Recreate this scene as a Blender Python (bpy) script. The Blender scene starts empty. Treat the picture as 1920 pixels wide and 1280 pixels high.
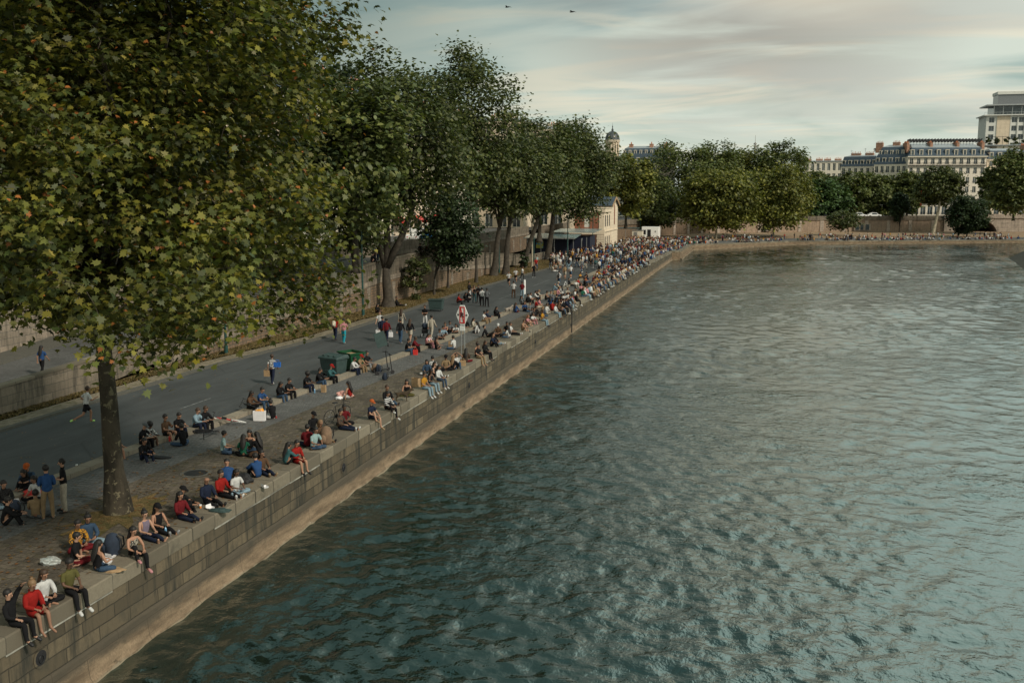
import bpy, bmesh, math, random
import numpy as np
from mathutils import Vector, Matrix, noise
random.seed(7); RS = np.random.RandomState(11)
R = math.radians
sc = bpy.context.scene
# ---------------- camera
FPX = 1867.0; HC = 10.0
PITCH = math.atan(274/FPX); YAW = math.atan(467/math.hypot(FPX, 274))
cd = bpy.data.cameras.new("camera"); cam = bpy.data.objects.new("camera", cd); sc.collection.objects.link(cam)
cd.sensor_width = 36; cd.lens = 36*FPX/1920; cd.clip_start = .1; cd.clip_end = 6000
cam.location = (0, 0, HC); cam.rotation_euler = (math.pi/2-PITCH, 0, YAW)
sc.camera = cam
# ---------------- exposure
sc.view_settings.view_transform = 'Standard'; sc.view_settings.look = 'None'
sc.view_settings.exposure = 0.0; sc.view_settings.gamma = 1
# ---------------- sun and sky
SUN_EL, SUN_AZ = R(38), R(118)      # azimuth measured clockwise from +Y (to the right and a little behind)
sl = bpy.data.lights.new("sun", 'SUN'); so = bpy.data.objects.new("sun", sl); sc.collection.objects.link(so)
sl.energy = 3.1; sl.angle = R(6); sl.color = (1.0, .90, .76)
sd = Vector((math.sin(SUN_AZ)*math.cos(SUN_EL), math.cos(SUN_AZ)*math.cos(SUN_EL), math.sin(SUN_EL)))
so.rotation_euler = sd.to_track_quat('Z', 'Y').to_euler(); so.location = (60, -40, 60)
w = bpy.data.worlds.new("World"); sc.world = w; w.use_nodes = True
nt = w.node_tree; nt.nodes.clear(); N = nt.nodes; L = nt.links
def wn(t, **k):
    n = N.new(t)
    for a, b in k.items(): setattr(n, a, b)
    return n
out = wn('ShaderNodeOutputWorld'); bg = wn('ShaderNodeBackground'); bg.inputs[1].default_value = .098
sky = wn('ShaderNodeTexSky', sky_type='NISHITA'); sky.sun_disc = False
sky.sun_elevation = SUN_EL; sky.sun_rotation = SUN_AZ; sky.air_density = 1.0; sky.dust_density = 2.2; sky.ozone_density = 2.0
tc = wn('ShaderNodeTexCoord'); sep = wn('ShaderNodeSeparateXYZ'); L.new(tc.outputs['Generated'], sep.inputs[0])
# project the direction on a cloud layer: xy / (z + small)
ad = wn('ShaderNodeMath', operation='MAXIMUM'); L.new(sep.outputs[2], ad.inputs[0]); ad.inputs[1].default_value = 0.0
ad2 = wn('ShaderNodeMath', operation='ADD'); L.new(ad.outputs[0], ad2.inputs[0]); ad2.inputs[1].default_value = .09
dv = []
for i in (0, 1):
    d = wn('ShaderNodeMath', operation='DIVIDE'); L.new(sep.outputs[i], d.inputs[0]); L.new(ad2.outputs[0], d.inputs[1]); dv.append(d)
cmb = wn('ShaderNodeCombineXYZ'); L.new(dv[0].outputs[0], cmb.inputs[0]); L.new(dv[1].outputs[0], cmb.inputs[1])
def cloud(loc, scl, scale, detail, dist, lo, hi, rot=0):
    mp = wn('ShaderNodeMapping'); mp.inputs[1].default_value = loc; mp.inputs[3].default_value = scl; mp.inputs[2].default_value = (0, 0, rot)
    L.new(cmb.outputs[0], mp.inputs[0])
    n = wn('ShaderNodeTexNoise'); n.inputs['Scale'].default_value = scale; n.inputs['Detail'].default_value = detail
    n.inputs['Distortion'].default_value = dist; L.new(mp.outputs[0], n.inputs[0])
    r = wn('ShaderNodeMapRange', interpolation_type='SMOOTHSTEP'); r.inputs[1].default_value = lo; r.inputs[2].default_value = hi
    L.new(n.outputs[0], r.inputs[0]); return r
def mix(a, b, f, mode='MIX'):
    m = wn('ShaderNodeMix', data_type='RGBA', blend_type=mode)
    for s, v in ((6, a), (7, b)):
        if isinstance(v, tuple): m.inputs[s].default_value = (*v, 1)
        else: L.new(v, m.inputs[s])
    if isinstance(f, float): m.inputs[0].default_value = f
    else: L.new(f, m.inputs[0])
    return m.outputs[2]
teal = mix(sky.outputs[0], (.74, 1.0, .84), 1.0, 'MULTIPLY')
c1 = cloud((3.2, 1.1, 0), (.8, 1, 1), .60, 8, .9, .30, .54, R(14))
c2 = cloud((7.1, 4.3, 0), (.5, 1.1, 1), 1.3, 9, 1.5, .45, .66, R(10))
c3 = cloud((1.3, 9.2, 0), (.45, 1, 1), .9, 5, .5, .40, .62, R(12))
c3b = cloud((2.3, 5.2, 0), (.5, 1, 1), 1.2, 6, .6, .30, .55, R(12))
hz = wn('ShaderNodeMapRange'); hz.inputs[1].default_value = .0; hz.inputs[2].default_value = .22; hz.inputs[3].default_value = .75; hz.inputs[4].default_value = 0
L.new(sep.outputs[2], hz.inputs[0])
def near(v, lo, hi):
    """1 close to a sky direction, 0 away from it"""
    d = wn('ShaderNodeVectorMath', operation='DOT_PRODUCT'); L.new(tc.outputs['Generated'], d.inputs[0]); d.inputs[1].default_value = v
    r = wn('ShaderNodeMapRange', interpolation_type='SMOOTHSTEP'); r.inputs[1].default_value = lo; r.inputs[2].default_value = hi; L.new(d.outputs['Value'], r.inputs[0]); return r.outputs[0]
def mul(a_, b_):
    m = wn('ShaderNodeMath', operation='MULTIPLY'); 
    for i_, v in enumerate((a_, b_)):
        if isinstance(v, float): m.inputs[i_].default_value = v
        else: L.new(v, m.inputs[i_])
    return m.outputs[0]
a = mix(teal, (6.3, 7.2, 6.3), hz.outputs[0])
a = mix(a, (7.0, 7.6, 6.6), mul(c1.outputs[0], .95))
a = mix(a, (8.3, 7.9, 6.3), mul(c2.outputs[0], .85))
a = mix(a, (3.3, 3.05, 2.7), mul(near((-.02, .955, .295), .962, .993), mul(c3b.outputs[0], .8)))
a = mix(a, (5.2, 5.2, 4.7), mul(near((.16, .93, .33), .91, .985), mul(c3.outputs[0], .5)))
a = mix(a, (9.6, 8.3, 6.0), mul(near((.06, .950, .305), .984, 1.0), .7))
a = mix(a, (11.5, 13.2, 12.2), mul(near((.36, .76, .54), .885, .975), .92))  # invented bright sky patch, centred above the view, added to brighten river reflections
a = mix(a, (1.2, 1.9, 1.8), mul(near((-.66, .50, .56), .60, .90), .92))  # invented dark patch in the left sky, added to darken the lower-left water
a = mix(a, (1.5, 2.7, 2.8), mul(near((0, 0, 1), .74, .92), .9))  # unseen overhead sky darkened so the nearest water reflects a deeper tone
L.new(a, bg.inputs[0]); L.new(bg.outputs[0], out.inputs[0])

# ---------------- helpers
cp, sp, cyw, syw = math.cos(PITCH), math.sin(PITCH), math.cos(YAW), math.sin(YAW)
RV = Vector((cyw, syw, 0)); FV = Vector((-syw*cp, cyw*cp, -sp)); UV = Vector((-syw*sp, cyw*sp, cp))
def ray(px, py): return FV + RV*((px-960)/FPX) + UV*((640-py)/FPX)
def lerp_tab(tab, x):
    if x <= tab[0][0]: return tab[0][1]
    for (a0, b0), (a1, b1) in zip(tab, tab[1:]):
        if x <= a1: return b0 + (b1-b0)*(x-a0)/(a1-a0)
    return tab[-1][1]
QZ = [(0, 0), (140, 0), (196, -.7), (236, -1.15), (275, -1.6), (300, -1.7)]
def quay_z(y): return lerp_tab(QZ, y)
RAMP = [(30, -.05), (42, .3), (48, .6), (58, 1.4), (66, 2.0), (75, 2.5), (85, 3.1), (97, 3.5), (108, 2.8), (125, 1.7), (150, .1), (160, -.1)]
def ramp_z(y): return lerp_tab(RAMP, y)
def at(px, py, z=None, X=None):
    """ground point seen at a pixel (z given), or the quay ground when z is None"""
    d = ray(px, py)
    if X is not None:
        t = X/d.x; return Vector((X, d.y*t, HC+d.z*t))
    zz = 0 if z is None else z
    for _ in range(8):
        t = (zz-HC)/d.z; p = Vector((d.x*t, d.y*t, zz))
        if z is not None: break
        zz = quay_z(p.y)
    return p
def atY(px, py, Y):
    d = ray(px, py); t = Y/d.y; return Vector((d.x*t, Y, HC+d.z*t))
col = sc.collection
def tag(o, label=None, cat=None, group=None, kind=None):
    if label: o['label'] = label
    if cat: o['category'] = cat
    if group: o['group'] = group
    if kind: o['kind'] = kind
    return o
def empty(name, loc, rz=0, label=None, cat=None, group=None):
    o = bpy.data.objects.new(name, None); col.objects.link(o); o.location = loc; o.rotation_euler = (0, 0, rz)
    o.empty_display_size = .2
    return tag(o, label, cat, group)
class MB:
    def __init__(s): s.v = []; s.f = []
    def add(s, vs, fs):
        n = len(s.v); s.v += [tuple(v) for v in vs]; s.f += [tuple(i+n for i in f) for f in fs]; return s
    def box(s, x0, x1, y0, y1, z0, z1):
        vs = [(x, y, z) for z in (z0, z1) for x, y in ((x0, y0), (x1, y0), (x1, y1), (x0, y1))]
        return s.add(vs, [(3, 2, 1, 0), (4, 5, 6, 7), (0, 1, 5, 4), (1, 2, 6, 5), (2, 3, 7, 6), (3, 0, 4, 7)])
    def obox(s, c, ax, ay, az):
        c = Vector(c); ax, ay, az = Vector(ax), Vector(ay), Vector(az)
        vs = [c+ax*i+ay*j+az*k for k in (-1, 1) for i, j in ((-1, -1), (1, -1), (1, 1), (-1, 1))]
        return s.add(vs, [(3, 2, 1, 0), (4, 5, 6, 7), (0, 1, 5, 4), (1, 2, 6, 5), (2, 3, 7, 6), (3, 0, 4, 7)])
    def tube(s, pts, rad, n=8, cap=True):
        pts = [Vector(p) for p in pts]
        if not hasattr(rad, '__len__'): rad = [rad]*len(pts)
        base = len(s.v); prev = None; ref = None
        for i, p in enumerate(pts):
            t = (pts[min(i+1, len(pts)-1)] - pts[max(i-1, 0)]).normalized()
            if ref is None: ref = t.orthogonal().normalized()
            u = (ref - t*ref.dot(t)); u = u.normalized() if u.length > 1e-6 else t.orthogonal().normalized(); ref = u; w_ = t.cross(u)
            for k in range(n):
                a_ = 2*math.pi*k/n; s.v.append(tuple(p + (u*math.cos(a_)+w_*math.sin(a_))*rad[i]))
        for i in range(len(pts)-1):
            for k in range(n):
                a0 = base+i*n+k; a1 = base+i*n+(k+1) % n; s.f.append((a0, a1, a1+n, a0+n))
        if cap:
            s.f.append(tuple(base+k for k in range(n))[::-1]); s.f.append(tuple(base+(len(pts)-1)*n+k for k in range(n)))
        return s
    def ball(s, c, r, nu=10, nv=6):
        c = Vector(c); r = Vector(r) if hasattr(r, '__len__') else Vector((r, r, r)); n0 = len(s.v)
        for j in range(nv+1):
            ph = math.pi*j/nv
            for i in range(nu):
                th = 2*math.pi*i/nu
                s.v.append((c.x+r.x*math.sin(ph)*math.cos(th), c.y+r.y*math.sin(ph)*math.sin(th), c.z+r.z*math.cos(ph)))
        for j in range(nv):
            for i in range(nu):
                a0 = n0+j*nu+i; a1 = n0+j*nu+(i+1) % nu; s.f.append((a0, a0+nu, a1+nu, a1))
        return s
    def prism(s, poly, ext):
        n = len(poly); ext = Vector(ext); vs = [Vector(p) for p in poly]+[Vector(p)+ext for p in poly]
        return s.add(vs, [tuple(range(n))[::-1], tuple(range(n, 2*n))]+[(i, (i+1) % n, n+(i+1) % n, n+i) for i in range(n)])
    def mesh(s, name, m=None, smooth=False):
        me = bpy.data.meshes.new(name); me.from_pydata(s.v, [], s.f); me.update()
        if m: me.materials.append(m)
        if smooth: me.polygons.foreach_set('use_smooth', [True]*len(me.polygons))
        return me
    def build(s, name, m=None, parent=None, smooth=False, bevel=0):
        o = bpy.data.objects.new(name, s.mesh(name, m, smooth)); col.objects.link(o)
        if parent:
            o.parent = parent
        if bevel:
            b = o.modifiers.new('b', 'BEVEL'); b.width = bevel; b.segments = 2; b.limit_method = 'ANGLE'
        return o
def copy_tree(o, parent=None):
    c = o.copy(); col.objects.link(c); c.parent = parent
    for ch in [x for x in KIDS.get(o.name, [])]: copy_tree(ch, c)
    return c
KIDS = {}
def index_kids():
    KIDS.clear()
    for o in bpy.data.objects:
        if o.parent: KIDS.setdefault(o.parent.name, []).append(o)

# ---------------- materials
MATS = {}
class NT:
    def __init__(s, name, rough=.8, spec=.3):
        m = bpy.data.materials.new(name); m.use_nodes = True; s.m = m; s.t = m.node_tree; s.p = s.t.nodes['Principled BSDF']
        s.p.inputs['Roughness'].default_value = rough; s.p.inputs['Specular IOR Level'].default_value = spec
        s.tc = s.t.nodes.new('ShaderNodeTexCoord'); MATS[name] = m
    def n(s, t, **k):
        n = s.t.nodes.new(t)
        for a_, b_ in k.items(): setattr(n, a_, b_)
        return n
    def l(s, a_, b_): s.t.links.new(a_, b_)
    def pos(s, scale=(1, 1, 1), loc=(0, 0, 0), rot=(0, 0, 0), coord='Object'):
        mp = s.n('ShaderNodeMapping'); mp.inputs[3].default_value = scale; mp.inputs[1].default_value = loc; mp.inputs[2].default_value = rot
        s.l(s.tc.outputs[coord], mp.inputs[0]); return mp.outputs[0]
    def noise(s, nsc, detail=5, rough=.6, dist=0, vec=None, **k):
        n = s.n('ShaderNodeTexNoise'); n.inputs['Scale'].default_value = nsc; n.inputs['Detail'].default_value = detail
        n.inputs['Roughness'].default_value = rough; n.inputs['Distortion'].default_value = dist
        s.l(vec if vec else s.pos(**k), n.inputs[0]); return n.outputs[0]
    def ramp(s, fac, lo, hi, a_=0., b_=1.):
        r = s.n('ShaderNodeMapRange', interpolation_type='SMOOTHSTEP'); r.inputs[1].default_value = lo; r.inputs[2].default_value = hi
        r.inputs[3].default_value = a_; r.inputs[4].default_value = b_; s.l(fac, r.inputs[0]); return r.outputs[0]
    def mix(s, f, a_, b_, mode='MIX'):
        m = s.n('ShaderNodeMix', data_type='RGBA', blend_type=mode)
        for sck, v in ((6, a_), (7, b_)):
            if isinstance(v, tuple): m.inputs[sck].default_value = (*v[:3], 1)
            else: s.l(v, m.inputs[sck])
        if isinstance(f, (int, float)): m.inputs[0].default_value = f
        else: s.l(f, m.inputs[0])
        return m.outputs[2]
    def math(s, op, a_, b_=None):
        m = s.n('ShaderNodeMath', operation=op)
        for i, v in enumerate((a_, b_)):
            if v is None: continue
            if isinstance(v, (int, float)): m.inputs[i].default_value = v
            else: s.l(v, m.inputs[i])
        return m.outputs[0]
    def color(s, c):
        if isinstance(c, tuple): s.p.inputs['Base Color'].default_value = (*c, 1)
        else: s.l(c, s.p.inputs['Base Color'])
        return s
    def bump(s, h, strength=.3, dist=.02):
        b = s.n('ShaderNodeBump'); b.inputs['Strength'].default_value = strength; b.inputs['Distance'].default_value = dist
        s.l(h, b.inputs['Height']); s.l(b.outputs[0], s.p.inputs['Normal']); return s
def simple(name, c, rough=.7, metal=0, var=.25, nscale=6, spec=.4):
    t = NT(name, rough, spec); t.p.inputs['Metallic'].default_value = metal
    n = t.noise(nscale, 4)
    t.color(t.mix(t.ramp(n, .3, .7), tuple(x*(1-var) for x in c), tuple(min(1, x*(1+var)) for x in c)))
    t.bump(n, .15, .01); return t.m
def stone(name, c1, c2, mortar, bw, bh, axis='yz', msize=.015, stain=.6, offset=.5, bumpd=.02, vstreak=True):
    """ashlar: blocks along axis, weathered with drips and blotches"""
    t = NT(name, .88, .2)
    sp_ = t.n('ShaderNodeSeparateXYZ'); t.l(t.tc.outputs['Object'], sp_.inputs[0])
    cb = t.n('ShaderNodeCombineXYZ'); ix = {'x': 0, 'y': 1, 'z': 2}
    wob = t.noise(.9, 3); 
    if axis == 'hz': hsum = t.math('ADD', sp_.outputs[0], sp_.outputs[1]); t.l(hsum, cb.inputs[0]); t.l(sp_.outputs[2], cb.inputs[1])
    else:
        t.l(sp_.outputs[ix[axis[0]]], cb.inputs[0]); t.l(sp_.outputs[ix[axis[1]]], cb.inputs[1])
    va = t.n('ShaderNodeVectorMath', operation='ADD'); sc_ = t.n('ShaderNodeVectorMath', operation='SCALE'); sc_.inputs[3].default_value = min(bh, bw)*.16
    nz = t.n('ShaderNodeTexNoise'); nz.inputs['Scale'].default_value = 2.5/max(bw, .3); t.l(t.tc.outputs['Object'], nz.inputs[0])
    t.l(nz.outputs[1], sc_.inputs[0]); t.l(cb.outputs[0], va.inputs[0]); t.l(sc_.outputs[0], va.inputs[1])
    b = t.n('ShaderNodeTexBrick'); b.offset = offset; b.inputs['Scale'].default_value = 1; b.inputs['Brick Width'].default_value = bw
    b.inputs['Row Height'].default_value = bh; b.inputs['Mortar Size'].default_value = msize; b.inputs['Mortar Smooth'].default_value = .3
    b.inputs['Color1'].default_value = (*c1, 1); b.inputs['Color2'].default_value = (*c2, 1); b.inputs['Mortar'].default_value = (*mortar, 1)
    b.inputs['Bias'].default_value = 0
    t.l(va.outputs[0], b.inputs[0])
    n1 = t.noise(1.1, 7, .65); n2 = t.noise(9, 5, .7)
    c = t.mix(t.ramp(n2, .3, .75, .0, .45), b.outputs[0], (0.35, .33, .29), 'MULTIPLY') if False else b.outputs[0]
    c = t.mix(t.ramp(n2, .35, .7, 0, .5), c, tuple(x*.55 for x in c1))
    if vstreak:
        dr = t.noise(2.2, 5, .7, 0, scale=(1, 1, .12)); c = t.mix(t.ramp(dr, .45, .66, 0, stain), c, (.035, .034, .028))
    c = t.mix(t.ramp(n1, .52, .72, 0, stain*.7), c, (.05, .048, .038))
    t.color(c)
    h = t.math('SUBTRACT', t.math('MULTIPLY', n2, .5), t.math('MULTIPLY', b.outputs['Fac'], 1.0)); t.bump(h, .7, bumpd)
    return t.m
def setts(name, c1, c2, joint, size, grass=0, gcol=(.05, .055, .02), rot=0):
    """small uneven paving blocks on the ground"""
    t = NT(name, .85, .25)
    mp = t.pos(scale=(1/size, 1/(size*1.5), 0), rot=(0, 0, rot))
    b = t.n('ShaderNodeTexBrick'); b.inputs['Scale'].default_value = 1; b.inputs['Brick Width'].default_value = 1; b.inputs['Row Height'].default_value = 1
    b.inputs['Mortar Size'].default_value = .05; b.inputs['Mortar Smooth'].default_value = .9
    b.inputs['Color1'].default_value = (*c1, 1); b.inputs['Color2'].default_value = (*c2, 1); b.inputs['Mortar'].default_value = (*joint, 1)
    va = t.n('ShaderNodeVectorMath', operation='ADD'); s2 = t.n('ShaderNodeVectorMath', operation='SCALE'); s2.inputs[3].default_value = 1.3
    nz = t.n('ShaderNodeTexNoise'); nz.inputs['Scale'].default_value = 1.6; t.l(t.tc.outputs['Object'], nz.inputs[0]); t.l(nz.outputs[1], s2.inputs[0])
    t.l(mp, va.inputs[0]); t.l(s2.outputs[0], va.inputs[1]); t.l(va.outputs[0], b.inputs[0])
    n1 = t.noise(.5, 7, .7); n2 = t.noise(7, 5, .7)
    c = t.mix(t.ramp(n2, .3, .7, 0, .7), b.outputs[0], tuple(x*.45 for x in c1))
    c = t.mix(t.ramp(n1, .35, .7, 0, .6), c, tuple(x*.45 for x in c2))
    if grass: c = t.mix(t.math('MULTIPLY', t.ramp(t.noise(2.3, 6, .75), .62-grass*.3, .72-grass*.2), .85), c, gcol)
    t.color(c); h = t.math('SUBTRACT', t.math('MULTIPLY', n2, .6), b.outputs['Fac']); t.bump(h, .8, .03); return t.m
def asphalt(name, c):
    t = NT(name, .8, .35); n1 = t.noise(.5, 7, .7, .5, scale=(1, .25, 1)); n2 = t.noise(60, 3); n3 = t.noise(.12, 4)
    cc = t.mix(t.ramp(n1, .3, .75), tuple(x*.72 for x in c), tuple(x*1.38 for x in c)); cc = t.mix(t.ramp(n2, .3, .7, 0, .5), cc, tuple(x*.6 for x in c))
    cr = t.n('ShaderNodeTexVoronoi', feature='DISTANCE_TO_EDGE'); cr.inputs['Scale'].default_value = .16; t.l(t.pos(scale=(1.6, .5, 1)), cr.inputs[0])
    cc = t.mix(t.math('MULTIPLY', t.ramp(cr.outputs[0], 0, .012, 1, 0), .5), cc, tuple(x*.45 for x in c))
    t.color(cc); t.bump(n2, .2, .01); return t.m
M = {}
M['paving'] = setts('cobbles', (.175, .145, .108), (.085, .072, .056), (.035, .031, .023), .19, .32, (.075, .066, .028))
M['setts'] = setts('flat_setts', (.17, .168, .16), (.125, .125, .122), (.08, .078, .072), .17)
M['path'] = setts('path_setts', (.34, .285, .205), (.23, .195, .145), (.09, .08, .05), .17, .42, (.085, .08, .028))
M['rampsetts'] = setts('ramp_setts', (.15, .15, .145), (.115, .115, .112), (.07, .07, .065), .13)
M['asphalt'] = asphalt('asphalt', (.058, .063, .064)); M['asphalt2'] = asphalt('street_asphalt', (.07, .07, .07))
M['kerb'] = stone('kerb_stone', (.26, .235, .195), (.19, .172, .145), (.08, .08, .07), .01, 1.1, 'xy', .02, .35, bumpd=.01, vstreak=False)
M['kerbstone'] = stone('pale_kerb_stone', (.27, .235, .18), (.20, .175, .135), (.10, .09, .075), 1.1, 5.0, 'yx', .02, .35, offset=0, vstreak=False)
M['coping'] = stone('coping_stone', (.23, .20, .15), (.11, .095, .072), (.09, .085, .07), 3.0, 1.3, 'xy', .02, .8, offset=0, vstreak=False)
M['earth'] = simple('bank_earth', (.24, .165, .10), .95, var=.3, nscale=.8)
M['quaywall'] = stone('quay_ashlar', (.15, .12, .08), (.062, .052, .037), (.040, .036, .028), 1.3, .38, 'yz', .02, .95)
M['rampwall'] = stone('parapet_ashlar', (.23, .19, .145), (.155, .13, .10), (.11, .10, .085), 1.2, .42, 'yz', .016, .7)
M['bigwall'] = stone('pale_ashlar', (.31, .255, .20), (.22, .185, .145), (.15, .14, .12), 1.0, .4, 'hz', .02, .5)
M['rubble'] = stone('rubble_masonry', (.26, .17, .105), (.17, .12, .085), (.13, .115, .09), .42, .24, 'hz', .035, .5, bumpd=.05)
M['farwall'] = stone('far_masonry', (.46, .33, .235), (.33, .235, .17), (.24, .21, .17), .6, .3, 'hz', .04, .35, bumpd=.05)
M['ashlar2'] = stone('bridge_ashlar', (.46, .38, .31), (.36, .30, .25), (.17, .15, .12), 1.6, .55, 'hz', .03, .35)
M['cream'] = stone('cream_limestone', (.74, .62, .47), (.66, .55, .42), (.45, .38, .30), 2.2, .6, 'hz', .012, .12)
M['paleblock'] = stone('pale_block_stone', (.78, .71, .60), (.70, .63, .53), (.5, .45, .38), 2.2, .6, 'hz', .012, .1)
M['towerstone'] = simple('tower_panels', (.60, .60, .56), .7, var=.05, nscale=.5)
M['cream2'] = simple('pale_render', (.62, .57, .47), .85, var=.06, nscale=.6)
M['brick'] = stone('red_brick', (.36, .125, .065), (.27, .10, .06), (.20, .16, .13), .24, .08, 'hz', .012, .3)
M['slate'] = stone('slate_roof', (.075, .105, .135), (.055, .08, .11), (.04, .05, .065), .5, .3, 'hz', .02, .2, vstreak=False)
M['zinc'] = simple('zinc_roof', (.26, .29, .31), .5, var=.12, nscale=1.5)
M['chimney'] = simple('chimney_brick', (.34, .19, .13), .9, var=.25, nscale=1.5)
M['pot'] = simple('terracotta', (.36, .14, .07), .8)
M['green_iron'] = simple('green_iron', (.012, .055, .05), .45)
M['black_iron'] = simple('black_iron', (.015, .016, .018), .45)
M['steel'] = simple('galvanised_steel', (.38, .39, .39), .4, .7, .1)
M['white_paint'] = simple('white_paint', (.78, .78, .76), .5, var=.06)
M['red_paint'] = simple('red_paint', (.55, .035, .03), .45, var=.08)
M['orange_paint'] = simple('orange_paint', (.75, .25, .04), .5, var=.1)
M['dark'] = simple('dark_interior', (.012, .012, .014), .9)
M['shutter'] = simple('white_shutter', (.70, .69, .62), .6, var=.05)
M['plastic_green'] = simple('green_plastic', (.006, .06, .025), .45, var=.15)
M['plastic_grey'] = simple('grey_green_plastic', (.035, .06, .058), .5, var=.15)
M['rubber'] = simple('black_rubber', (.015, .015, .016), .7)
M['paper'] = simple('brown_paper', (.33, .22, .12), .85, var=.15)
M['whitebag'] = simple('white_paper', (.72, .71, .72), .7, var=.05)
M['silver'] = simple('silver_film', (.55, .58, .56), .3, .6, .2, 9)
M['bark'] = None
t = NT('plane_bark', .9, .2); n1 = t.noise(1.6, 6, .7, .4, scale=(1, 1, .5)); n2 = t.noise(4.5, 5, .65, .6, loc=(3, 1, 7))
c = t.mix(t.ramp(n1, .35, .6), (.022, .019, .014), (.06, .05, .036)); c = t.mix(t.ramp(n2, .57, .61, 0, .85), c, (.16, .14, .09)); t.color(c); t.bump(n1, .5, .04); M['bark'] = t.m
M['bark2'] = simple('dark_bark', (.05, .042, .032), .95, var=.35, nscale=3)
M['bark3'] = simple('pale_bark', (.30, .27, .20), .9, var=.3, nscale=2)
t = NT('window_glass', .08, .6); t.color(t.mix(t.ramp(t.noise(.7, 2), .4, .6), (.03, .045, .055), (.07, .09, .10))); M['glass'] = t.m
def attr_mat(name, rough, spec, trans=0, obj=False, emis=None):
    t = NT(name, rough, spec)
    if obj: o_ = t.n('ShaderNodeObjectInfo').outputs['Color']
    else:
        a_ = t.n('ShaderNodeAttribute'); a_.attribute_name = 'col'; o_ = a_.outputs['Color']
    return t, o_
t, o_ = attr_mat('leaf', .5, .35)
t.color(o_); tr = t.n('ShaderNodeBsdfTranslucent'); t.l(t.mix(1.0, o_, (1.0, 1.15, .55), 'MULTIPLY'), tr.inputs[0])
mx = t.n('ShaderNodeMixShader'); mx.inputs[0].default_value = .28; t.l(t.p.outputs[0], mx.inputs[1]); t.l(tr.outputs[0], mx.inputs[2])
t.l(mx.outputs[0], [n for n in t.t.nodes if n.type == 'OUTPUT_MATERIAL'][0].inputs[0]); M['leaf'] = t.m
t, o_ = attr_mat('leaf_spare', .5, .3)
def objmat(name, rough, spec, var, sc_):
    t, o_ = attr_mat(name, rough, spec, obj=True)
    n = t.noise(sc_, 4); t.color(t.mix(t.ramp(n, .3, .7, 0, var), o_, t.mix(1., o_, (.45, .45, .45), 'MULTIPLY'))); t.bump(n, .25, .02); M[name] = t.m; return t, o_
objmat('cloth', .9, .15, .5, 7); objmat('skin', .6, .3, .1, 5); objmat('hair', .6, .4, .5, 30); objmat('leather', .55, .4, .3, 10)
t, o_ = attr_mat('striped_cloth', .9, .15, obj=True); wv = t.n('ShaderNodeTexWave', bands_direction='Z'); wv.inputs['Scale'].default_value = 4; t.l(t.tc.outputs['Object'], wv.inputs[0])
t.color(t.mix(t.ramp(wv.outputs[0], .45, .55), o_, (.02, .02, .03))); M['striped'] = t.m
t, o_ = attr_mat('print_cloth', .9, .15, obj=True); vo = t.noise(14, 2, .5, 1.5)
t.color(t.mix(t.ramp(vo, .48, .54), o_, (.03, .03, .03))); M['print'] = t.m
t, o_ = attr_mat('figure', .85, .2); t.color(o_); M['figure'] = t.m
t = NT('water', .035, .5); t.p.inputs['IOR'].default_value = 2.5; t.p.inputs['Specular Tint'].default_value = (.74, .96, .93, 1)
n0 = t.noise(.05, 3); t.color(t.mix(t.ramp(n0, .35, .65), (.005, .012, .010), (.010, .014, .010)))
swl = t.noise(.15, 3, .5, 1.2, scale=(1, .6, 1), rot=(0, 0, R(28)))
rip = t.noise(.75, 3, .5, .5, scale=(1, .62, 1), rot=(0, 0, R(35)))
rp2 = t.noise(1.7, 3, .5, .4, scale=(.8, 1.2, 1), rot=(0, 0, R(12)), loc=(9, 4, 0))
fin = t.noise(4.2, 3, .55, .3, scale=(1, .7, 1), rot=(0, 0, R(20)))
pat = t.ramp(t.noise(.06, 3, .6, .6), .36, .66, .55, 1.3)
h = t.math('MULTIPLY', pat, t.math('ADD', t.math('ADD', t.math('MULTIPLY', rip, .55), t.math('MULTIPLY', rp2, .8)), t.math('MULTIPLY', fin, .42)))
t.bump(h, 1.0, .10); M['water'] = t.m
t = NT('dry_grass', .95, .1); c = t.mix(t.ramp(t.noise(1.3, 6, .75), .35, .65), (.085, .075, .03), (.22, .145, .065)); c = t.mix(t.ramp(t.noise(24, 3), .4, .7, 0, .7), c, (.05, .045, .02)); t.color(c); t.bump(t.noise(30, 3), .8, .05); M['grass'] = t.m
# =============================================================== ground, river, quay
def struct(name, mb, m): return tag(mb.build(name, m), kind='structure')
EDGE = -16.45
WZ = -2.45
def interp_line(tab, y): return lerp_tab(tab, y)
NK = [(-30, -24.2), (31, -24.1), (35.5, -23.9), (38, -23.25), (46, -22.75), (51, -22.3), (58, -21.95), (62, -21.35), (82, -21.1), (101, -20.75), (131, -20.9), (152, -21.6), (200, -22.5), (260, -23)]
FK = [(-30, -31.2), (35, -31.1), (53, -30.9), (66, -29.4), (100, -29.6), (142, -27.4), (150, -28), (160, -31), (230, -31)]
YS = [-30, 0, 10, 15, 20] + list(range(23, 60, 3)) + list(range(60, 140, 5)) + list(range(140, 201, 4))
def sheet(mb, fa, fb, ys, dz=0, na=3):
    n0 = len(mb.v)
    for y in ys:
        xa, xb = fa(y), fb(y)
        for k in range(na+1):
            mb.v.append((xa+(xb-xa)*k/na, y, quay_z(y)+dz))
    for i in range(len(ys)-1):
        for k in range(na):
            a0 = n0+i*(na+1)+k; mb.f.append((a0, a0+na+1, a0+na+2, a0+1)[::-1])
    return mb
nk = lambda y: interp_line(NK, y); fk = lambda y: interp_line(FK, y); C_ = lambda v: (lambda y: v)
CB = lambda y: lerp_tab([(30, -21.2), (60, -19.2), (200, -18.6)], y)
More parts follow.
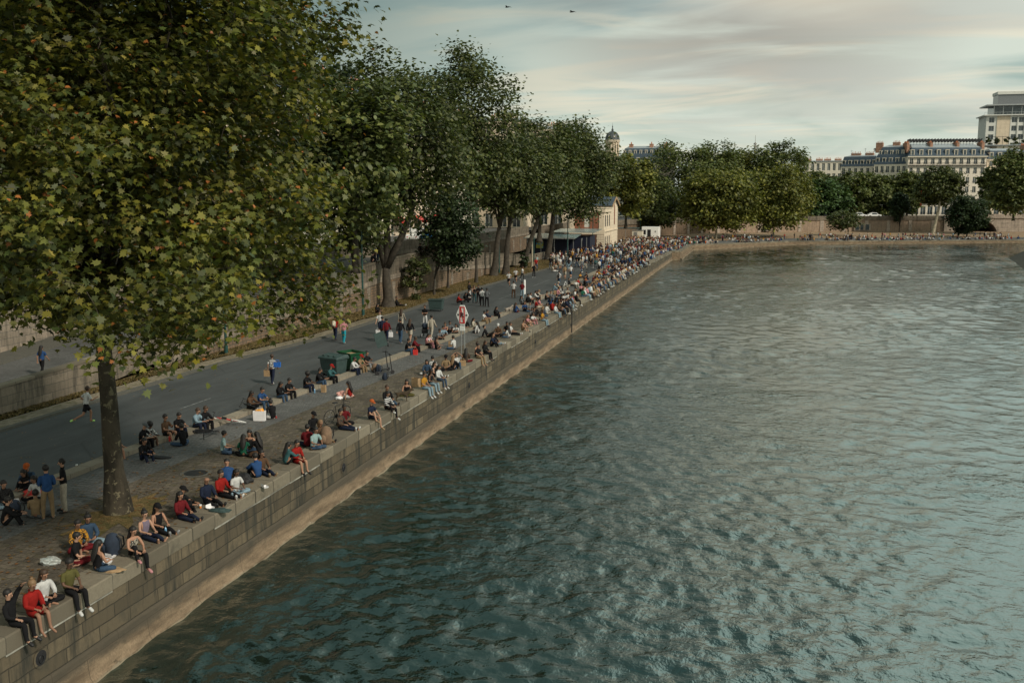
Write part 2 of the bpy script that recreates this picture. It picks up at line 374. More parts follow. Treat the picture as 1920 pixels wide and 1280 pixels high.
# the bank's outer edge in plan (waterline side), and its inner wall
BANK = [(EDGE, 196.0), (-14.95, 196.6), (-14.98, 232), (-5.4, 244), (7.4, 263), (23.5, 271), (51, 282.5), (70, 290), (112, 304), (260, 350)]
INNER = [(-41, 150), (-41, 215), (-38, 250), (-30, 278), (-14.6, 305), (12.4, 322), (36, 330), (47, 334), (58, 336), (73, 339), (120, 352), (270, 400)]
def wz_at(y): return quay_z(y)
# one earth sheet under everything (beyond the water)
g = MB(); g.add([(-3000, -600, -3.4), (3000, -600, -3.4), (3000, 5000, -3.4), (-3000, 5000, -3.4)], [(0, 1, 2, 3)]); struct('ground', g, M['earth'])
def waves():
    """river surface: a fan of rows that widen with distance, lifted by a spectrum of small waves"""
    rs = np.random.RandomState(77); nr, na_ = 900, 640
    r = 9*np.exp(np.linspace(0, math.log(430/9), nr)); th = np.radians(np.linspace(-42, 62, na_)); Rg, T = np.meshgrid(r, th, indexing='ij')
    x = Rg*np.sin(T); y = Rg*np.cos(T); sp_ = Rg*.0044
    z = np.zeros_like(x); wx = x+1.6*np.sin(y*.11+.7)+.8*np.sin(x*.23+y*.17); wy = y+1.4*np.sin(x*.13+1.9)+.7*np.sin(y*.29-x*.11)
    patch = .85+.28*np.sin(wx*.09+1)*np.sin(wy*.06+2)+.22*np.sin(wx*.21-wy*.13)
    n = 84; lam = np.exp(rs.uniform(math.log(.30), math.log(3.2), n)); ang = np.radians(60)+rs.normal(0, .85, n)
    for l_, a_ in zip(lam, ang):
        k = 2*math.pi/l_; s_ = .20*math.sqrt(2/n)*(1.0 if l_ < 1.2 else .72); fade = np.clip((l_/sp_-2.2)/2.5, 0, 1)
        ph = k*(np.cos(a_)*wx+np.sin(a_)*wy)+rs.uniform(0, 6.28); z += (fade if l_ < 1.2 else 1)*patch*(s_/k)*(np.sin(ph)+.22*np.sin(2*ph+1.57))
    V = np.stack([x, y, z+WZ], -1).reshape(-1, 3); idx = np.arange(nr*na_).reshape(nr, na_); q = np.stack([idx[:-1, :-1], idx[:-1, 1:], idx[1:, 1:], idx[1:, :-1]], -1).reshape(-1, 4)
    me = bpy.data.meshes.new('river_water'); me.vertices.add(len(V)); me.vertices.foreach_set('co', V.reshape(-1).astype(np.float32)); me.loops.add(q.size); me.loops.foreach_set('vertex_index', q[:, ::-1].reshape(-1).astype(np.int32))
    me.polygons.add(len(q)); me.polygons.foreach_set('loop_start', np.arange(0, q.size, 4, dtype=np.int32)); me.update(calc_edges=True); me.polygons.foreach_set('use_smooth', [True]*len(q)); me.materials.append(M['water'])
    o = bpy.data.objects.new('river_water', me); col.objects.link(o); tag(o, kind='structure')
waves()
wt = MB(); wt.add([(-16.2, -200, WZ-.5), (1500, -200, WZ-.5), (1500, 420, WZ-.5), (-16.2, 420, WZ-.5)], [(0, 1, 2, 3)]); struct('river_bed_water', wt, M['water'])
struct('quay_paving', sheet(MB(), CB, C_(EDGE-.85), YS, 0, 4), M['paving'])
struct('smooth_setts', sheet(MB(), lambda y: nk(y)+.3, CB, YS), M['setts'])
struct('road', sheet(MB(), lambda y: fk(y)-.2, lambda y: nk(y)+.05, YS, -.06), M['asphalt'])
# raised kerb stones beside the road, interrupted for a dropped crossing
def kerb(name, fx, wd, y0, y1, h, mk='kerb'):
    mb = MB(); ys = [y for y in YS if y0 <= y <= y1]
    for a_, b_ in zip(ys, ys[1:]):
        za, zb = quay_z(a_), quay_z(b_); xa, xb = fx(a_), fx(b_)
        vs = [(xa, a_, za-.3), (xa+wd, a_, za-.3), (xb+wd, b_, zb-.3), (xb, b_, zb-.3), (xa, a_, za+h), (xa+wd, a_, za+h), (xb+wd, b_, zb+h), (xb, b_, zb+h)]
        mb.add(vs, [(3, 2, 1, 0), (4, 5, 6, 7), (0, 1, 5, 4), (1, 2, 6, 5), (2, 3, 7, 6), (3, 0, 4, 7)])
    return struct(name, mb, M[mk])
kerb('kerb', nk, .55, -30, 150, .17, 'kerbstone')
kerb('road_kerb', lambda y: fk(y)-.5, .3, -30, 156, .06)
struct('path', sheet(MB(), lambda y: fk(y)-1.7 if y < 80 else fk(y)-.9, lambda y: fk(y)-.5, [y for y in YS if y < 150]), M['path'])
WALLX = -33.6
grass_bed = struct('grass_verge', sheet(MB(), C_(WALLX-.2), lambda y: max(WALLX+.2, fk(y)-2.0 if y < 80 else fk(y)-.9), [y for y in YS if y <= 156], .02), M['grass'])
# plaza beyond, and the bank round the bend
pz = sheet(MB(), C_(-41.2), C_(-31), [156, 164, 176, 196], -.004, 2); struct('plaza', pz, M['setts'])
bk = MB(); K = 24
def along(P, t):
    segs = [math.dist(a_, b_) for a_, b_ in zip(P, P[1:])]; T = sum(segs); s_ = t*T
    for (a_, b_), l_ in zip(zip(P, P[1:]), segs):
        if s_ <= l_: return (a_[0]+(b_[0]-a_[0])*s_/l_, a_[1]+(b_[1]-a_[1])*s_/l_)
        s_ -= l_
    return P[-1]
BK2 = [(EDGE-.02, 196.0), (EDGE-.02, 196.01)] + BANK[1:]
IN2 = [(-41, 196), (-41, 215)] + INNER[2:]
EN = [BANK[i] for i in range(len(BANK))]
# pairs (inner, outer) measured by hand so that strips stay convex
PAIRS = [((-41.2, 196), (EDGE-.0, 196)), ((-41.2, 199), (-14.95, 196.6)), ((-41, 215), (-14.98, 215)), ((-38, 250), (-14.98, 232)), ((-30, 278), (-5.4, 244)), ((-14.6, 305), (7.4, 263)),
         ((12.4, 322), (23.5, 271)), ((47, 334), (51, 282.5)), ((73, 339), (70, 290)), ((120, 352), (112, 304)), ((270, 400), (260, 350))]
def bank_strip(t0, t1, dz, name, m, dzb=None):
    mb = MB(); rows = []
    for (ix, iy), (ox, oy) in PAIRS:
        r_ = []
        for k in range(5):
            t_ = t0+(t1-t0)*k/4; x, y = ix+(ox-ix)*t_, iy+(oy-iy)*t_; r_.append((x, y, quay_z(min(y, 300)) + dz + (.5*(1-t_) if y > 230 else 0)*min(1, max(0, (y-230)/40))))
        rows.append(r_)
    for r_ in rows: mb.v += r_
    for i in range(len(rows)-1):
        for k in range(4): a0 = i*5+k; mb.f.append((a0, a0+1, a0+6, a0+5))
    return struct(name, mb, m)
bank_strip(-.02, .72, -.004, 'bank_ground', M['earth']); bank_strip(.72, .985, .0, 'bank_path', M['setts'])
PZ2 = struct('plaza_asphalt', sheet(MB(), C_(-31), C_(EDGE-.6), [198, 205, 215, 225, 232], .006, 3), M['asphalt'])
# ---- quay wall : coping blocks (raised edge), ashlar face, sloping concrete foot
yq = list(np.arange(-30, 196, 1.3)) + [196.0]
cw = MB()
for y0, y1 in zip(yq, yq[1:]):
    j = RS.uniform(-.012, .012); z0, z1 = quay_z(y0)+.02+j*.6, quay_z(y1)+.02+j*.6; xo = EDGE+.05+j; xi = EDGE-.87; g_ = .012
    vs = [(xi, y0+g_, z0-.05), (xo, y0+g_, z0-.42), (xo, y1-g_, z1-.42), (xi, y1-g_, z1-.05), (xi, y0+g_, z0), (xo-.03, y0+g_, z0), (xo-.03, y1-g_, z1), (xi, y1-g_, z1)]
    vs += [(xo, y0+g_, z0-.035), (xo, y1-g_, z1-.035)]
    cw.add(vs, [(4, 5, 6, 7), (5, 8, 9, 6), (8, 1, 2, 9), (3, 2, 1, 0), (0, 1, 8, 5, 4), (3, 7, 6, 9, 2), (0, 4, 7, 3)])
top = cw
qr = empty('quay_wall', (0, 0, 0), 0, 'long stained stone quay wall dropping from the promenade into the river', 'quay wall')
top.build('coping', M['coping'], qr)
fw = MB()
yy = [-30, 0, 20, 40, 60, 80, 100, 120, 140, 168, 196]
for y0, y1 in zip(yy, yy[1:]):
    a0, a1 = quay_z(y0)-.40, quay_z(y1)-.40; b0, b1 = lerp_tab([(0, -1.62), (140, -1.62), (196, -1.8)], y0), lerp_tab([(0, -1.62), (140, -1.62), (196, -1.8)], y1)
    fw.add([(EDGE, y0, a0), (EDGE, y1, a1), (EDGE+.02, y1, b1), (EDGE+.02, y0, b0)], [(3, 2, 1, 0)])
fw.build('masonry_face', M['quaywall'], qr)
ln = MB()
for y0, y1 in zip(yq[:], yq[1:]):
    if noise.noise(Vector((3, y0*.23, 1))) > -.05: ln.box(EDGE+.0, EDGE+.032+.01*RS.rand(), y0, y1, quay_z(y0)-.452-.02*RS.rand(), quay_z(y0)-.418)
ln.build('mortar_joint', simple('pale_mortar', (.27, .26, .225), .9, var=.5, nscale=1.3), qr)
ft = MB(); yf = list(np.arange(-30, 197, .8))
rows = []
for y in yf:
    b = lerp_tab([(0, -1.62), (140, -1.62), (196, -1.8)], y); n_ = noise.noise(Vector((0, y*.35, 3)))*.05 + noise.noise(Vector((0, y*1.7, 8)))*.03
    rows.append([(EDGE+.021, y, b+.05+n_*.5), (EDGE+.05, y, b-.03+n_*.5), (EDGE+.08, y, b-.45), (EDGE+.12+n_, y, WZ+.13+n_*.8), (EDGE+.18+n_*1.6, y, WZ+.07+n_*1.4), (EDGE+.16, y, WZ-.5)])
for r_ in rows: ft.v += r_
for i in range(len(rows)-1):
    for k in range(5): a0 = i*6+k; ft.f.append((a0+1, a0, a0+6, a0+7)[::1])
for FM in ('foot', 'bankface'):
  t = NT(FM+'_concrete', .9, .2); spx = t.n('ShaderNodeSeparateXYZ'); t.l(t.tc.outputs['Object'], spx.inputs[0])
  n1 = t.noise(1.6, 7, .7, scale=(1, .35, 2)); n2 = t.noise(18, 4)
  c = t.mix(t.ramp(n1, .32, .68), (.115, .083, .055), (.27, .197, .13)); c = t.mix(t.ramp(n2, .35, .7, 0, .45), c, (.085, .065, .045))
  wet = t.ramp(t.math('ADD', spx.outputs[2], t.math('MULTIPLY', t.noise(1.1, 5, .7), .35)), WZ+.16, WZ+.26, 1, 0); c = t.mix(t.math('MULTIPLY', wet, .8), c, (.30, .25, .18))
  mos = t.ramp(t.noise(.8, 5, .7, scale=(1, .5, 1.5), loc=(5, 2, 1)), .60, .66, 0, .7); c = t.mix(mos, c, (.035, .033, .024))
  up_ = t.ramp(t.math('ADD', spx.outputs[2], t.math('MULTIPLY', t.noise(.7, 6, .75, scale=(1, .5, 1), loc=(2, 7, 3)), .9)), -1.62, -1.30); c = t.mix(t.math('MULTIPLY', up_, .85), c, (.06, .054, .042)) if FM == 'foot' else c
  jt = t.n('ShaderNodeTexBrick'); jt.inputs['Scale'].default_value = 1; jt.inputs['Brick Width'].default_value = 2.6; jt.inputs['Row Height'].default_value = .9; jt.inputs['Mortar Size'].default_value = .012
  cbn = t.n('ShaderNodeCombineXYZ'); t.l(spx.outputs[1], cbn.inputs[0]); t.l(spx.outputs[2], cbn.inputs[1]); t.l(cbn.outputs[0], jt.inputs[0]); c = t.mix(t.math('MULTIPLY', jt.outputs['Fac'], .7), c, (.05, .04, .03))
  t.color(c); t.bump(n1, .6, .04); M[FM] = t.m
ft.build('footing', M['foot'], qr)
# round mooring recesses with an iron ring, iron pipe, dark gaps at the foot
for (px, py) in ((643, 876), (879, 722), (75, 1232), (1003, 640)):
    p = at(px, py, X=EDGE); mb = MB(); n_ = 14
    for rr, xo in ((.26, .035), (.17, .036)):
        pass
    ring = [(EDGE+.034, p.y+.26*math.cos(a_), p.z+.26*math.sin(a_)) for a_ in np.linspace(0, 2*math.pi, n_, endpoint=False)]
    ring2 = [(EDGE+.032, p.y+.19*math.cos(a_), p.z+.19*math.sin(a_)) for a_ in np.linspace(0, 2*math.pi, n_, endpoint=False)]
    mb.add(ring+ring2, [(i, (i+1) % n_, n_+(i+1) % n_, n_+i) for i in range(n_)]); o = mb.build('recess_rim', M['quaywall'], qr)
    mb = MB().add([(EDGE+.031, y, z) for _, y, z in ring2], [tuple(range(n_))]); mb.build('recess', M['dark'], qr)
    mb = MB().tube([(EDGE+.05, p.y+.08*math.cos(a_), p.z-.03+.10*math.sin(a_)) for a_ in np.linspace(0, 2*math.pi, 13)], .014, 6, False); mb.build('mooring_ring', M['black_iron'], qr)
p = at(1068, 575); mb = MB().tube([(EDGE+.17, p.y, .55), (EDGE+.17, p.y, -2.6)], .05, 8)
mb.box(EDGE, EDGE+.2, p.y-.05, p.y+.05, -.6, -.52).box(EDGE, EDGE+.2, p.y-.05, p.y+.05, -1.7, -1.62)
o = mb.build('drain_pipe', M['black_iron']); tag(o, 'dark vertical iron pipe running down the quay wall into the water', 'pipe')
# spur and bank wall round the bend
bw = empty('bank_wall', (0, 0, 0), 0, 'low tan embankment wall curving round the far river bend', 'embankment wall')
def wallstrip(P, name, m, ztop, zbot, parent, thick=.6, off=0, step=4):
    mb = MB()
    for (xa, ya), (xb, yb) in zip(P, P[1:]):
        n_ = max(1, int(math.dist((xa, ya), (xb, yb))/step)); d = Vector((xb-xa, yb-ya)).normalized(); nn = Vector((-d.y, d.x))
        for i in range(n_):
            p0 = Vector((xa, ya)).lerp(Vector((xb, yb)), i/n_); p1 = Vector((xa, ya)).lerp(Vector((xb, yb)), (i+1)/n_)
            q0 = p0+nn*thick; q1 = p1+nn*thick; p0 = p0-nn*off; p1 = p1-nn*off
            vs = [(p0.x, p0.y, zbot(p0.y)), (p1.x, p1.y, zbot(p1.y)), (q1.x, q1.y, zbot(p1.y)), (q0.x, q0.y, zbot(p0.y)), (p0.x, p0.y, ztop(p0.y)), (p1.x, p1.y, ztop(p1.y)), (q1.x, q1.y, ztop(p1.y)), (q0.x, q0.y, ztop(p0.y))]
            mb.add(vs, [(4, 5, 6, 7), (0, 1, 5, 4), (2, 3, 7, 6)])
    return mb.build(name, m, parent)
def qz2(y): return quay_z(min(y, 300))
wallstrip(BANK, 'coping', M['coping'], lambda y: qz2(y)+.02, lambda y: qz2(y)-.28, bw, .85)
wallstrip(BANK, 'masonry_face', M['bankface'], lambda y: qz2(y)-.27, lambda y: WZ-.6, bw, .5, .06)
wallstrip(BANK, 'footing', M['bankface'], lambda y: WZ+.22, lambda y: WZ-.6, bw, .5, .35)
# ---- ramp parapet wall, ramp surface, kerb
ramp = MB(); ys = list(range(-10, 165, 4)); n0 = 0
for y in ys:
    for x in (WALLX-.35, -37.5, -41.2): ramp.v.append((x, y, ramp_z(y)))
for i in range(len(ys)-1):
    for k in range(2): a0 = i*3+k; ramp.f.append((a0, a0+3, a0+4, a0+1)[::1])
struct('ramp_road', ramp, M['rampsetts'])
pv = MB()
for y0, y1 in zip(ys, ys[1:]):
    z0, z1 = ramp_z(y0)+.13, ramp_z(y1)+.13
    pv.add([(-43.2, y0, z0-.3), (-41.2, y0, z0-.3), (-41.2, y1, z1-.3), (-43.2, y1, z1-.3), (-43.2, y0, z0), (-41.2, y0, z0), (-41.2, y1, z1), (-43.2, y1, z1)], [(4, 5, 6, 7), (1, 2, 6, 5), (0, 1, 5, 4)])
struct('ramp_pavement', pv, M['kerb'])
RTOP = [(-10, .55), (30, .75), (37, 1.2), (45, 1.5), (51, 2.0), (57.5, 2.5), (66, 2.95), (75, 3.3), (85, 3.95), (97, 4.15), (108, 3.45), (125, 2.5), (138, 1.6), (152, .85), (158, .8)]
rt = lambda y: lerp_tab(RTOP, y)
rw = empty('ramp_wall', (0, 0, 0), 0, 'long weathered stone wall climbing beside the cobbled ramp and descending again', 'wall')
ysw = sorted(set([-10, 30, 37, 45, 51, 57.5, 66, 75, 85, 97, 108, 125, 138, 152, 158] + list(range(-10, 158, 6))))
def profile_wall(name, m, zt, zb, x0, x1, Y, parent):
    mb = MB()
    for y0, y1 in zip(Y, Y[1:]):
        mb.add([(x0, y0, zb(y0)), (x1, y0, zb(y0)), (x1, y1, zb(y1)), (x0, y1, zb(y1)), (x0, y0, zt(y0)), (x1, y0, zt(y0)), (x1, y1, zt(y1)), (x0, y1, zt(y1))], [(4, 5, 6, 7), (1, 2, 6, 5), (3, 0, 4, 7)])
    return mb.build(name, m, parent)
profile_wall('parapet', M['rampwall'], rt, lambda y: max(-.2, rt(y)-1.5), WALLX-.35, WALLX, ysw, rw)
profile_wall('coping', M['coping'], lambda y: rt(y)+.12, lambda y: rt(y), WALLX-.40, WALLX+.05, ysw, rw)
Y2 = [y for y in ysw if rt(y) > 1.6]
profile_wall('string_course', M['cream'] if False else M['bigwall'], lambda y: rt(y)-1.42, lambda y: rt(y)-1.85, WALLX, WALLX+.09, Y2, rw)
profile_wall('rubble_base', M['rubble'], lambda y: rt(y)-1.8, lambda y: -.2, WALLX-.3, WALLX+.02, Y2, rw)
mb = MB()
for y in np.arange(64, 150, 6.2):
    if rt(y) < 2.0: continue
    for k in range(4):
        h0 = -.1+k*.5; 
        if h0+.5 > rt(y)-1.75: break
        wd = .42 if k % 2 else .28; mb.box(WALLX, WALLX+.07, y-wd, y+wd, h0+.01, h0+.49)
mb.build('quoin_pier', M['bigwall'], rw)
# ---- upper retaining wall between ramp and street
UW = [(-10, 6.2), (40, 5.6), (62, 5.0), (100, 4.5), (127, 4.3), (145, 3.95), (206, 4.2), (216, 4.1)]
ut = lambda y: lerp_tab(UW, y); YU = [-10, 20, 40, 52, 62, 75, 85, 100, 113, 127, 145, 160, 175, 188]
uw = empty('street_retaining_wall', (0, 0, 0), 0, 'tall pale stone retaining wall between the ramp and the tree lined street', 'wall')
profile_wall('wall_body', M['bigwall'], lambda y: ut(y)-1.0, lambda y: -.3, -44.0, -43.2, [y for y in YU if y <= 100], uw)
profile_wall('wall_body', M['rubble'], lambda y: ut(y)-1.55, lambda y: -.3, -44.0, -43.2, [y for y in YU if y >= 100], uw)
profile_wall('string_course', M['bigwall'], lambda y: ut(y)-1.2, lambda y: ut(y)-1.6, -43.25, -43.1, [y for y in YU if y >= 100], uw)
profile_wall('parapet', M['rampwall'], ut, lambda y: ut(y)-1.25, -43.6, -43.18, YU, uw)
mb = MB()
for y in np.arange(104, 188, 5.5):
    k = 0
    while k*.5+.5 < ut(y)-1.6: wd = .45 if k % 2 else .3; mb.box(-43.2, -43.12, y-wd, y+wd, k*.5+.01, k*.5+.49); k += 1
mb.build('quoin_pier', M['bigwall'], uw)
# ---- upper street and far street, city ground
ST = 3.45
stt = MB(); ys3 = [-60, 40, 62, 100, 215]
def street_z(y): return lerp_tab([(-60, 5.6), (40, 4.75), (62, 4.1), (100, 3.6), (127, 3.4), (145, 3.15), (215, 3.2)], y)
for y in ys3+[]:
    for x in (-43.6, -46, -58): stt.v.append((x, y, street_z(y)))
for i in range(len(ys3)-1):
    for k in range(2): a0 = i*3+k; stt.f.append((a0, a0+3, a0+4, a0+1))
struct('street', stt, M['asphalt2'])
cg = MB(); zc = 2.9
P_ = [(-3000, -600), (-43.7, -600), (-43.7, 215), (-41, 250), (-33, 279), (-16, 307), (12, 324), (36, 332), (47, 336), (58, 338), (73, 341), (120, 354), (270, 402), (3000, 1300), (3000, 5000), (-3000, 5000)]
cg.add([(x, y, zc) for x, y in P_], [tuple(range(len(P_)))]); struct('city_ground', cg, M['asphalt2'])
# ---- far retaining wall with bridge arch
fwr = empty('far_embankment_wall', (0, 0, 0), 0, 'brown rubble embankment wall below the street across the river', 'wall')
FW1 = [(-41, 188), (-41, 215), (-38, 250), (-30, 278), (-14.6, 305), (12.4, 322), (36, 330), (47, 334), (55.6, 335.6)]
FT = lambda y: 3.6 if y > 240 else 4.1
wallstrip(FW1[:5], 'wall_body', M['rubble'], lambda y: 2.3, lambda y: -2.2, fwr, .8); wallstrip(FW1[4:], 'wall_body', M['farwall'], lambda y: 2.6, lambda y: -2.4, fwr, .8)
wallstrip(FW1, 'cornice', M['rampwall'], lambda y: 2.9 if y > 290 else 2.5, lambda y: 2.3, fwr, .8, .25); wallstrip(FW1, 'parapet', M['rampwall'], FT, lambda y: 2.45, fwr, .4, .02)
mb = MB()
for i, t_ in enumerate(np.linspace(.05, .97, 15)):
    x, y = along(FW1[3:], t_); x2, y2 = along(FW1[3:], min(1, t_+.004)); d = Vector((x2-x, y2-y, 0)).normalized(); n_ = Vector((d.y, -d.x, 0))
    mb.obox(Vector((x, y, .2))+n_*.05, d*.55, n_*.12, (0, 0, 2.4))
mb.build('quoin_pier', M['ashlar2'], fwr)
# earth and dry grass round the plane tree, faded lane marks, fallen leaves
mb = MB(); cx_, cy_ = -19.4, 26.6; n_ = 40
mb.add([(cx_, cy_, .03)]+[(cx_+(1.9+.5*math.sin(k*1.9)+.3*math.sin(k*4.3))*math.cos(6.2832*k/n_)*.5, cy_+(1.9+.5*math.sin(k*1.9)+.3*math.sin(k*4.3))*math.sin(6.2832*k/n_)*1.05, .012) for k in range(n_)], [(0, k+1, (k+1) % n_+1) for k in range(n_)]); struct('ground_tree_pit', mb, M['grass'])
tm = NT('faded_white_line', .8, .2); tm.color(tm.mix(tm.ramp(tm.noise(5, 5, .8), .42, .62), (.09, .095, .095), (.23, .24, .24))); mb = MB()
for (a_, b_) in (((335, 765), (395, 744)), ((602, 680), (645, 666)), ((760, 622), (800, 610)), ((935, 560), (968, 548)), ((1000, 535), (1030, 524)), ((1078, 508), (1095, 500))):
    p0, p1 = at(*a_), at(*b_); mb.add([(p0.x-.05, p0.y, -.055), (p0.x+.05, p0.y, -.055), (p1.x+.05, p1.y, -.055), (p1.x-.05, p1.y, -.055)], [(0, 1, 2, 3)])
struct('road_marking', mb, tm.m)
# small barred windows in the far wall
for (px, py, wd) in ((1434, 418, 1.0), (1440, 418, 1.0), (1603, 428, .9), (1612, 427, .8), (1624, 427, .9)):
    Yw = 331 if px < 1500 else 333
    p = atY(px, py, Yw); 
    # put the window on the wall line
    best = min(((math.dist((p.x,), (along(FW1, t_)[0],)), along(FW1, t_)) for t_ in np.linspace(.3, 1, 300)), key=lambda q: q[0])[1]
    f_ = MB().box(best[0]-wd, best[0]+wd, best[1]-.95, best[1]-.3, -.9, 1.2).build('window_frame', M['ashlar2'], fwr)
    MB().box(best[0]-wd*.6, best[0]+wd*.6, best[1]-.99, best[1]-.9, -.7, 1.0).build('window_pane', M['glass'], f_)
# the arch: a bridge over the side arm, pale ashlar
ab = empty('stone_arch_bridge', (62, 337, -2), 0, 'pale ashlar bridge abutment with a dark round arch at water level', 'bridge')
ab.location = (0, 0, 0)
def arch_front(x0, x1, xc, r, zs, ztop, yf, dep):
    """wall with a round opening, front face at yf following the wall's slope"""
    mb = MB(); n_ = 20; arc = [(xc+r*math.cos(math.pi-math.pi*k/n_), zs+r*.92*math.sin(math.pi*k/n_)) for k in range(n_+1)]
    fy = lambda x: yf+(x-xc)*.15
    out_ = [(x0 if a_[0] < xc-r*.999 else (x1 if a_[0] > xc+r*.999 else a_[0]), a_[0]) for a_ in arc]
    V = []; 
    for (x, z) in arc: V.append((x, fy(x), z)); V.append((x, fy(x), ztop)); V.append((x, fy(x)+dep, z))
    F = [(3*k, 3*k+3, 3*k+4, 3*k+1) for k in range(n_)] + [(3*k, 3*k+2, 3*k+5, 3*k+3) for k in range(n_)]
    mb.add(V, F)
    for xa, xb in ((x0, xc-r), (xc+r, x1)):
        mb.add([(xa, fy(xa), zs-3), (xb, fy(xb), zs-3), (xb, fy(xb), ztop), (xa, fy(xa), ztop)], [(0, 1, 2, 3)])
    return mb, arc, fy
amb, arc, afy = arch_front(55.6, 92, 66.5, 4.9, -2.2, 2.9, 336.5, 14)
amb.build('arch_wall', M['ashlar2'], ab)
vr = MB()
for k in range(0, 20):
    a0, a1 = math.pi-math.pi*k/20, math.pi-math.pi*(k+.86)/20
    q = [(66.5+rr*math.cos(a_), -2.2+rr*.92*math.sin(a_)) for rr, a_ in ((4.92, a0), (5.85, a0), (5.85, a1), (4.92, a1))]
    vr.prism([(x, afy(x)-.12, z) for x, z in q], (0, .11, 0))
vr.build('voussoir_ring', M['ashlar2'], ab)
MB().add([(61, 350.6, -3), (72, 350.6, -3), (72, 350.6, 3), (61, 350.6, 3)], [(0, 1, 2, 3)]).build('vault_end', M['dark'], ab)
mb = MB()
for x0, x1 in ((55.6, 66.5), (66.5, 92)):
    mb.add([(x0, afy(x0)-.3, 2.9), (x1, afy(x1)-.3, 2.9), (x1, afy(x1)+.3, 2.9), (x0, afy(x0)+.3, 2.9), (x0, afy(x0)-.3, 3.2), (x1, afy(x1)-.3, 3.2), (x1, afy(x1)+.3, 3.2), (x0, afy(x0)+.3, 3.2)], [(4, 5, 6, 7), (0, 1, 5, 4), (0, 3, 2, 1)])
mb.build('cornice', M['ashlar2'], ab)
mb = MB()
for x0, x1 in ((55.6, 66.5), (66.5, 92)):
    mb.add([(x0, afy(x0), 3.2), (x1, afy(x1), 3.2), (x1, afy(x1)+.3, 3.2), (x0, afy(x0)+.3, 3.2), (x0, afy(x0), 4.2), (x1, afy(x1), 4.2), (x1, afy(x1)+.3, 4.2), (x0, afy(x0)+.3, 4.2)], [(4, 5, 6, 7), (0, 1, 5, 4)])
mb.build('balustrade', M['ashlar2'], ab)
bk_ = MB().add([(72.5, 338, 2.95), (92, 341, 2.95), (92, 352, 2.95), (55, 352, 2.95), (55, 337, 2.95)], [(0, 1, 2, 3, 4)]); bk_.build('deck', M['asphalt2'], ab)
# cutwater of the island at the right edge of the river
ct = empty('island_cutwater', (0, 0, 0), 0, 'dark sloping stone point of the island rising from the river', 'breakwater')
A = at(1883, 484, WZ); B_ = at(1925, 520, WZ); Cc = at(1960, 470, WZ)
T0 = Vector((A.x+6, A.y+3, -.1)); T1 = Vector((B_.x+9, B_.y+12, .1)); T2 = Vector((Cc.x+20, Cc.y+20, .1)); B2 = B_+Vector((18, -14, 0)); T3 = Vector((B2.x+14, B2.y+12, .1))
A.z = B_.z = B2.z = WZ-.4
mb = MB().add([A, B_, B2, T3, T1, T0, Vector((Cc.x, Cc.y+6, WZ-.4)), T2], [(0, 1, 4, 5), (1, 2, 3, 4), (5, 7, 6, 0)]); mb.build('sloped_face', stone('dark_slope', (.075, .075, .06), (.055, .055, .045), (.03, .03, .025), 1.4, .5, 'xy', .03, .5), ct)
mb = MB().add([T0, T1, T3, T3+Vector((40, 20, 0)), T2+Vector((40, 10, 0)), T2], [(0, 1, 2, 3, 4, 5)]); mb.build('top_paving', M['setts'], ct)
ISLE_TOP = T0
# =============================================================== buildings
def facade(wallm, W, H, rows, bays, parent, y=0, depth=.28, x0=0, z0=0, flip=1, shutters=False, name='wall', glass=None, rail=True, framem=None, split=.5):
    """front wall in the local xz plane at y (outside is -y) with real window openings. rows: (zlo, zhi, width)"""
    bw_ = W/bays; mb = MB(); zs = sorted(set([z0, z0+H]+[z0+a_ for r_ in rows for a_ in r_[:2]]))
    def quad(xa, xb, za, zb): mb.add([(xa, y, za), (xb, y, za), (xb, y, zb), (xa, y, zb)], [(0, 1, 2, 3)])
    for za, zb in zip(zs, zs[1:]):
        r_ = [r for r in rows if abs(z0+r[0]-za) < 1e-6]
        if not r_: quad(x0, x0+W, za, zb); continue
        ww = r_[0][2]; xc = x0
        for i in range(bays):
            a_ = x0+bw_*(i+.5)-ww/2; b_ = a_+ww; quad(xc, a_, za, zb)
            mb.add([(a_, y, za), (b_, y, za), (b_, y+depth, za), (a_, y+depth, za), (a_, y, zb), (b_, y, zb), (b_, y+depth, zb), (a_, y+depth, zb)], [(0, 1, 2, 3), (7, 6, 5, 4), (0, 3, 7, 4), (2, 1, 5, 6)])
            xc = b_
            f_ = MB(); t_ = .09; yy_ = y+depth*.6
            f_.box(a_, a_+t_, yy_, yy_+.08, za, zb).box(b_-t_, b_, yy_, yy_+.08, za, zb).box(a_+t_, b_-t_, yy_, yy_+.08, zb-t_, zb).box(a_+t_, b_-t_, yy_, yy_+.08, za, za+t_)
            f_.box((a_+b_)/2-.04, (a_+b_)/2+.04, yy_+.01, yy_+.07, za+t_, zb-t_)
            if shutters:
                f_.box(a_+t_, (a_+b_)/2-.05, yy_-.02, yy_+.02, za+t_, zb-t_).box((a_+b_)/2+.05, b_-t_, yy_-.02, yy_+.02, za+t_, zb-t_)
                for q in np.arange(za+.25, zb-.2, .22): f_.box(a_+.14, b_-.14, yy_-.05, yy_-.02, q, q+.04)
            fo = f_.build('window', framem or M['shutter'], parent)
            MB().add([(a_, y+depth, za), (b_, y+depth, za), (b_, y+depth, zb), (a_, y+depth, zb)], [(0, 1, 2, 3)]).build('pane', glass or M['glass'], fo)
            if rail and not shutters:
                rb = MB().box(a_-.12, b_+.12, y-.16, y-.12, za+.85, za+.9)
                for q in np.arange(a_-.1, b_+.1, .16): rb.box(q, q+.03, y-.15, y-.13, za+.02, za+.85)
                rb.build('railing', M['black_iron'], fo)
        quad(xc, x0+W, za, zb)
    return mb.build(name, wallm, parent)
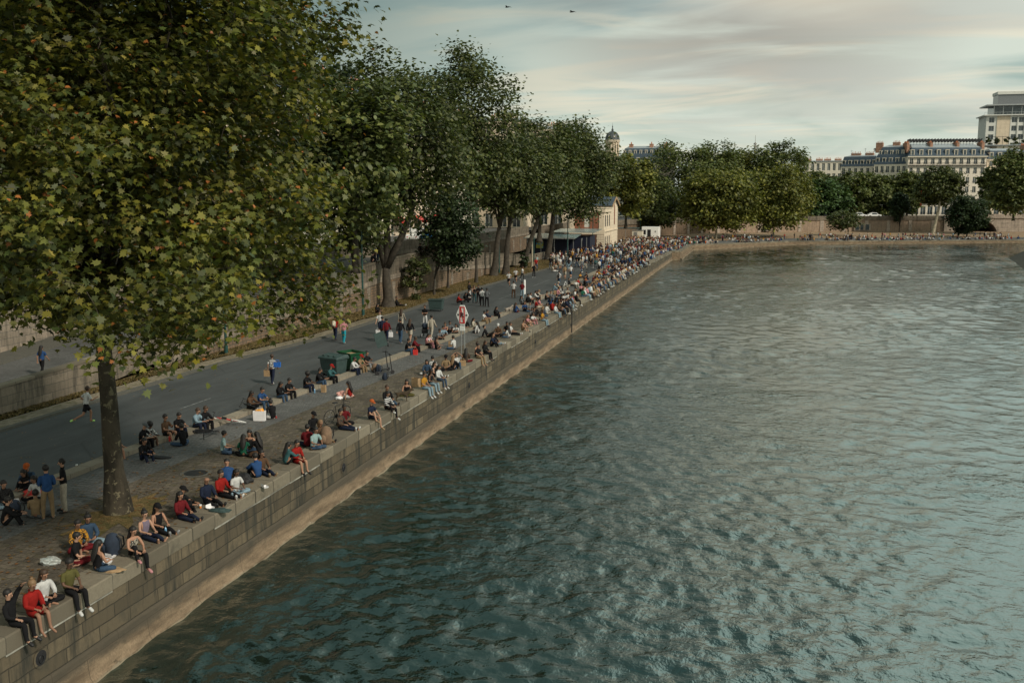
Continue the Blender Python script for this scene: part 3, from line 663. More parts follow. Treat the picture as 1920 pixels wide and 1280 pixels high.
def chimney(parent, x, y, z, w_, d_, h, n=5, m=None):
    o = MB().box(x-w_/2, x+w_/2, y-d_/2, y+d_/2, z-2.0, z+h).box(x-w_/2-.08, x+w_/2+.08, y-d_/2-.08, y+d_/2+.08, z+h-.18, z+h-.03).build('chimney', m or M['chimney'], parent)
    p_ = MB()
    for i in range(n):
        if w_ > d_: xx, yy_ = x-w_/2+w_*(i+.5)/n, y
        else: xx, yy_ = x, y-d_/2+d_*(i+.5)/n
        p_.tube([(xx, yy_, z+h-.02), (xx, yy_, z+h+.5+.12*(i % 3))], [.13, .09], 6)
    p_.build('chimney_pots', M['pot'], o)
def mansard(parent, W, Dp, z, h, inset, hr, bays, dorm=True, x0=0, y0=0, dw=1.2, dh=1.7, roofm=None):
    mb = MB(); a_ = [(x0-.1, y0-.1), (x0+W+.1, y0-.1), (x0+W+.1, y0+Dp), (x0-.1, y0+Dp)]; b_ = [(x0+inset, y0+inset), (x0+W-inset, y0+inset), (x0+W-inset, y0+Dp-inset), (x0+inset, y0+Dp-inset)]
    mb.add([(*p, z) for p in a_]+[(*p, z+h) for p in b_], [(0, 1, 5, 4), (1, 2, 6, 5), (2, 3, 7, 6), (3, 0, 4, 7)]); r = mb.build('mansard_roof', roofm or M['slate'], parent)
    mb = MB(); ym = y0+Dp/2; k = b_
    mb.add([(*p, z+h+.02) for p in b_]+[(x0+inset+1, ym, z+h+hr), (x0+W-inset-1, ym, z+h+hr)], [(0, 1, 5, 4), (1, 2, 5), (2, 3, 4, 5), (3, 0, 4)]); mb.build('top_roof', M['zinc'], parent)
    if dorm:
        for i in range(bays):
            xc = x0+W*(i+.5)/bays; yo = y0+.12
            d = MB().box(xc-dw/2, xc-dw/2+.16, yo, yo+1.6, z+.35, z+.35+dh).box(xc+dw/2-.16, xc+dw/2, yo, yo+1.6, z+.35, z+.35+dh).box(xc-dw/2-.08, xc+dw/2+.08, yo-.08, yo+1.8, z+.35+dh, z+.55+dh).box(xc-dw/2+.16, xc+dw/2-.16, yo, yo+1.6, z+.30, z+.42)
            o = d.build('dormer', M['cream2'], parent); MB().box(xc-dw/2+.16, xc+dw/2-.16, yo+.12, yo+.2, z+.42, z+.35+dh).build('pane', M['glass'], o)
def bldg(name, label, cat, x, y, z, rz, group=None):
    return empty(name, (x, y, z), rz, label, cat, group)
def body_sides(parent, W, Dp, H, m, z0=0):
    MB().add([(0, 0, z0), (W, 0, z0), (W, Dp, z0), (0, Dp, z0), (0, 0, z0+H), (W, 0, z0+H), (W, Dp, z0+H), (0, Dp, z0+H)], [(1, 2, 6, 5), (2, 3, 7, 6), (3, 0, 4, 7)]).build('side_wall', m, parent)
# --- pale apartment building at the far right (Y about 372)
z0 = 3
L_ = atY(1697, 400, 372); Rr = atY(1843, 400, 372+4)
ang = math.atan2(Rr.y-L_.y, Rr.x-L_.x); W = math.dist((L_.x, L_.y), (Rr.x, Rr.y)); 
b = bldg('apartment_building', 'long pale six storey apartment building with slate mansard and blank attic dormers', 'building', L_.x, L_.y, z0, ang, 'buildings across the river')
H = atY(1700, 293, 372).z - z0
def strip_rows(H, n, fh0=4.2):
    rows = [(.3, 3.2, 1.7)]; fh = (H-fh0)/(n-1)
    for i in range(1, n): rows.append((fh0+(i-1)*fh+.45, fh0+(i-1)*fh+fh-.65, 1.15))
    return rows
facade(M['paleblock'], W, H, strip_rows(H, 6), 11, b, framem=M['shutter'])
body_sides(b, W, 14, H, M['paleblock'])
MB().box(-.2, W+.2, -.45, 0, 4.25, 4.5).build('cornice', M['cream2'], b); MB().box(-.3, W+.3, -.7, 0, H-.35, H-.02).build('cornice', M['cream2'], b)
fh = (H-4.2)/5
for k in (1, 5):
    zz = 4.2+(k-1)*fh if k > 1 else 4.5; mb = MB().box(0, W, -.75, -.7, zz+.95, zz+1.0).box(0, W, -.8, -.02, zz+.01, zz+.12)
    for q in np.arange(0, W, .22): mb.box(q, q+.03, -.74, -.71, zz+.12, zz+.95)
    mb.build('balcony', M['black_iron'], b)
mh = atY(1700, 277, 372).z-z0-H
mansard(b, W, 13, H, mh, 1.5, 1.6, 9)
for q in (.02, .32, .66, .98): chimney(b, W*q, 5, H+mh+.4, .9, 5, 1.4, 7, M['chimney'])
tr_ = MB()
for i in range(24):
    xx = 1+i*(W-2)/23; tr_.obox((xx+.4, 5.2, H+mh+2.6), (.62, 0, .22), (0, .06, 0), (.1, 0, .55))
    tr_.box(xx-.04, xx+.04, 5.1, 5.2, H+mh+.6, H+mh+3)
tr_.box(0, W, 5.0, 5.1, H+mh+1.9, H+mh+2.0); tr_.build('roof_trellis', M['black_iron'], b)
# right wing
p0 = atY(1843, 400, 378); b2 = bldg('apartment_wing', 'slate roofed wing right of the long pale apartment building', 'building', p0.x+.2, p0.y, z0, ang, 'buildings across the river')
H2 = atY(1850, 298, 378).z-z0; facade(M['cream'], 14, H2, strip_rows(H2, 6), 5, b2); body_sides(b2, 14, 12, H2, M['cream']); mansard(b2, 14, 12, H2, 2.8, 1.4, .9, 5); chimney(b2, 13.6, 5, H2+3.2, .8, 4, 1.6, 6)
# mansard building to its left
p0 = atY(1634, 400, 378); p1 = atY(1696, 400, 374); W = math.dist((p0.x, p0.y), (p1.x, p1.y))-.15; H3 = atY(1660, 308, 376).z-z0
b3 = bldg('mansard_building', 'dark slate building with two rows of small attic windows beside the pale block', 'building', p0.x, p0.y, z0, math.atan2(p1.y-p0.y, p1.x-p0.x), 'buildings across the river')
facade(M['cream2'], W, H3, strip_rows(H3, 5), 6, b3); body_sides(b3, W, 13, H3, M['cream2']); mansard(b3, W, 12, H3, 3.0, .7, .1, 5); mansard(b3, W-1.6, 10.6, H3+3.0, 3.0, 1.3, .9, 5, x0=.8, y0=.8, dw=.9, dh=1.3)
for q in (.03, .55): chimney(b3, W*q, 5, H3+6.2, 2.4, 1.2, 1.5, 5)
p0 = atY(1572, 400, 395); p1 = atY(1640, 400, 390); W = math.dist((p0.x, p0.y), (p1.x, p1.y)); H3 = atY(1600, 312, 392).z-z0
b4 = bldg('slate_roof_house', 'low blue slate roof with a dish antenna left of the mansard building', 'building', p0.x, p0.y, z0, math.atan2(p1.y-p0.y, p1.x-p0.x), 'buildings across the river')
facade(M['cream2'], W, H3, strip_rows(H3, 5), 6, b4); body_sides(b4, W, 13, H3, M['cream2']); mansard(b4, W, 12, H3, 3.6, .9, .7, 6)
chimney(b4, 4, 5, H3+4, 3.5, 1, .9, 6); chimney(b4, 9, 5, H3+4, 3, 1, .9, 6)
dsh = MB(); dsh.tube([(11.5, 3, H3+4), (11.5, 3, H3+5.8)], .07, 6); n_ = 12
dsh.add([(11.5+.75*math.cos(a_), 2.7+.2*math.sin(a_), H3+5.9+.7*math.sin(a_)) for a_ in np.linspace(0, 2*math.pi, n_, endpoint=False)]+[(11.5, 3.2, H3+5.9)], [(i, (i+1) % n_, n_) for i in range(n_)]); dsh.build('dish_antenna', M['steel'], b4)
an = MB()
for q, hh in ((2, 2.2), (7, 2.8)):
    an.tube([(q, 6, H3+4), (q, 6, H3+4+hh)], .05, 5); an.box(q-.5, q+.5, 5.97, 6.03, H3+3.6+hh, H3+3.66+hh)
an.build('aerial', M['black_iron'], b4)
p0 = atY(1505, 400, 420); p1 = atY(1577, 400, 415); H3 = atY(1540, 303, 418).z-z0
b5 = bldg('distant_beige_building', 'low beige block with roof chimneys just above the trees', 'building', p0.x, p0.y, z0, 0, 'buildings across the river')
W = p1.x-p0.x; facade(M['cream2'], W, H3, strip_rows(H3, 5), 7, b5, rail=False); body_sides(b5, W, 10, H3, M['cream2'])
MB().box(-.3, W+.3, -.3, 10, H3, H3+.4).build('roof', M['zinc'], b5)
for q in (.1, .4, .62, .9): chimney(b5, W*q, 4, H3+.4, 2.6, .9, .7, 5)
# tower block
p0 = atY(1847, 262, 470); W = 32; zt_ = atY(1880, 217, 470).z; b6 = bldg('tower_block', 'tall beige modern tower with glazed rooftop terrace above the apartment roofs', 'building', p0.x, 470, z0, 0, 'buildings across the river')
Ht = zt_-z0; nfl = 8; fh = 3.55; rows = []; zz = Ht-.7
while zz-2.3 > 6: rows.append((zz-2.2, zz, 2.1)); zz -= fh
facade(M['towerstone'], 4.2, Ht, rows, 1, b6, rail=False, glass=M['glass'], framem=M['steel'])
MB().box(4.2, 9.6, -.25, 16, 0, Ht).build('blank_pier', M['cream'], b6)
facade(M['towerstone'], W-9.6, Ht, rows, 8, b6, x0=9.6, rail=False, framem=M['steel'])
mb = MB()
for i in range(9): xx = 9.6+(W-9.6)*i/8; mb.box(xx-.22, xx+.22, -.35, -.02, 0, Ht)
mb.build('fin', M['towerstone'], b6)
MB().add([(0, 0, 0), (0, 16, 0), (0, 16, Ht), (0, 0, Ht)], [(0, 1, 2, 3)]).build('side_wall', M['towerstone'], b6)
MB().box(-1.2, W, -1.4, 16, Ht, Ht+.4).build('terrace_slab', M['towerstone'], b6)
rl = MB().box(-1.1, W, -1.3, -1.25, Ht+1.3, Ht+1.4)
for q in np.arange(-1.1, W, 1.5): rl.box(q, q+.06, -1.3, -1.25, Ht+.4, Ht+1.3)
rl.build('railing', M['steel'], b6)
MB().box(3, W, 2, 14, Ht+.4, Ht+4.2).build('penthouse_glazing', M['glass'], b6)
mb = MB()
for q in np.arange(3, W, 3.6): mb.box(q, q+.3, 1.8, 1.98, Ht+.4, Ht+4.2)
mb.build('mullion', M['steel'], b6)
MB().box(-.2, W, -.6, 15, Ht+4.2, Ht+4.7).build('canopy_roof', M['steel'], b6)
MB().box(4.5, W, 2.5, 12, Ht+4.7, Ht+9).build('penthouse_upper', simple('dark_glazing', (.16, .17, .18), .25), b6); MB().box(4.2, W, 2.1, 12.4, Ht+9, Ht+10.2).build('roof_slab', M['towerstone'], b6)
# low building with planted terrace in front of the tower
p0 = atY(1868, 290, 400); b7 = bldg('terrace_building', 'low pale building with a planted roof terrace in front of the tower', 'building', p0.x, 400, z0, 0, 'buildings across the river')
Hb = atY(1880, 268, 400).z-z0; MB().box(0, 26, 0, 12, 0, Hb-1).build('wall', M['cream2'], b7); MB().box(-5, 26, -.8, 12, Hb-1, Hb-.7).build('roof_slab', M['zinc'], b7)
mb = MB()
for q in np.arange(-4, 26, 1.9): mb.tube([(q, -.3, Hb-.7), (q, -.3, Hb+2.2)], .07, 5)
mb.tube([(-4, -.3, Hb+2.2), (26, -.3, Hb+2.2)], .07, 5); mb.build('pergola_frame', M['black_iron'], b7)
TERR = (p0.x, 400, z0+Hb)
# --- dome tower and distant roofs, centre left
p0 = atY(1148, 280, 420); b8 = bldg('domed_tower', 'cream church turret with dark ribbed dome and finial rising above the trees', 'tower', p0.x, 420, 3, 0)
zb_ = atY(1148, 263, 420).z-3; rad = 2.75
n_ = 16; mb = MB()
for i in range(n_):
    a0 = 2*math.pi*i/n_; c_, s_ = math.cos(a0), math.sin(a0); mb.obox((rad*.98*c_, rad*.98*s_, zb_-6), (.2*c_, .2*s_, 0), (-.25*s_, .25*c_, 0), (0, 0, 6))
mb.tube([(0, 0, 0), (0, 0, zb_)], rad*.93, 24).tube([(0, 0, zb_-.9), (0, 0, zb_-.3), (0, 0, zb_)], [rad*1.12, rad*1.18, rad*1.18], 24).tube([(0, 0, zb_-12.5), (0, 0, zb_-12)], rad*1.15, 24); mb.build('drum', M['cream'], b8)
mb = MB()
for i in range(8):
    a0 = 2*math.pi*(i+.5)/8; c_, s_ = math.cos(a0), math.sin(a0); mb.obox((rad*.95*c_, rad*.95*s_, zb_-3.4), (.12*c_, .12*s_, 0), (-.4*s_, .4*c_, 0), (0, 0, 1.6))
mb.build('lancet_opening', M['dark'], b8)
prof = [(q_[0] if q_[0] > 1 else q_[0]*.55, q_[1]*.56) for q_ in [(rad*1.08, 0), (rad*1.05, .8), (rad*1.0, 2.2), (rad*.9, 3.6), (rad*.72, 4.9), (rad*.5, 5.8), (rad*.36, 6.3), (rad*.30, 6.5), (rad*.30, 7.4), (rad*.34, 7.5), (rad*.2, 8.2), (rad*.1, 9.1), (.28, 9.5), (.45, 10), (.2, 10.5), (.1, 10.7), (.07, 12.6)]]
mb = MB().tube([(0, 0, zb_+q[1]) for q in prof], [q[0] for q in prof], 24)
for i in range(12):
    a0 = 2*math.pi*i/12; c_, s_ = math.cos(a0), math.sin(a0); mb.tube([((q[0]+.06)*c_, (q[0]+.06)*s_, zb_+q[1]) for q in prof[:7]], .08, 5)
mb.build('dome', simple('dome_slate', (.055, .065, .07), .5), b8)
mb = MB()
for i in range(8):
    a0 = 2*math.pi*(i+.5)/8; mb.ball((rad*.98*math.cos(a0), rad*.98*math.sin(a0), zb_+1.3), .32, 8, 5)
mb.build('oeil_de_boeuf', M['cream2'], b8)
p0 = atY(1160, 330, 330); b9 = bldg('slate_town_house', 'blue slate roofs and brick chimneys right of the church dome', 'building', p0.x, 330, 3, 0)
Hs = atY(1200, 306, 330).z-3; Wd = 17.5; facade(M['cream2'], Wd, Hs, strip_rows(Hs, 5), 7, b9, rail=False); body_sides(b9, Wd, 12, Hs, M['cream2'])
mansard(b9, Wd, 11, Hs, 2.6, .7, .1, 7, dw=.9, dh=1.3); mansard(b9, Wd-1.6, 9, Hs+2.6, 2.2, .9, .9, 9, x0=.8, y0=.8, dw=.8, dh=1.1)
for q in (.2, .58, .85): chimney(b9, Wd*q, 4, Hs+4.9, 1.2, 2, 1.4, 4)
# mast
p0 = atY(1415, 300, 900); mb = MB().tube([(0, 0, 0), (0, 0, p0.z+5)], [1.0, .7], 8).tube([(0, 0, p0.z+5), (0, 0, p0.z+15)], [.6, .5], 8).tube([(0, 0, p0.z+14), (0, 0, p0.z+21)], [.2, .12], 5)
for zz in (9, 11, 13): mb.tube([(0, 0, p0.z+zz), (0, 0, p0.z+zz+1.2)], [1.4, 1.3], 8)
o = mb.build('telecom_mast', simple('mast_grey', (.25, .24, .22), .7)); o.location = (p0.x, 900, 0); tag(o, 'slender telecom mast on the skyline above the central trees', 'mast')
# --- row of street facades behind the trees on the left
ROW = [(40, 26, 20, 'cream', 'pale stone corner building seen through the foreground plane leaves'), (67, 24, 22, 'cream2', 'rendered apartment house behind the forked quay tree'),
       (92, 28, 21, 'cream', 'limestone apartment house behind the parked white pickup'), (121, 30, 23, 'cream2', 'pale apartment house behind the middle quay trees'), (152, 26, 20, 'cream', 'stone apartment house behind the red awnings'),
       (180, 24, 22.5, 'cream2', 'cream apartment house topped by a row of chimney pots')]
for i, (y0, w_, h_, m_, lb) in enumerate(ROW):
    b = bldg('street_building', lb, 'building', -58.2, y0, 3, R(90), 'street front behind the quay trees')
    nf = 6; rows = strip_rows(h_-3, nf); facade(M[m_], w_-.2, h_-3, rows, 6, b, rail=i in (2, 3)); body_sides(b, w_-.2, 12, h_-3, M[m_])
    MB().box(-.1, w_-.1, -.5, -.02, h_-3.4, h_-3.05).build('cornice', M['cream2'], b)
    mansard(b, w_-.2, 11, h_-3, 3, 1.2, .8, 6)
    for q in (.05, .5, .95): chimney(b, (w_-.2)*q, 5, h_+.6, .9, 4, 1.3, 6)
    if i in (1, 2, 4):
        for k in range(3):
            aw = MB(); xx = 2+k*(w_-6)/2.; aw.add([(xx, 0, 3.5), (xx+4, 0, 3.5), (xx+4, -1.6, 2.7), (xx, -1.6, 2.7), (xx, -1.62, 2.35), (xx+4, -1.62, 2.35)], [(0, 3, 2, 1), (3, 4, 5, 2)]); aw.build('shop_awning', M['red_paint'] if i == 4 else (M['orange_paint'] if k == 1 else M['plastic_green']), b)
# higher buildings peeking above the trees, x 905-1010 in the photo
p0 = atY(903, 240, 205); zc_ = atY(930, 222, 205).z
b = bldg('tall_cream_house', 'tall cream house with chimney pots showing over the tree tops', 'building', p0.x-3, 205, 3, 0); facade(M['cream'], 12, zc_-3.6, strip_rows(zc_-3.6, 7), 4, b, rail=False); body_sides(b, 12, 9, zc_-3.6, M['cream'])
MB().box(0, 12, 0, 9, zc_-3.59, zc_-3).build('roof', M['zinc'], b); chimney(b, 7.2, 2, zc_-2.9, 5.5, 1, .6, 10, M['cream']); 
p0 = atY(955, 250, 225); zc_ = atY(970, 238, 225).z
b = bldg('stone_house', 'pale stone house with a round clipped roof tree beside the chimneys', 'building', p0.x, 225, 3, 0); facade(M['cream'], 13, zc_-3.6, strip_rows(zc_-3.6, 7), 4, b, rail=False); body_sides(b, 13, 9, zc_-3.6, M['cream'])
MB().box(0, 13, 0, 9, zc_-3.59, zc_-3).build('roof', M['zinc'], b); chimney(b, 3, 2, zc_-2.9, 4, 1, .5, 8, M['cream']); chimney(b, 10, 2, zc_-2.9, 3, 1, .4, 5, M['cream'])
# --- brick pump house on the quay
YH = 190.0; pl = atY(1068, 460, YH); prr = atY(1132, 460, YH); xr = prr.x; xl = pl.x; Wp = xr-xl; zq = quay_z(YH)-.1
ph = bldg('brick_pump_house', 'red brick and stone quay house with white shutters and a slate gable roof', 'building', xl, YH, zq, 0)
za = atY(1100, 430, YH).z-zq; zb2 = atY(1100, 398, YH).z-zq; zc2 = atY(1100, 391, YH).z-zq
facade(M['brick'], Wp, zb2-za, [(.35, zb2-za-.5, 1.05)], 1, ph, x0=0, z0=za, shutters=True, name='brick_wall')
MB().box(0, Wp, .0, .5, 0, za-.35).build('lower_wall', M['brick'], ph)
MB().box(-.1, Wp+.12, -.18, .5, za-.95, za-.002).build('string_course', M['cream'], ph)
MB().box(-.2, Wp+.25, -.3, 9, zb2, zc2).box(-.3, Wp+.4, -.42, 9.1, zc2, zc2+.14).build('cornice', M['cream'], ph)
mb = MB()
for xx in (.0, Wp-.95): mb.box(xx, xx+.95, -.1, -.003, za, zb2)
for k in range(7): mb.box(-.02-(k % 2)*.06+(Wp-1.3), Wp+.1, -.16, -.004, .02+k*(za-1)/7, (k+1)*(za-1)/7-.03); mb.box(-.05, 1.1+(k % 2)*.25, -.16, -.004, .02+k*(za-1)/7, (k+1)*(za-1)/7-.03)
mb.build('stone_quoin', M['cream'], ph)
sw = empty('side_wall_dummy', (0, 0, 0)); bpy.data.objects.remove(sw)
Ls = 8.8
mb = MB().add([(Wp, 0, 0), (Wp, Ls, 0), (Wp, Ls, zb2), (Wp, 0, zb2)], [(0, 1, 2, 3)]).add([(0, 0, 0), (0, Ls, 0), (0, Ls, zb2), (0, 0, zb2)], [(3, 2, 1, 0)]); mb.build('side_wall', M['cream'], ph)
mb = MB()
for k in range(3):
    for zz0, zz1 in ((.5, za-1.4), (za+.5, zb2-.6)): mb.box(Wp-.02, Wp+.02, 1.2+k*2.6, 2.2+k*2.6, zz0, zz1)
mb.build('side_opening', M['dark'], ph)
MB().box(Wp, Wp+.2, 0, Ls+9, za-.5, za-.25).build('string_course', M['cream'], ph)
# taller gabled block behind it
Yb = Ls; Lb = 9.5; ze = atY(1130, 384, YH+Ls).z-zq; zr = atY(1148, 369, YH+Ls+4).z-zq; x0_ = Wp-8.2
mb = MB().add([(x0_, Yb, 0), (Wp+.05, Yb, 0), (Wp+.05, Yb+Lb, 0), (x0_, Yb+Lb, 0), (x0_, Yb, ze), (Wp+.05, Yb, ze), (Wp+.05, Yb+Lb, ze), (x0_, Yb+Lb, ze), (Wp+.05, Yb+Lb/2, zr-.15), (x0_, Yb+Lb/2, zr-.15)], [(0, 1, 5, 4), (1, 2, 6, 8, 5), (2, 3, 7, 6), (3, 0, 4, 9, 7)]); mb.build('gable_block', M['cream'], ph)
rf = MB().add([(x0_-.3, Yb-.5, ze-.1), (Wp+.5, Yb-.5, ze-.1), (Wp+.5, Yb+Lb/2, zr), (x0_-.3, Yb+Lb/2, zr), (Wp+.5, Yb+Lb+.5, ze-.1), (x0_-.3, Yb+Lb+.5, ze-.1)], [(0, 1, 2, 3), (3, 2, 4, 5)])
o = rf.build('gable_roof', M['slate'], ph); s_ = o.modifiers.new('s', 'SOLIDIFY'); s_.thickness = .16
mb = MB()
for (ya, zzA, yb_, zzB) in ((Yb-.5, ze-.25, Yb+Lb/2, zr-.15), (Yb+Lb/2, zr-.15, Yb+Lb+.5, ze-.25)): mb.obox((Wp+.45, (ya+yb_)/2, (zzA+zzB)/2), (.07, 0, 0), (0, (yb_-ya)/2, (zzB-zzA)/2), (0, 0, .18))
mb.build('bargeboard', M['paper'], ph)
arc_ = [(Wp+.07, Yb+Lb/2-.7, za+.6), (Wp+.07, Yb+Lb/2+.7, za+.6), (Wp+.07, Yb+Lb/2+.7, ze-.6)]+[(Wp+.07, Yb+Lb/2+.7*math.cos(a_), ze-.6+.7*math.sin(a_)) for a_ in np.linspace(0, math.pi, 8)[1:]]
MB().add(arc_, [tuple(range(len(arc_)))]).build('arched_niche', M['brick'], ph)
# --- glass terrace canopy with dark booths
sx0 = at(1008, 478).x; sY = 164; Wc = 10.2
cn = empty('terrace_canopy', (sx0-.6, sY, 0), 0, 'steel and glass terrace canopy over dark kiosks against the pump house', 'canopy')
mb = MB()
for i in range(5):
    x = .5+i*(Wc-1)/4
    for yy_ in (0, 5, 10): mb.box(x-.06, x+.06, yy_-.06, yy_+.06, 0, 2.9)
    mb.obox((x, 0.3, 2.5), (.03, 0, 0), (0, .4, .4), (0, .03, -.03))
mb.build('post', M['steel'], cn)
def slope(xa, xb, ya, yb_, z_, dz, nm):
    mb = MB(); n_ = 9
    for i in range(n_):
        a_, b_ = xa+(xb-xa)*i/n_, xa+(xb-xa)*(i+1)/n_; am = .12*math.sin(i*2.1)
        mb.add([(a_, ya, z_), (b_, ya, z_+am*0), (b_, yb_, z_+dz), (a_, yb_, z_+dz), (a_, ya, z_-.1), (b_, ya, z_-.1), (b_, yb_, z_+dz-.1), (a_, yb_, z_+dz-.1)], [(0, 1, 2, 3), (0, 4, 5, 1), (7, 6, 5, 4), (1, 5, 6, 2), (0, 3, 7, 4)]); mb.box(a_-.04, a_+.04, ya-.03, yb_, z_+.005, z_+.06) if False else None
    return mb.build(nm, simple(nm+'_glass', (.20, .27, .27), .2, var=.3, nscale=.8), cn)
slope(0, Wc-1.5, -.8, 6, 2.95, .5, 'lower_canopy'); slope(3.5, Wc+.8, 5, 14, 3.75, .3, 'upper_canopy')
mb = MB()
for i in range(10): mb.box(i*(Wc-1.5)/9-.03, i*(Wc-1.5)/9+.03, -.85, -.8, 2.75, 3.0)
mb.box(0, Wc-1.5, -.86, -.81, 2.80, 2.96); mb.build('gutter', M['steel'], cn)
MB().box(-.2, 3.2, 2.2, 8, 0, 2.8).box(3.4, 6.5, 3.5, 9, 0, 2.8).box(6.6, Wc, 5.5, 11, 0, 3).build('kiosk', simple('dark_blue_panel', (.010, .013, .03), .5), cn)
ps = MB().box(1.5, 2.7, 2.12, 2.19, 1.1, 2.4).build('wall_poster', None, cn); t = NT('poster_print', .6); v_ = t.n('ShaderNodeTexVoronoi'); v_.inputs['Scale'].default_value = 2.2; t.l(t.tc.outputs['Object'], v_.inputs[0]); t.color(t.mix(t.ramp(v_.outputs[0], .3, .5), (.08, .35, .60), (.55, .55, .12))); ps.data.materials.append(t.m)
# --- white container office and flat canopy behind the crowd
pc = atY(1203, 443, 262); pd = atY(1235, 443, 262); ho = empty('site_office', (pc.x, 262, quay_z(262)+.3), R(-4), 'white flat roofed container office behind the crowd', 'cabin')
Wk = pd.x-pc.x; MB().box(0, Wk, 0, 2.6, .15, 3.0).build('shell', M['white_paint'], ho, bevel=.04)
for xx, ww, z1, z2, nm in ((1.5, .9, .3, 2.3, 'door'), (.3, .8, 1.0, 2.2, 'window'), (Wk-1.0, .35, 1.6, 2.0, 'vent')): MB().box(xx, xx+ww, -.04, -.003, z1, z2).build(nm, M['dark'] if nm != 'vent' else M['steel'], ho)
pa = atY(1150, 443, 245); cn2 = empty('flat_canopy', (pa.x, 245, quay_z(245)+.2), 0, 'flat teal awning roof between the gable house and the white container', 'canopy')
MB().box(0, 6, 0, 4, 2.9, 3.1).build('canopy_roof', M['plastic_grey'], cn2)
mb = MB()
for xx in (.2, 3, 5.8): mb.box(xx-.05, xx+.05, .1, .2, 0, 2.9)
mb.build('post', M['steel'], cn2)
pk = atY(1184, 446, 250); k_ = empty('grey_cabin', (pk.x, 251, quay_z(250)+.2), 0, 'low pale grey cabin left of the white container', 'cabin'); MB().box(0, 2.6, 0, 2.2, 0, 2.3).build('shell', M['cream2'], k_, bevel=.03); MB().box(-.1, 2.7, -.1, 2.3, 2.3, 2.4).build('roof', M['steel'], k_); MB().box(.4, 1.2, -.03, -.002, .1, 2.0).build('door', M['steel'], k_)
# =============================================================== trees
def poly_mesh(name, tpl, cen, fx, fy, size, colr, mat):
    """many small flat faces: template tpl (k,3) in each leaf's frame fx, fy, normal"""
    n, k = len(cen), len(tpl); fz = np.cross(fx, fy)
    v = cen[:, None, :] + size[:, None, None]*(tpl[None, :, 0:1]*fx[:, None, :] + tpl[None, :, 1:2]*fy[:, None, :] + tpl[None, :, 2:3]*fz[:, None, :])
    me = bpy.data.meshes.new(name); me.vertices.add(n*k); me.vertices.foreach_set('co', v.reshape(-1).astype(np.float32))
    me.loops.add(n*k); me.loops.foreach_set('vertex_index', np.arange(n*k, dtype=np.int32)); me.polygons.add(n)
    me.polygons.foreach_set('loop_start', np.arange(0, n*k, k, dtype=np.int32)); me.update(calc_edges=True)
    at_ = me.attributes.new('col', 'FLOAT_COLOR', 'FACE'); c4 = np.ones((n, 4), np.float32); c4[:, :3] = colr; at_.data.foreach_set('color', c4.reshape(-1))
    me.materials.append(mat); return me
MAPLE = np.array([(0, 0, 0), (.30, -.16, -.03), (.26, .06, 0), (.62, .16, -.08), (.34, .34, 0), (.40, .60, -.04), (.18, .56, 0), (0, 1.0, -.12), (-.18, .56, 0), (-.40, .60, -.04), (-.34, .34, 0), (-.62, .16, -.08), (-.26, .06, 0), (-.30, -.16, -.03)], float)
OVAL = np.array([(0, -.5, 0), (.36, -.12, .05), (.30, .28, .05), (0, .55, -.08), (-.32, .25, .06), (-.34, -.15, .05)], float)
def frames(n, rs, droop=.6, out=None, upb=.9):
    nz = rs.normal(size=(n, 3)); nz[:, 2] = np.abs(nz[:, 2])+upb
    if out is not None: nz += out*.55
    nz /= np.linalg.norm(nz, axis=1)[:, None]
    d = rs.normal(size=(n, 3)); d[:, 2] -= droop*1.5
    if out is not None: d += out*.6
    d -= nz*(d*nz).sum(1)[:, None]; d /= np.linalg.norm(d, axis=1)[:, None]
    return np.cross(d, nz), d
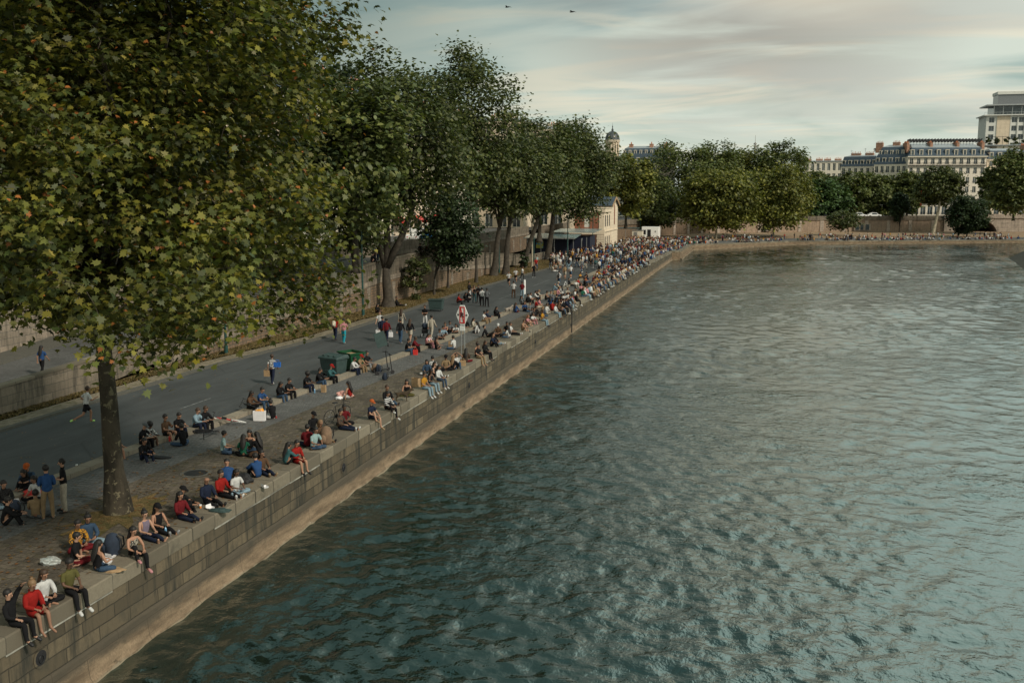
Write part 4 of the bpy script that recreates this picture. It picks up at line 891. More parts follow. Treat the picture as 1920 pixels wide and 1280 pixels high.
def tree(name, label, base, fork_h, cen, rad, ncl, per, lsize, pal, seed, trunk_r, bark, tpl=OVAL, group='trees along the quay', squash=2.0, lean=None, sig=.115, gap=.0, twigs=True, limbs=8, fork=None, zmin=None, cat='tree', lump=.34, shell=.45, accent=None, twig_r=.012):
    """trunk with limbs reaching clusters of leaves that fill a lumpy crown"""
    rs = np.random.RandomState(seed); base = Vector(base); cen = np.array(cen, float); rad = np.array(rad, float)
    root = empty(name, base, 0, label, cat, group); b0 = np.array(base)
    pts = []; tries = 0; off = rs.uniform(0, 50, 3)
    while len(pts) < ncl and tries < ncl*60:
        tries += 1; q = rs.uniform(-1, 1, 3); r_ = (np.abs(q)**squash).sum()**(1/squash)
        d = q/np.linalg.norm(q); bump_ = .93+lump*noise.noise(Vector(d*(1.9 if lump < .47 else 2.7)+off))+.13*noise.noise(Vector(d*4.5+off))
        if r_ > bump_: continue
        if rs.rand() > shell+(1-shell)*(r_/bump_)**2.2: continue
        p = cen+q*rad
        if gap and noise.noise(Vector(p/ (rad.mean()*.36)+off)) < -.32+gap: continue
        if zmin and p[2] < zmin(p): continue
        pts.append(p)
    P = np.array(pts)
    # trunk and limbs
    mb = MB(); fk_ = Vector(b0+np.array([0, 0, fork_h])) if lean is None else Vector(b0)+Vector(lean)
    nt_ = 9; tp = []
    for i in range(nt_+1):
        s_ = i/nt_; q = base.lerp(fk_, s_)+Vector((math.sin(s_*3+seed)*.12, math.cos(s_*2.3+seed)*.1, 0))*min(1, s_*2)*trunk_r*2
        tp.append(q-base)
    rr = [trunk_r*(1.75 if i == 0 else 1.22 if i == 1 else 1-.35*i/nt_) for i in range(nt_+1)]
    tp[0] = tp[0]-Vector((0, 0, .25)); tp.insert(1, tp[0].lerp(tp[1], .35)); rr.insert(1, trunk_r*1.4)
    mb.tube(tp, rr, 12); fkl = fk_-base
    segs = []
    forks = fork if fork else [fkl]
    if fork:
        for f in fork: mb.tube([tp[-1], tp[-1].lerp(Vector(f), .5)+Vector((.1, .1, 0)), Vector(f)], [trunk_r*.8, trunk_r*.62, trunk_r*.5], 10)
    else: forks = [tp[-1]]
    for i in range(limbs):
        tgt = P[rs.randint(len(P))]; tgt = cen+(tgt-cen)*.62; st = Vector(forks[i % len(forks)]); e = Vector(tgt)-base
        if i == 0: e = Vector(cen+np.array([0, 0, rad[2]*.7]))-base
        pl_ = [st]
        for s_ in (.25, .5, .75, 1): pl_.append(st.lerp(e, s_)+Vector((0, 0, (e-st).length*.10*math.sin(s_*3.14)))+Vector(rs.normal(size=3)*.03*(e-st).length))
        r0 = trunk_r*rs.uniform(.34, .55); mb.tube(pl_, [r0, r0*.8, r0*.6, r0*.42, r0*.22], 7)
        segs += [(pl_[j].lerp(pl_[j+1], f), r0*(.9-.18*j)) for j in range(4) for f in (.2, .6, 1)]
    if twigs:
        SP = np.zeros((len(segs)+len(P)*2, 3)); SPr = np.zeros(len(SP)); ns = len(segs)
        for k, s_ in enumerate(segs): SP[k] = tuple(s_[0]); SPr[k] = s_[1]
        f0 = np.array(segs[0][0]); order = np.argsort(np.linalg.norm(P-b0-f0, axis=1))
        for p in P[order]:
            q = p-b0; dd = np.linalg.norm(SP[:ns]-q, axis=1); j = int(np.argmin(dd)); a_ = Vector(SP[j]); e = Vector(q); l_ = (e-a_).length
            m_ = a_.lerp(e, .5)+Vector((0, 0, .10*l_))+Vector(rs.normal(size=3)*.10*l_); r0 = max(twig_r*1.3, min(SPr[j]*.8, .02*l_+twig_r))
            mb.tube([a_, m_, e, e+(e-m_)*.35+Vector((0, 0, -.10*l_))], [r0, r0*.8, r0*.6, twig_r*.5], 4, False)
            SP[ns] = tuple(m_); SPr[ns] = r0*.8; SP[ns+1] = tuple(e); SPr[ns+1] = r0*.6; ns += 2
    mb.build('trunk', bark, root, smooth=True)
    # leaves
    if tpl is OVAL: per = int(per*2.1); lsize *= 1.22; sig *= 1.12
    ctr = np.repeat(P, per, axis=0); s_ = rad.mean()*sig; n = len(ctr)
    offs = rs.normal(size=(n, 3))*s_*np.array([1.15, 1.15, .7])
    ctr = ctr+offs; out = ctr-cen; out /= np.linalg.norm(out, axis=1)[:, None]+1e-6
    fx, fy = frames(n, rs, .7, out); sz = lsize*rs.uniform(.6, 1.25, n)
    palr = np.array(pal, float); wts = rs.dirichlet(np.ones(len(pal))*.55, n); cc = wts @ palr
    clv = np.repeat(rs.uniform(.45 if tpl is MAPLE else .70, 1.4, (len(P), 1)), per, axis=0); cc = cc*clv*rs.uniform(.8, 1.2, (n, 1))
    if accent:
        for frac, acol, clump in accent:
            cm = np.repeat(rs.rand(len(P)) < .55, per); mk = (rs.rand(n) < frac*1.8) & cm; cc[mk] = np.array(acol)*rs.uniform(.7, 1.3, (mk.sum(), 1)); sz[mk] *= clump
    me = poly_mesh('crown', tpl, ctr-b0, fx, fy, sz, np.clip(cc, 0, 1), M['leaf']); o = bpy.data.objects.new('crown', me); col.objects.link(o); o.parent = root
    return root
PAL_FG = [(0.214, 0.177, 0.02), (0.079, 0.096, 0.017), (0.04, 0.063, 0.017), (0.032, 0.051, 0.021), (0.121, 0.126, 0.02)]
PAL_MID = [(0.081, 0.092, 0.025), (0.048, 0.069, 0.023), (0.035, 0.052, 0.023), (0.114, 0.119, 0.037)]
PAL_FAR = [(0.153, 0.155, 0.03), (0.093, 0.108, 0.029), (0.061, 0.081, 0.026), (0.202, 0.185, 0.034)]
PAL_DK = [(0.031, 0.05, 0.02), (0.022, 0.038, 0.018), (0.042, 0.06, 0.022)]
PAL_BR = [(0.09, 0.144, 0.04), (0.063, 0.108, 0.036), (0.045, 0.081, 0.036)]
tree('plane_tree', 'large foreground plane tree with yellowing maple shaped leaves over the quay', (-19.55, 26.75, 0), 6.0, (-18.9, 25.3, 13.8), (6.95, 7.8, 9.0), 1800, 84, .178, PAL_FG, 5, .33, M['bark'],
     MAPLE, lean=(-.35, 0, 6), squash=3.0, sig=.055, gap=.06, limbs=14, accent=[(.035, (.32, .115, .03), .62), (.01, (.26, .21, .05), 1)], shell=.5, lump=.46, twig_r=.010,
     zmin=lambda p: (6.1 if p[0] > -18 else 6.7)+.55*math.sin(p[0]*1.7+p[1])+(.0 if p[0] < -12 else .35)-(1.1 if math.hypot(p[0]+19, p[1]-26) < 1.6 else 0))
# row along the retaining wall (trunk pixel, trunk depth)
def gp(px, py): return at(px, py)
q = gp(728, 575); tree('quay_tree', 'forked dark tree with a huge crown beside the ramp wall', q, 3.6, (q.x+.6, q.y+1, 14.9), (6.6, 6, 8.0), 300, 34, .30, PAL_MID, 21, .50, M['bark2'], fork=[(-1.6, 0, 7.6), (-.2, .3, 8.4), (2.2, .6, 8.6)], limbs=12, sig=.10, twig_r=.02)
q = gp(665, 585); tree('quay_tree', 'slim dark trunked tree at the edge of the plane tree foliage', q, 4.5, (q.x-.5, q.y+2, 11), (3.6, 4.5, 6.6), 150, 30, .28, PAL_MID, 22, .22, M['bark2'], twig_r=.02)
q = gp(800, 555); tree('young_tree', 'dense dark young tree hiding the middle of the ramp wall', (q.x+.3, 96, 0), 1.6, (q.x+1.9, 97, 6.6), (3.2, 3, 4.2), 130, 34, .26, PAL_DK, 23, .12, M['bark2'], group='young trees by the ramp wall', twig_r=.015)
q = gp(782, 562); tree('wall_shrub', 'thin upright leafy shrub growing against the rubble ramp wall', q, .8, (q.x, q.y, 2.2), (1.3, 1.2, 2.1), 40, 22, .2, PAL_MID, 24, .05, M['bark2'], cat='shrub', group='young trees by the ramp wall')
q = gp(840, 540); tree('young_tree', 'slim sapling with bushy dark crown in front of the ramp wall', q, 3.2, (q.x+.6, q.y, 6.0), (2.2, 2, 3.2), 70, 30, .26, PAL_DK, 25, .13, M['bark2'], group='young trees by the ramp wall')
q = gp(893, 530); tree('quay_tree', 'straight pale poled tree left of the seated grass group', q, 6.5, (q.x-1.2, q.y+1, 17.8), (6.0, 6, 8.6), 260, 32, .32, PAL_MID, 26, .17, M['bark2'], limbs=10, twig_r=.02, gap=.05)
q = gp(925, 517); tree('quay_tree', 'leaning dark trunk tree right of the pale pole tree', q, 6, (q.x+1.5, q.y+1, 12.3), (4.6, 5, 5.0), 180, 30, .32, PAL_MID, 27, .42, M['bark2'], lean=(.9, 0, 6), twig_r=.02)
q = gp(948, 515); tree('quay_tree', 'dark quay tree with a thick trunk beside the green lamp post', q, 6, (q.x+1.5, q.y+4, 12.8), (4.4, 5, 4.9), 170, 30, .32, PAL_MID, 28, .40, M['bark2'], lean=(.5, 0, 6), twig_r=.02)
q = gp(980, 502); tree('quay_tree', 'quay tree leaning right with ivy at its foot', q, 7, (q.x+2.5, q.y, 13.8), (5.0, 6, 6.1), 190, 30, .34, PAL_MID, 29, .38, M['bark2'], lean=(2.2, 0, 7), twig_r=.02, gap=.05)
tree('ivy', 'clump of ivy at the foot of the leaning quay tree', (q.x+.3, q.y-.4, 0), .3, (q.x+.3, q.y-.4, 1.4), (.7, .6, 1.1), 16, 22, .2, PAL_DK, 30, .03, M['bark2'], cat='shrub', group='young trees by the ramp wall')
q = gp(1027, 487); tree('quay_tree', 'thick trunked quay tree standing in front of the terrace canopy', q, 8, (q.x+4.2, q.y+2, 14.2), (6.6, 6, 7.8), 260, 32, .34, PAL_MID, 31, .48, M['bark2'], lean=(.9, 0, 8.5), twig_r=.02)
q = gp(990, 500); tree('young_tree', 'bare straight young trunk between the leaning tree and lamp post', (q.x+.8, q.y-1, 0), 6, (q.x+1.2, q.y, 9), (1.6, 1.5, 3), 40, 24, .3, PAL_MID, 32, .14, M['bark3'], group='young trees by the ramp wall')
# street trees behind the upper wall, and the wood round the bend : (px centre, Y, base z, px left, px right, py top, py bottom, palette, seed, label, ncl, trunk px at foot)
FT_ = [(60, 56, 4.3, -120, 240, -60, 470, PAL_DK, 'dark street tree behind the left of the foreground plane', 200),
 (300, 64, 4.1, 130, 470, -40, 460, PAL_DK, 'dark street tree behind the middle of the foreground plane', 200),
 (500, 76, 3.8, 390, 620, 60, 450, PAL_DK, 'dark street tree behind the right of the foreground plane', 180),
 (640, 78, 3.9, 560, 770, 130, 430, PAL_MID, 'street tree filling the gap behind the plane tree', 150),
 (1088, 196, 2.6, 1045, 1132, 246, 376, PAL_MID, 'tall street tree whose leaves hang over the pump house', 190),
 (1172, 228, 2.8, 1128, 1222, 290, 400, PAL_FAR, 'yellow green street tree right of the gabled house', 190),
 (1010, 150, 3.2, 940, 1085, 262, 400, PAL_MID, 'street tree behind the leaning quay trees', 170),
 (1215, 275, 2.9, 1180, 1268, 322, 425, PAL_MID, 'dark street tree behind the container office', 150),
 (1275, 325, 2.9, 1200, 1345, 268, 420, PAL_MID, 'broad dark tree under the slate roofs', 260),
 (1330, 330, 2.9, 1280, 1400, 266, 400, PAL_MID, 'tall tree with thin see through crown top', 200),
 (1400, 345, 2.9, 1350, 1450, 282, 400, PAL_FAR, 'round topped tree right below the telecom mast', 180),
 (1465, 342, 2.9, 1418, 1512, 262, 400, PAL_MID, 'tall ragged tree on the skyline right of the mast', 200),
 (1505, 350, 2.9, 1478, 1545, 318, 410, PAL_MID, 'smaller dark tree beside the ragged skyline tree', 110),
 (1345, 268, -1.6, 1278, 1412, 318, 432, PAL_FAR, 'broad round plane tree on the bank, left of two', 330),
 (1445, 285, -1.6, 1380, 1526, 308, 430, PAL_FAR, 'broad yellow green plane tree on the bank, right of two', 330),
 (1545, 345, 3, 1508, 1590, 338, 412, PAL_BR, 'bright green tree above the far wall', 170),
 (1592, 352, 3, 1555, 1632, 322, 405, PAL_MID, 'street tree below the low slate roof', 150),
 (1640, 355, 3, 1600, 1688, 318, 402, PAL_MID, 'street tree below the mansard building', 170),
 (1700, 355, 3, 1668, 1738, 320, 395, PAL_MID, 'street tree covering the left end of the pale block', 150),
 (1378, 362, 3, 1325, 1430, 280, 415, PAL_MID, 'dark tree filling the gap behind the two broad bank trees', 150),
 (1535, 366, 3, 1495, 1575, 326, 412, PAL_MID, 'dark tree behind the bright green one above the far wall', 110),
 (1852, 352, 3, 1836, 1880, 315, 385, PAL_MID, 'street tree at the right end of the pale block', 110),
 (1897, 318, 3, 1856, 1955, 276, 398, PAL_MID, 'large dark tree at the right edge above the bridge', 300)]
for i, (pc_, Y, zb_, pl_, pr_, pt, pb, pal, lb, ncl) in enumerate(FT_):
    a_ = atY(pl_, (pt+pb)/2, Y); b_ = atY(pr_, (pt+pb)/2, Y); tz, bz = atY(pc_, pt, Y).z, atY(pc_, pb, Y).z; rx = (b_.x-a_.x)/2
    cx = (a_.x+b_.x)/2; nm = 'bank_tree' if zb_ < 0 else 'street_tree'
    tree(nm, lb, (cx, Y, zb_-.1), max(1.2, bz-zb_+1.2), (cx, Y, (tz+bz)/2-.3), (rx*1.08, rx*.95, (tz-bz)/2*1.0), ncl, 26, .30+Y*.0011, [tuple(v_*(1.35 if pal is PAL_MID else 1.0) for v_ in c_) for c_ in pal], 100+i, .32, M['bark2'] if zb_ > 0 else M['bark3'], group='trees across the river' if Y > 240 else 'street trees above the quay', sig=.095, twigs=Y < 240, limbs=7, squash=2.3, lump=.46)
# pale leaning plane on the far bank, small round tree, conifer, low tree
q = atY(1749, 434, 318); q.z = -1.6; c_ = atY(1762, 342, 320)
tree('leaning_plane_tree', 'tall plane tree with a pale leaning trunk in front of the pale apartment block', q, 12, (c_.x, 321, c_.z-1), (6.6, 6.5, 5.6), 190, 26, .6, PAL_MID, 140, .42, M['bark3'], group='trees across the river', lean=(2.6, 1, 15), limbs=9, twigs=False, sig=.1)
q = atY(1813, 441, 300); q.z = -1.5; c_ = atY(1813, 402, 300)
tree('round_tree', 'small dense dark tree standing alone on the far quay', q, 1.9, (c_.x, 300, c_.z), (5.3, 5, 5.0), 190, 26, .5, PAL_DK, 141, .22, M['bark2'], group='trees across the river', fork=[(-.9, 0, 2.6), (.9, 0, 2.8)], twigs=False, sig=.1)
q = atY(1686, 437, 330); c_ = atY(1686, 386, 330)
tree('conifer', 'dark pointed evergreen in front of the far embankment wall', (q.x, 330, -1.6), 2, (c_.x, 330, c_.z), (3.2, 3, 4.8), 90, 26, .5, PAL_DK, 142, .18, M['bark2'], group='trees across the river', twigs=False, squash=1.3, sig=.1)
q = atY(1590, 443, 300); c_ = atY(1583, 413, 300)
tree('low_tree', 'low spreading tree with thin foliage by the far wall', (q.x, 300, -1.6), 1.8, (c_.x, 300, c_.z), (4.6, 4, 2.6), 70, 24, .45, PAL_MID, 143, .14, M['bark2'], group='trees across the river', twigs=False, sig=.12)
# umbrella pine on the roof line of the stone house, planters on the terrace building
c_ = atY(972, 231, 228); tree('umbrella_pine', 'round clipped dark pine above the stone house roof', (c_.x, 228, 12), 8, (c_.x, 228, c_.z-.4), (3.4, 3, 1.7), 60, 30, .35, PAL_DK, 144, .2, M['bark2'], group='trees above the roofs', sig=.12, twigs=False)
for i in range(8):
    tree('terrace_shrub', 'clipped green shrub in the row on the terrace below the tower', (TERR[0]-3+i*3.1, 400.6, TERR[2]-.7), .4, (TERR[0]-3+i*3.1, 400.6, TERR[2]+.9), (1.2, .8, 1.3), 12, 22, .4, PAL_MID, 150+i, .06, M['bark2'], cat='shrub', group='shrubs on the roof terrace', twigs=False, limbs=2)
# grass blades on the verge
def blades():
    rs = np.random.RandomState(3); n = 26000; y = rs.uniform(30, 156, n)**1.0; x = np.empty(n)
    for i in range(n):
        a_ = WALLX+.05; b_ = max(WALLX+.3, fk(y[i])-2.0 if y[i] < 80 else fk(y[i])-.9); x[i] = rs.uniform(a_, b_+.35)
    cen = np.stack([x, y, np.array([quay_z(v) for v in y])+.02], 1)
    th = rs.uniform(0, 6.28, n); fx = np.stack([np.cos(th), np.sin(th), 0*th], 1); fy = np.stack([rs.normal(size=n)*.5, rs.normal(size=n)*.5, np.ones(n)], 1); fy /= np.linalg.norm(fy, axis=1)[:, None]
    tpl = np.array([(-.5, 0, 0), (-.1, 0, 0), (-.3, 1, .1), (.0, 0, 0), (.35, 0, 0), (.3, .8, -.2)], float)
    c_ = rs.dirichlet([.6, .6, .6], n) @ np.array([(.10, .10, .03), (.26, .18, .08), (.20, .14, .06)])
    me = poly_mesh('verge_grass', tpl, cen, fx, fy, rs.uniform(.03, .10, n), c_, M['leaf']); o = bpy.data.objects.new('verge_grass', me); col.objects.link(o); tag(o, kind='stuff')
blades()
def litter():
    rs = np.random.RandomState(8); n = 1500; x = np.concatenate([rs.uniform(-31, -16.8, n//2), -20+rs.normal(0, 2.5, n-n//2)]); y = np.concatenate([20+70*rs.rand(n//2)**1.5, 27+rs.normal(0, 5, n-n//2)]); ok = (x < EDGE-.1) & (x > -31)
    x, y = x[ok], y[ok]; n = len(x); z = np.array([.03 if not (fk(b_) < a_ < nk(b_)) else -.045 for a_, b_ in zip(x, y)]); cen = np.stack([x, y, z], 1); th = rs.uniform(0, 6.28, n)
    fx = np.stack([np.cos(th), np.sin(th), 0*th+.05], 1); fy = np.stack([-np.sin(th), np.cos(th), 0*th+.08], 1)
    c_ = rs.dirichlet([.6, .6, .6], n) @ np.array([(.20, .13, .04), (.10, .06, .03), (.24, .10, .03)])
    me = poly_mesh('fallen_leaves', MAPLE, cen, fx, fy, rs.uniform(.05, .11, n), c_, M['leaf']); o = bpy.data.objects.new('fallen_leaves', me); col.objects.link(o); tag(o, kind='stuff')
litter()
# =============================================================== people
PO = {}
def P_(name, pz, torso, head, th, sh, ua, fa, px=0):
    two = lambda q: q if isinstance(q[0], tuple) else (q, q)
    PO[name] = dict(pz=pz, px=px, torso=torso, head=head, th=two(th), sh=two(sh), ua=two(ua), fa=two(fa))
# vectors are (forward, outward, up); outward is mirrored for the right side
P_('stand', .92, (.03, 0, 1), (.12, 0, 1), (.03, .07, -1), (-.05, .02, -1), (.02, .22, -1), (.25, .02, -1))
P_('talk', .92, (-.02, 0, 1), (.2, 0, 1), ((.02, .13, -1), (.08, .06, -1)), (-.04, .03, -1), (.15, .2, -1), ((.9, -.5, .15), (.8, -.6, -.1)))
P_('phone', .92, (.03, 0, 1), (.1, .12, 1), (.03, .07, -1), (-.05, .02, -1), ((.5, .4, -.6), (.05, .2, -1)), ((.1, -.35, 1), (.3, 0, -1)))
P_('walk', .90, (.08, 0, 1), (.16, 0, 1), ((.42, .05, -1), (-.30, .05, -1)), ((.02, 0, -1), (-.62, 0, -1)), ((-.42, .15, -1), (.38, .15, -1)), ((.1, .05, -1), (.8, .0, -.8)))
P_('run', .95, (.2, 0, 1), (.2, 0, 1), ((.75, .05, -1), (-.45, .05, -1)), ((-.1, 0, -1), (-1.4, 0, -.5)), ((-.8, .3, -.7), (.3, .3, -1)), ((.7, -.1, -.4), (.9, -.3, .4)))
P_('edge', .10, (.10, 0, 1), (.35, 0, 1), (1, .12, .0), (.15, .0, -1), (.22, .25, -1), (.75, -.45, -.25))
P_('edgelean', .10, (-.35, 0, 1), (-.05, 0, 1), (1, .14, .02), ((.25, .0, -1), (.05, 0, -1)), (-.45, .25, -1), (-.1, .1, -1))
P_('edgeraise', .10, (-.12, 0, 1), (.1, 0, 1), (1, .14, .0), (.1, .0, -1), ((.3, .35, .9), (.3, .2, -1)), ((.75, -.3, .75), (.8, -.2, -.2)))
P_('edgeone', .10, (.12, 0, 1), (.3, 0, 1), ((1, .15, 0), (.75, .1, .75)), ((.1, 0, -1), (.35, .05, -1)), (.4, .25, -.8), (.8, -.5, -.3))
P_('cross', .11, (.12, 0, 1), (.32, 0, 1), (.8, .75, .05), (-.05, -1, -.12), (.3, .28, -1), (.8, -.5, -.1))
P_('knees', .10, (.22, 0, 1), (.35, 0, 1), (.75, .12, .72), (.42, 0, -1), (.7, .2, -.65), (.9, -.45, -.05))
P_('legsout', .10, (.02, 0, 1), (.25, 0, 1), ((1, .12, .12), (1, .1, .05)), ((1, .0, -.25), (1, -.1, -.1)), (.35, .22, -.9), (.9, -.35, -.1))
P_('lean', .10, (-.42, 0, 1), (-.05, 0, 1), ((1, .1, .2), (.8, .15, .6)), ((1, 0, -.3), (.4, 0, -1)), (-.55, .25, -1), (-.2, .1, -1))
P_('side', .10, (.1, .1, 1), (.3, 0, 1), ((.75, .6, .08), (.8, -.35, .08)), ((-.4, -1, -.1), (-.6, .9, -.05)), ((.1, .45, -1), (.4, .2, -.9)), ((.05, .1, -1), (.8, -.3, 0)))
P_('kerb', .24, (.32, 0, 1), (.4, 0, 1), (.95, .13, .30), (.12, 0, -1), (.62, .22, -.75), (.9, -.45, .1), 0)
P_('kerbup', .24, (.05, 0, 1), (.2, 0, 1), (.95, .16, .26), (.22, 0, -1), ((.4, .3, -.8), (.5, .2, -.8)), ((.7, -.6, .5), (.8, -.5, -.1)))
P_('kneel', .26, (.25, 0, 1), (.4, 0, 1), (.9, .2, -.28), (-1, .05, -.12), (.6, .2, -.8), (.9, -.4, -.2))
P_('handshead', .10, (.0, 0, 1), (.1, 0, 1), (.75, .12, .72), (.42, 0, -1), (.5, .6, .6), (-.3, -.9, .7))
P_('lie', .13, (-1, 0, .25), (-.8, 0, .6), (1, .1, .15), (1, 0, -.15), ((-.3, .6, -.3), (.2, .4, -.2)), ((-.3, .2, -.2), (.5, -.4, .1)))
SEG = {}
def joints(pz, px, torso, head, th, sh, ua, fa):
    V_ = lambda q, s=1: Vector((q[0], q[1]*s, q[2])).normalized()
    J = {}; J['pel'] = Vector((px, 0, pz)); td = V_(torso); J['sp'] = J['pel']+td*.17; J['ch'] = J['pel']+td*.36; J['nk'] = J['pel']+td*.50
    hd = V_(head); J['h0'] = J['nk']+td*.05+hd*.05; J['h1'] = J['h0']+hd*.085+Vector((.012, 0, 0)); J['h2'] = J['h1']+hd*.075; J['hdir'] = hd
    for i, s in enumerate((1, -1)):
        k = 'LR'[i]; J['hip'+k] = J['pel']+Vector((0, .085*s, -.02)); J['kn'+k] = J['hip'+k]+V_(th[i], s)*.43; J['an'+k] = J['kn'+k]+V_(sh[i], s)*.41
        f = Vector((1, .15*s, 0)).normalized(); sv = V_(sh[i], s)
        if abs(sv.z) < .6: f = (Vector((.35, .3*s, .9)) if sv.x > .3 else Vector((-.6, -.3*s, -.2)) if sv.x < -.3 else Vector((.9, -.5*s, .0))).normalized()
        elif pz < .15 and sv.z < -.6 and J['an'+k].z < -.2: f = Vector((.9, .1*s, -.35)).normalized()
        J['to'+k] = J['an'+k]+f*.20+Vector((0, 0, -.045)); J['he'+k] = J['an'+k]-f*.045+Vector((0, 0, -.045))
        J['sh'+k] = J['nk']-td*.055+Vector((0, .17*s, 0)); J['el'+k] = J['sh'+k]+V_(ua[i], s)*.28; J['wr'+k] = J['el'+k]+V_(fa[i], s)*.245
    return J
def make_pose(name):
    J = joints(**PO[name]); vs = []; es = []; rad = []; lab = []
    def v(p, r): vs.append(tuple(p)); rad.append(r); return len(vs)-1
    pel = v(J['pel'], .125); sp_ = v(J['sp'], .122); ch = v(J['ch'], .135); nk = v(J['nk'], .062); h0 = v(J['h0'], .058); h1 = v(J['h1'], .095); h2 = v(J['h2'], .088)
    es += [(pel, sp_), (sp_, ch), (ch, nk), (nk, h0), (h0, h1), (h1, h2)]
    B = [('torso', J['pel'], J['sp'], .125), ('torso', J['sp'], J['ch'], .13), ('torso', J['ch'], J['nk'], .10), ('neck', J['nk'], J['h0'], .05), ('head', J['h0'], J['h2'], .08)]
    for s, k in ((1, 'L'), (-1, 'R')):
        hp = v(J['hip'+k], .098); kn = v(J['kn'+k], .058); c_ = v(J['kn'+k].lerp(J['an'+k], .3), .056); an = v(J['an'+k], .038); to = v(J['to'+k], .030); he = v(J['he'+k], .03)
        es += [(pel, hp), (hp, kn), (kn, c_), (c_, an), (an, to), (an, he)]
        sh = v(J['sh'+k], .060); el = v(J['el'+k], .040); wr = v(J['wr'+k], .027); fd = (J['wr'+k]-J['el'+k]).normalized()
        es += [(ch, sh), (sh, el), (el, wr)]
        pm = J['wr'+k]+fd*.055; pa = v(pm, .030); es.append((wr, pa))
        sd_ = fd.cross(Vector((0, 0, 1))); sd_ = sd_.normalized() if sd_.length > .1 else Vector((0, 1, 0)); up = sd_.cross(fd)
        for q, ln in zip((-.026, -.009, .009, .026), (.058, .070, .074, .062)):
            a_ = v(pm+fd*.035+sd_*q*1.1, .0095); b_ = v(pm+fd*(.035+ln*.55)+sd_*q*1.5-up*.010, .0085); c2 = v(pm+fd*(.035+ln*.85)+sd_*q*1.6-up*.032, .0075); es += [(pa, a_), (a_, b_), (b_, c2)]
        a_ = v(pm-fd*.01-sd_*.035*s, .011); b_ = v(pm+fd*.03-sd_*.055*s-up*.01, .009); es += [(pa, a_), (a_, b_)]
        B += [('torso', J['pel'], J['hip'+k], .09), ('thigh', J['hip'+k], J['kn'+k], .075), ('shin', J['kn'+k], J['an'+k], .048), ('foot'+k, J['he'+k], J['to'+k], .035), ('torso', J['ch'], J['sh'+k], .05),
              ('uarm', J['sh'+k], J['el'+k], .045), ('farm', J['el'+k], J['wr'+k], .03), ('hand', J['wr'+k], pm+fd*.09, .03)]
    me = bpy.data.meshes.new('pose'); me.from_pydata(vs, es, []); o = bpy.data.objects.new('pose', me); col.objects.link(o)
    m = o.modifiers.new('s', 'SKIN'); m.use_smooth_shade = True; m.branch_smoothing = .6
    for i, r in enumerate(rad): me.skin_vertices[0].data[i].radius = (r, r)
    me.skin_vertices[0].data[pel].use_root = True
    s_ = o.modifiers.new('u', 'SUBSURF'); s_.levels = 1; s_.render_levels = 1
    dg = bpy.context.evaluated_depsgraph_get(); dg.update(); ev = o.evaluated_get(dg); m2 = bpy.data.meshes.new_from_object(ev)
    n = len(m2.vertices); co = np.empty(n*3); m2.vertices.foreach_get('co', co); co = co.reshape(-1, 3); no = np.empty(n*3); m2.vertices.foreach_get('normal', no); no = no.reshape(-1, 3)
    fc = [tuple(p.vertices) for p in m2.polygons]
    D = []
    for (_, a_, b_, r) in B:
        a_, b_ = np.array(a_), np.array(b_); ab = b_-a_; tt = np.clip(((co-a_)@ab)/(ab@ab), 0, 1); D.append(np.linalg.norm(co-(a_+tt[:, None]*ab), axis=1)-r)
    vb = np.argmin(np.array(D), axis=0); names = [b_[0] for b_ in B]; lab = np.array([names[i] for i in vb]); tk = np.array([0.]*n)
    for i, (nm, a_, b_, r) in enumerate(B):
        a_, b_ = np.array(a_), np.array(b_); ab = b_-a_; mk = vb == i; tk[mk] = np.clip(((co[mk]-a_)@ab)/(ab@ab), 0, 1)
    bpy.data.objects.remove(o); bpy.data.meshes.remove(m2)
    tz = (co-np.array(J['pel']))@np.array((J['nk']-J['pel']).normalized())
    SEG[name] = dict(J=J, co=co, no=no, fc=fc, lab=lab, tk=tk, tz=tz)
    return SEG[name]
def seg(name): return SEG.get(name) or make_pose(name)
MC = {}
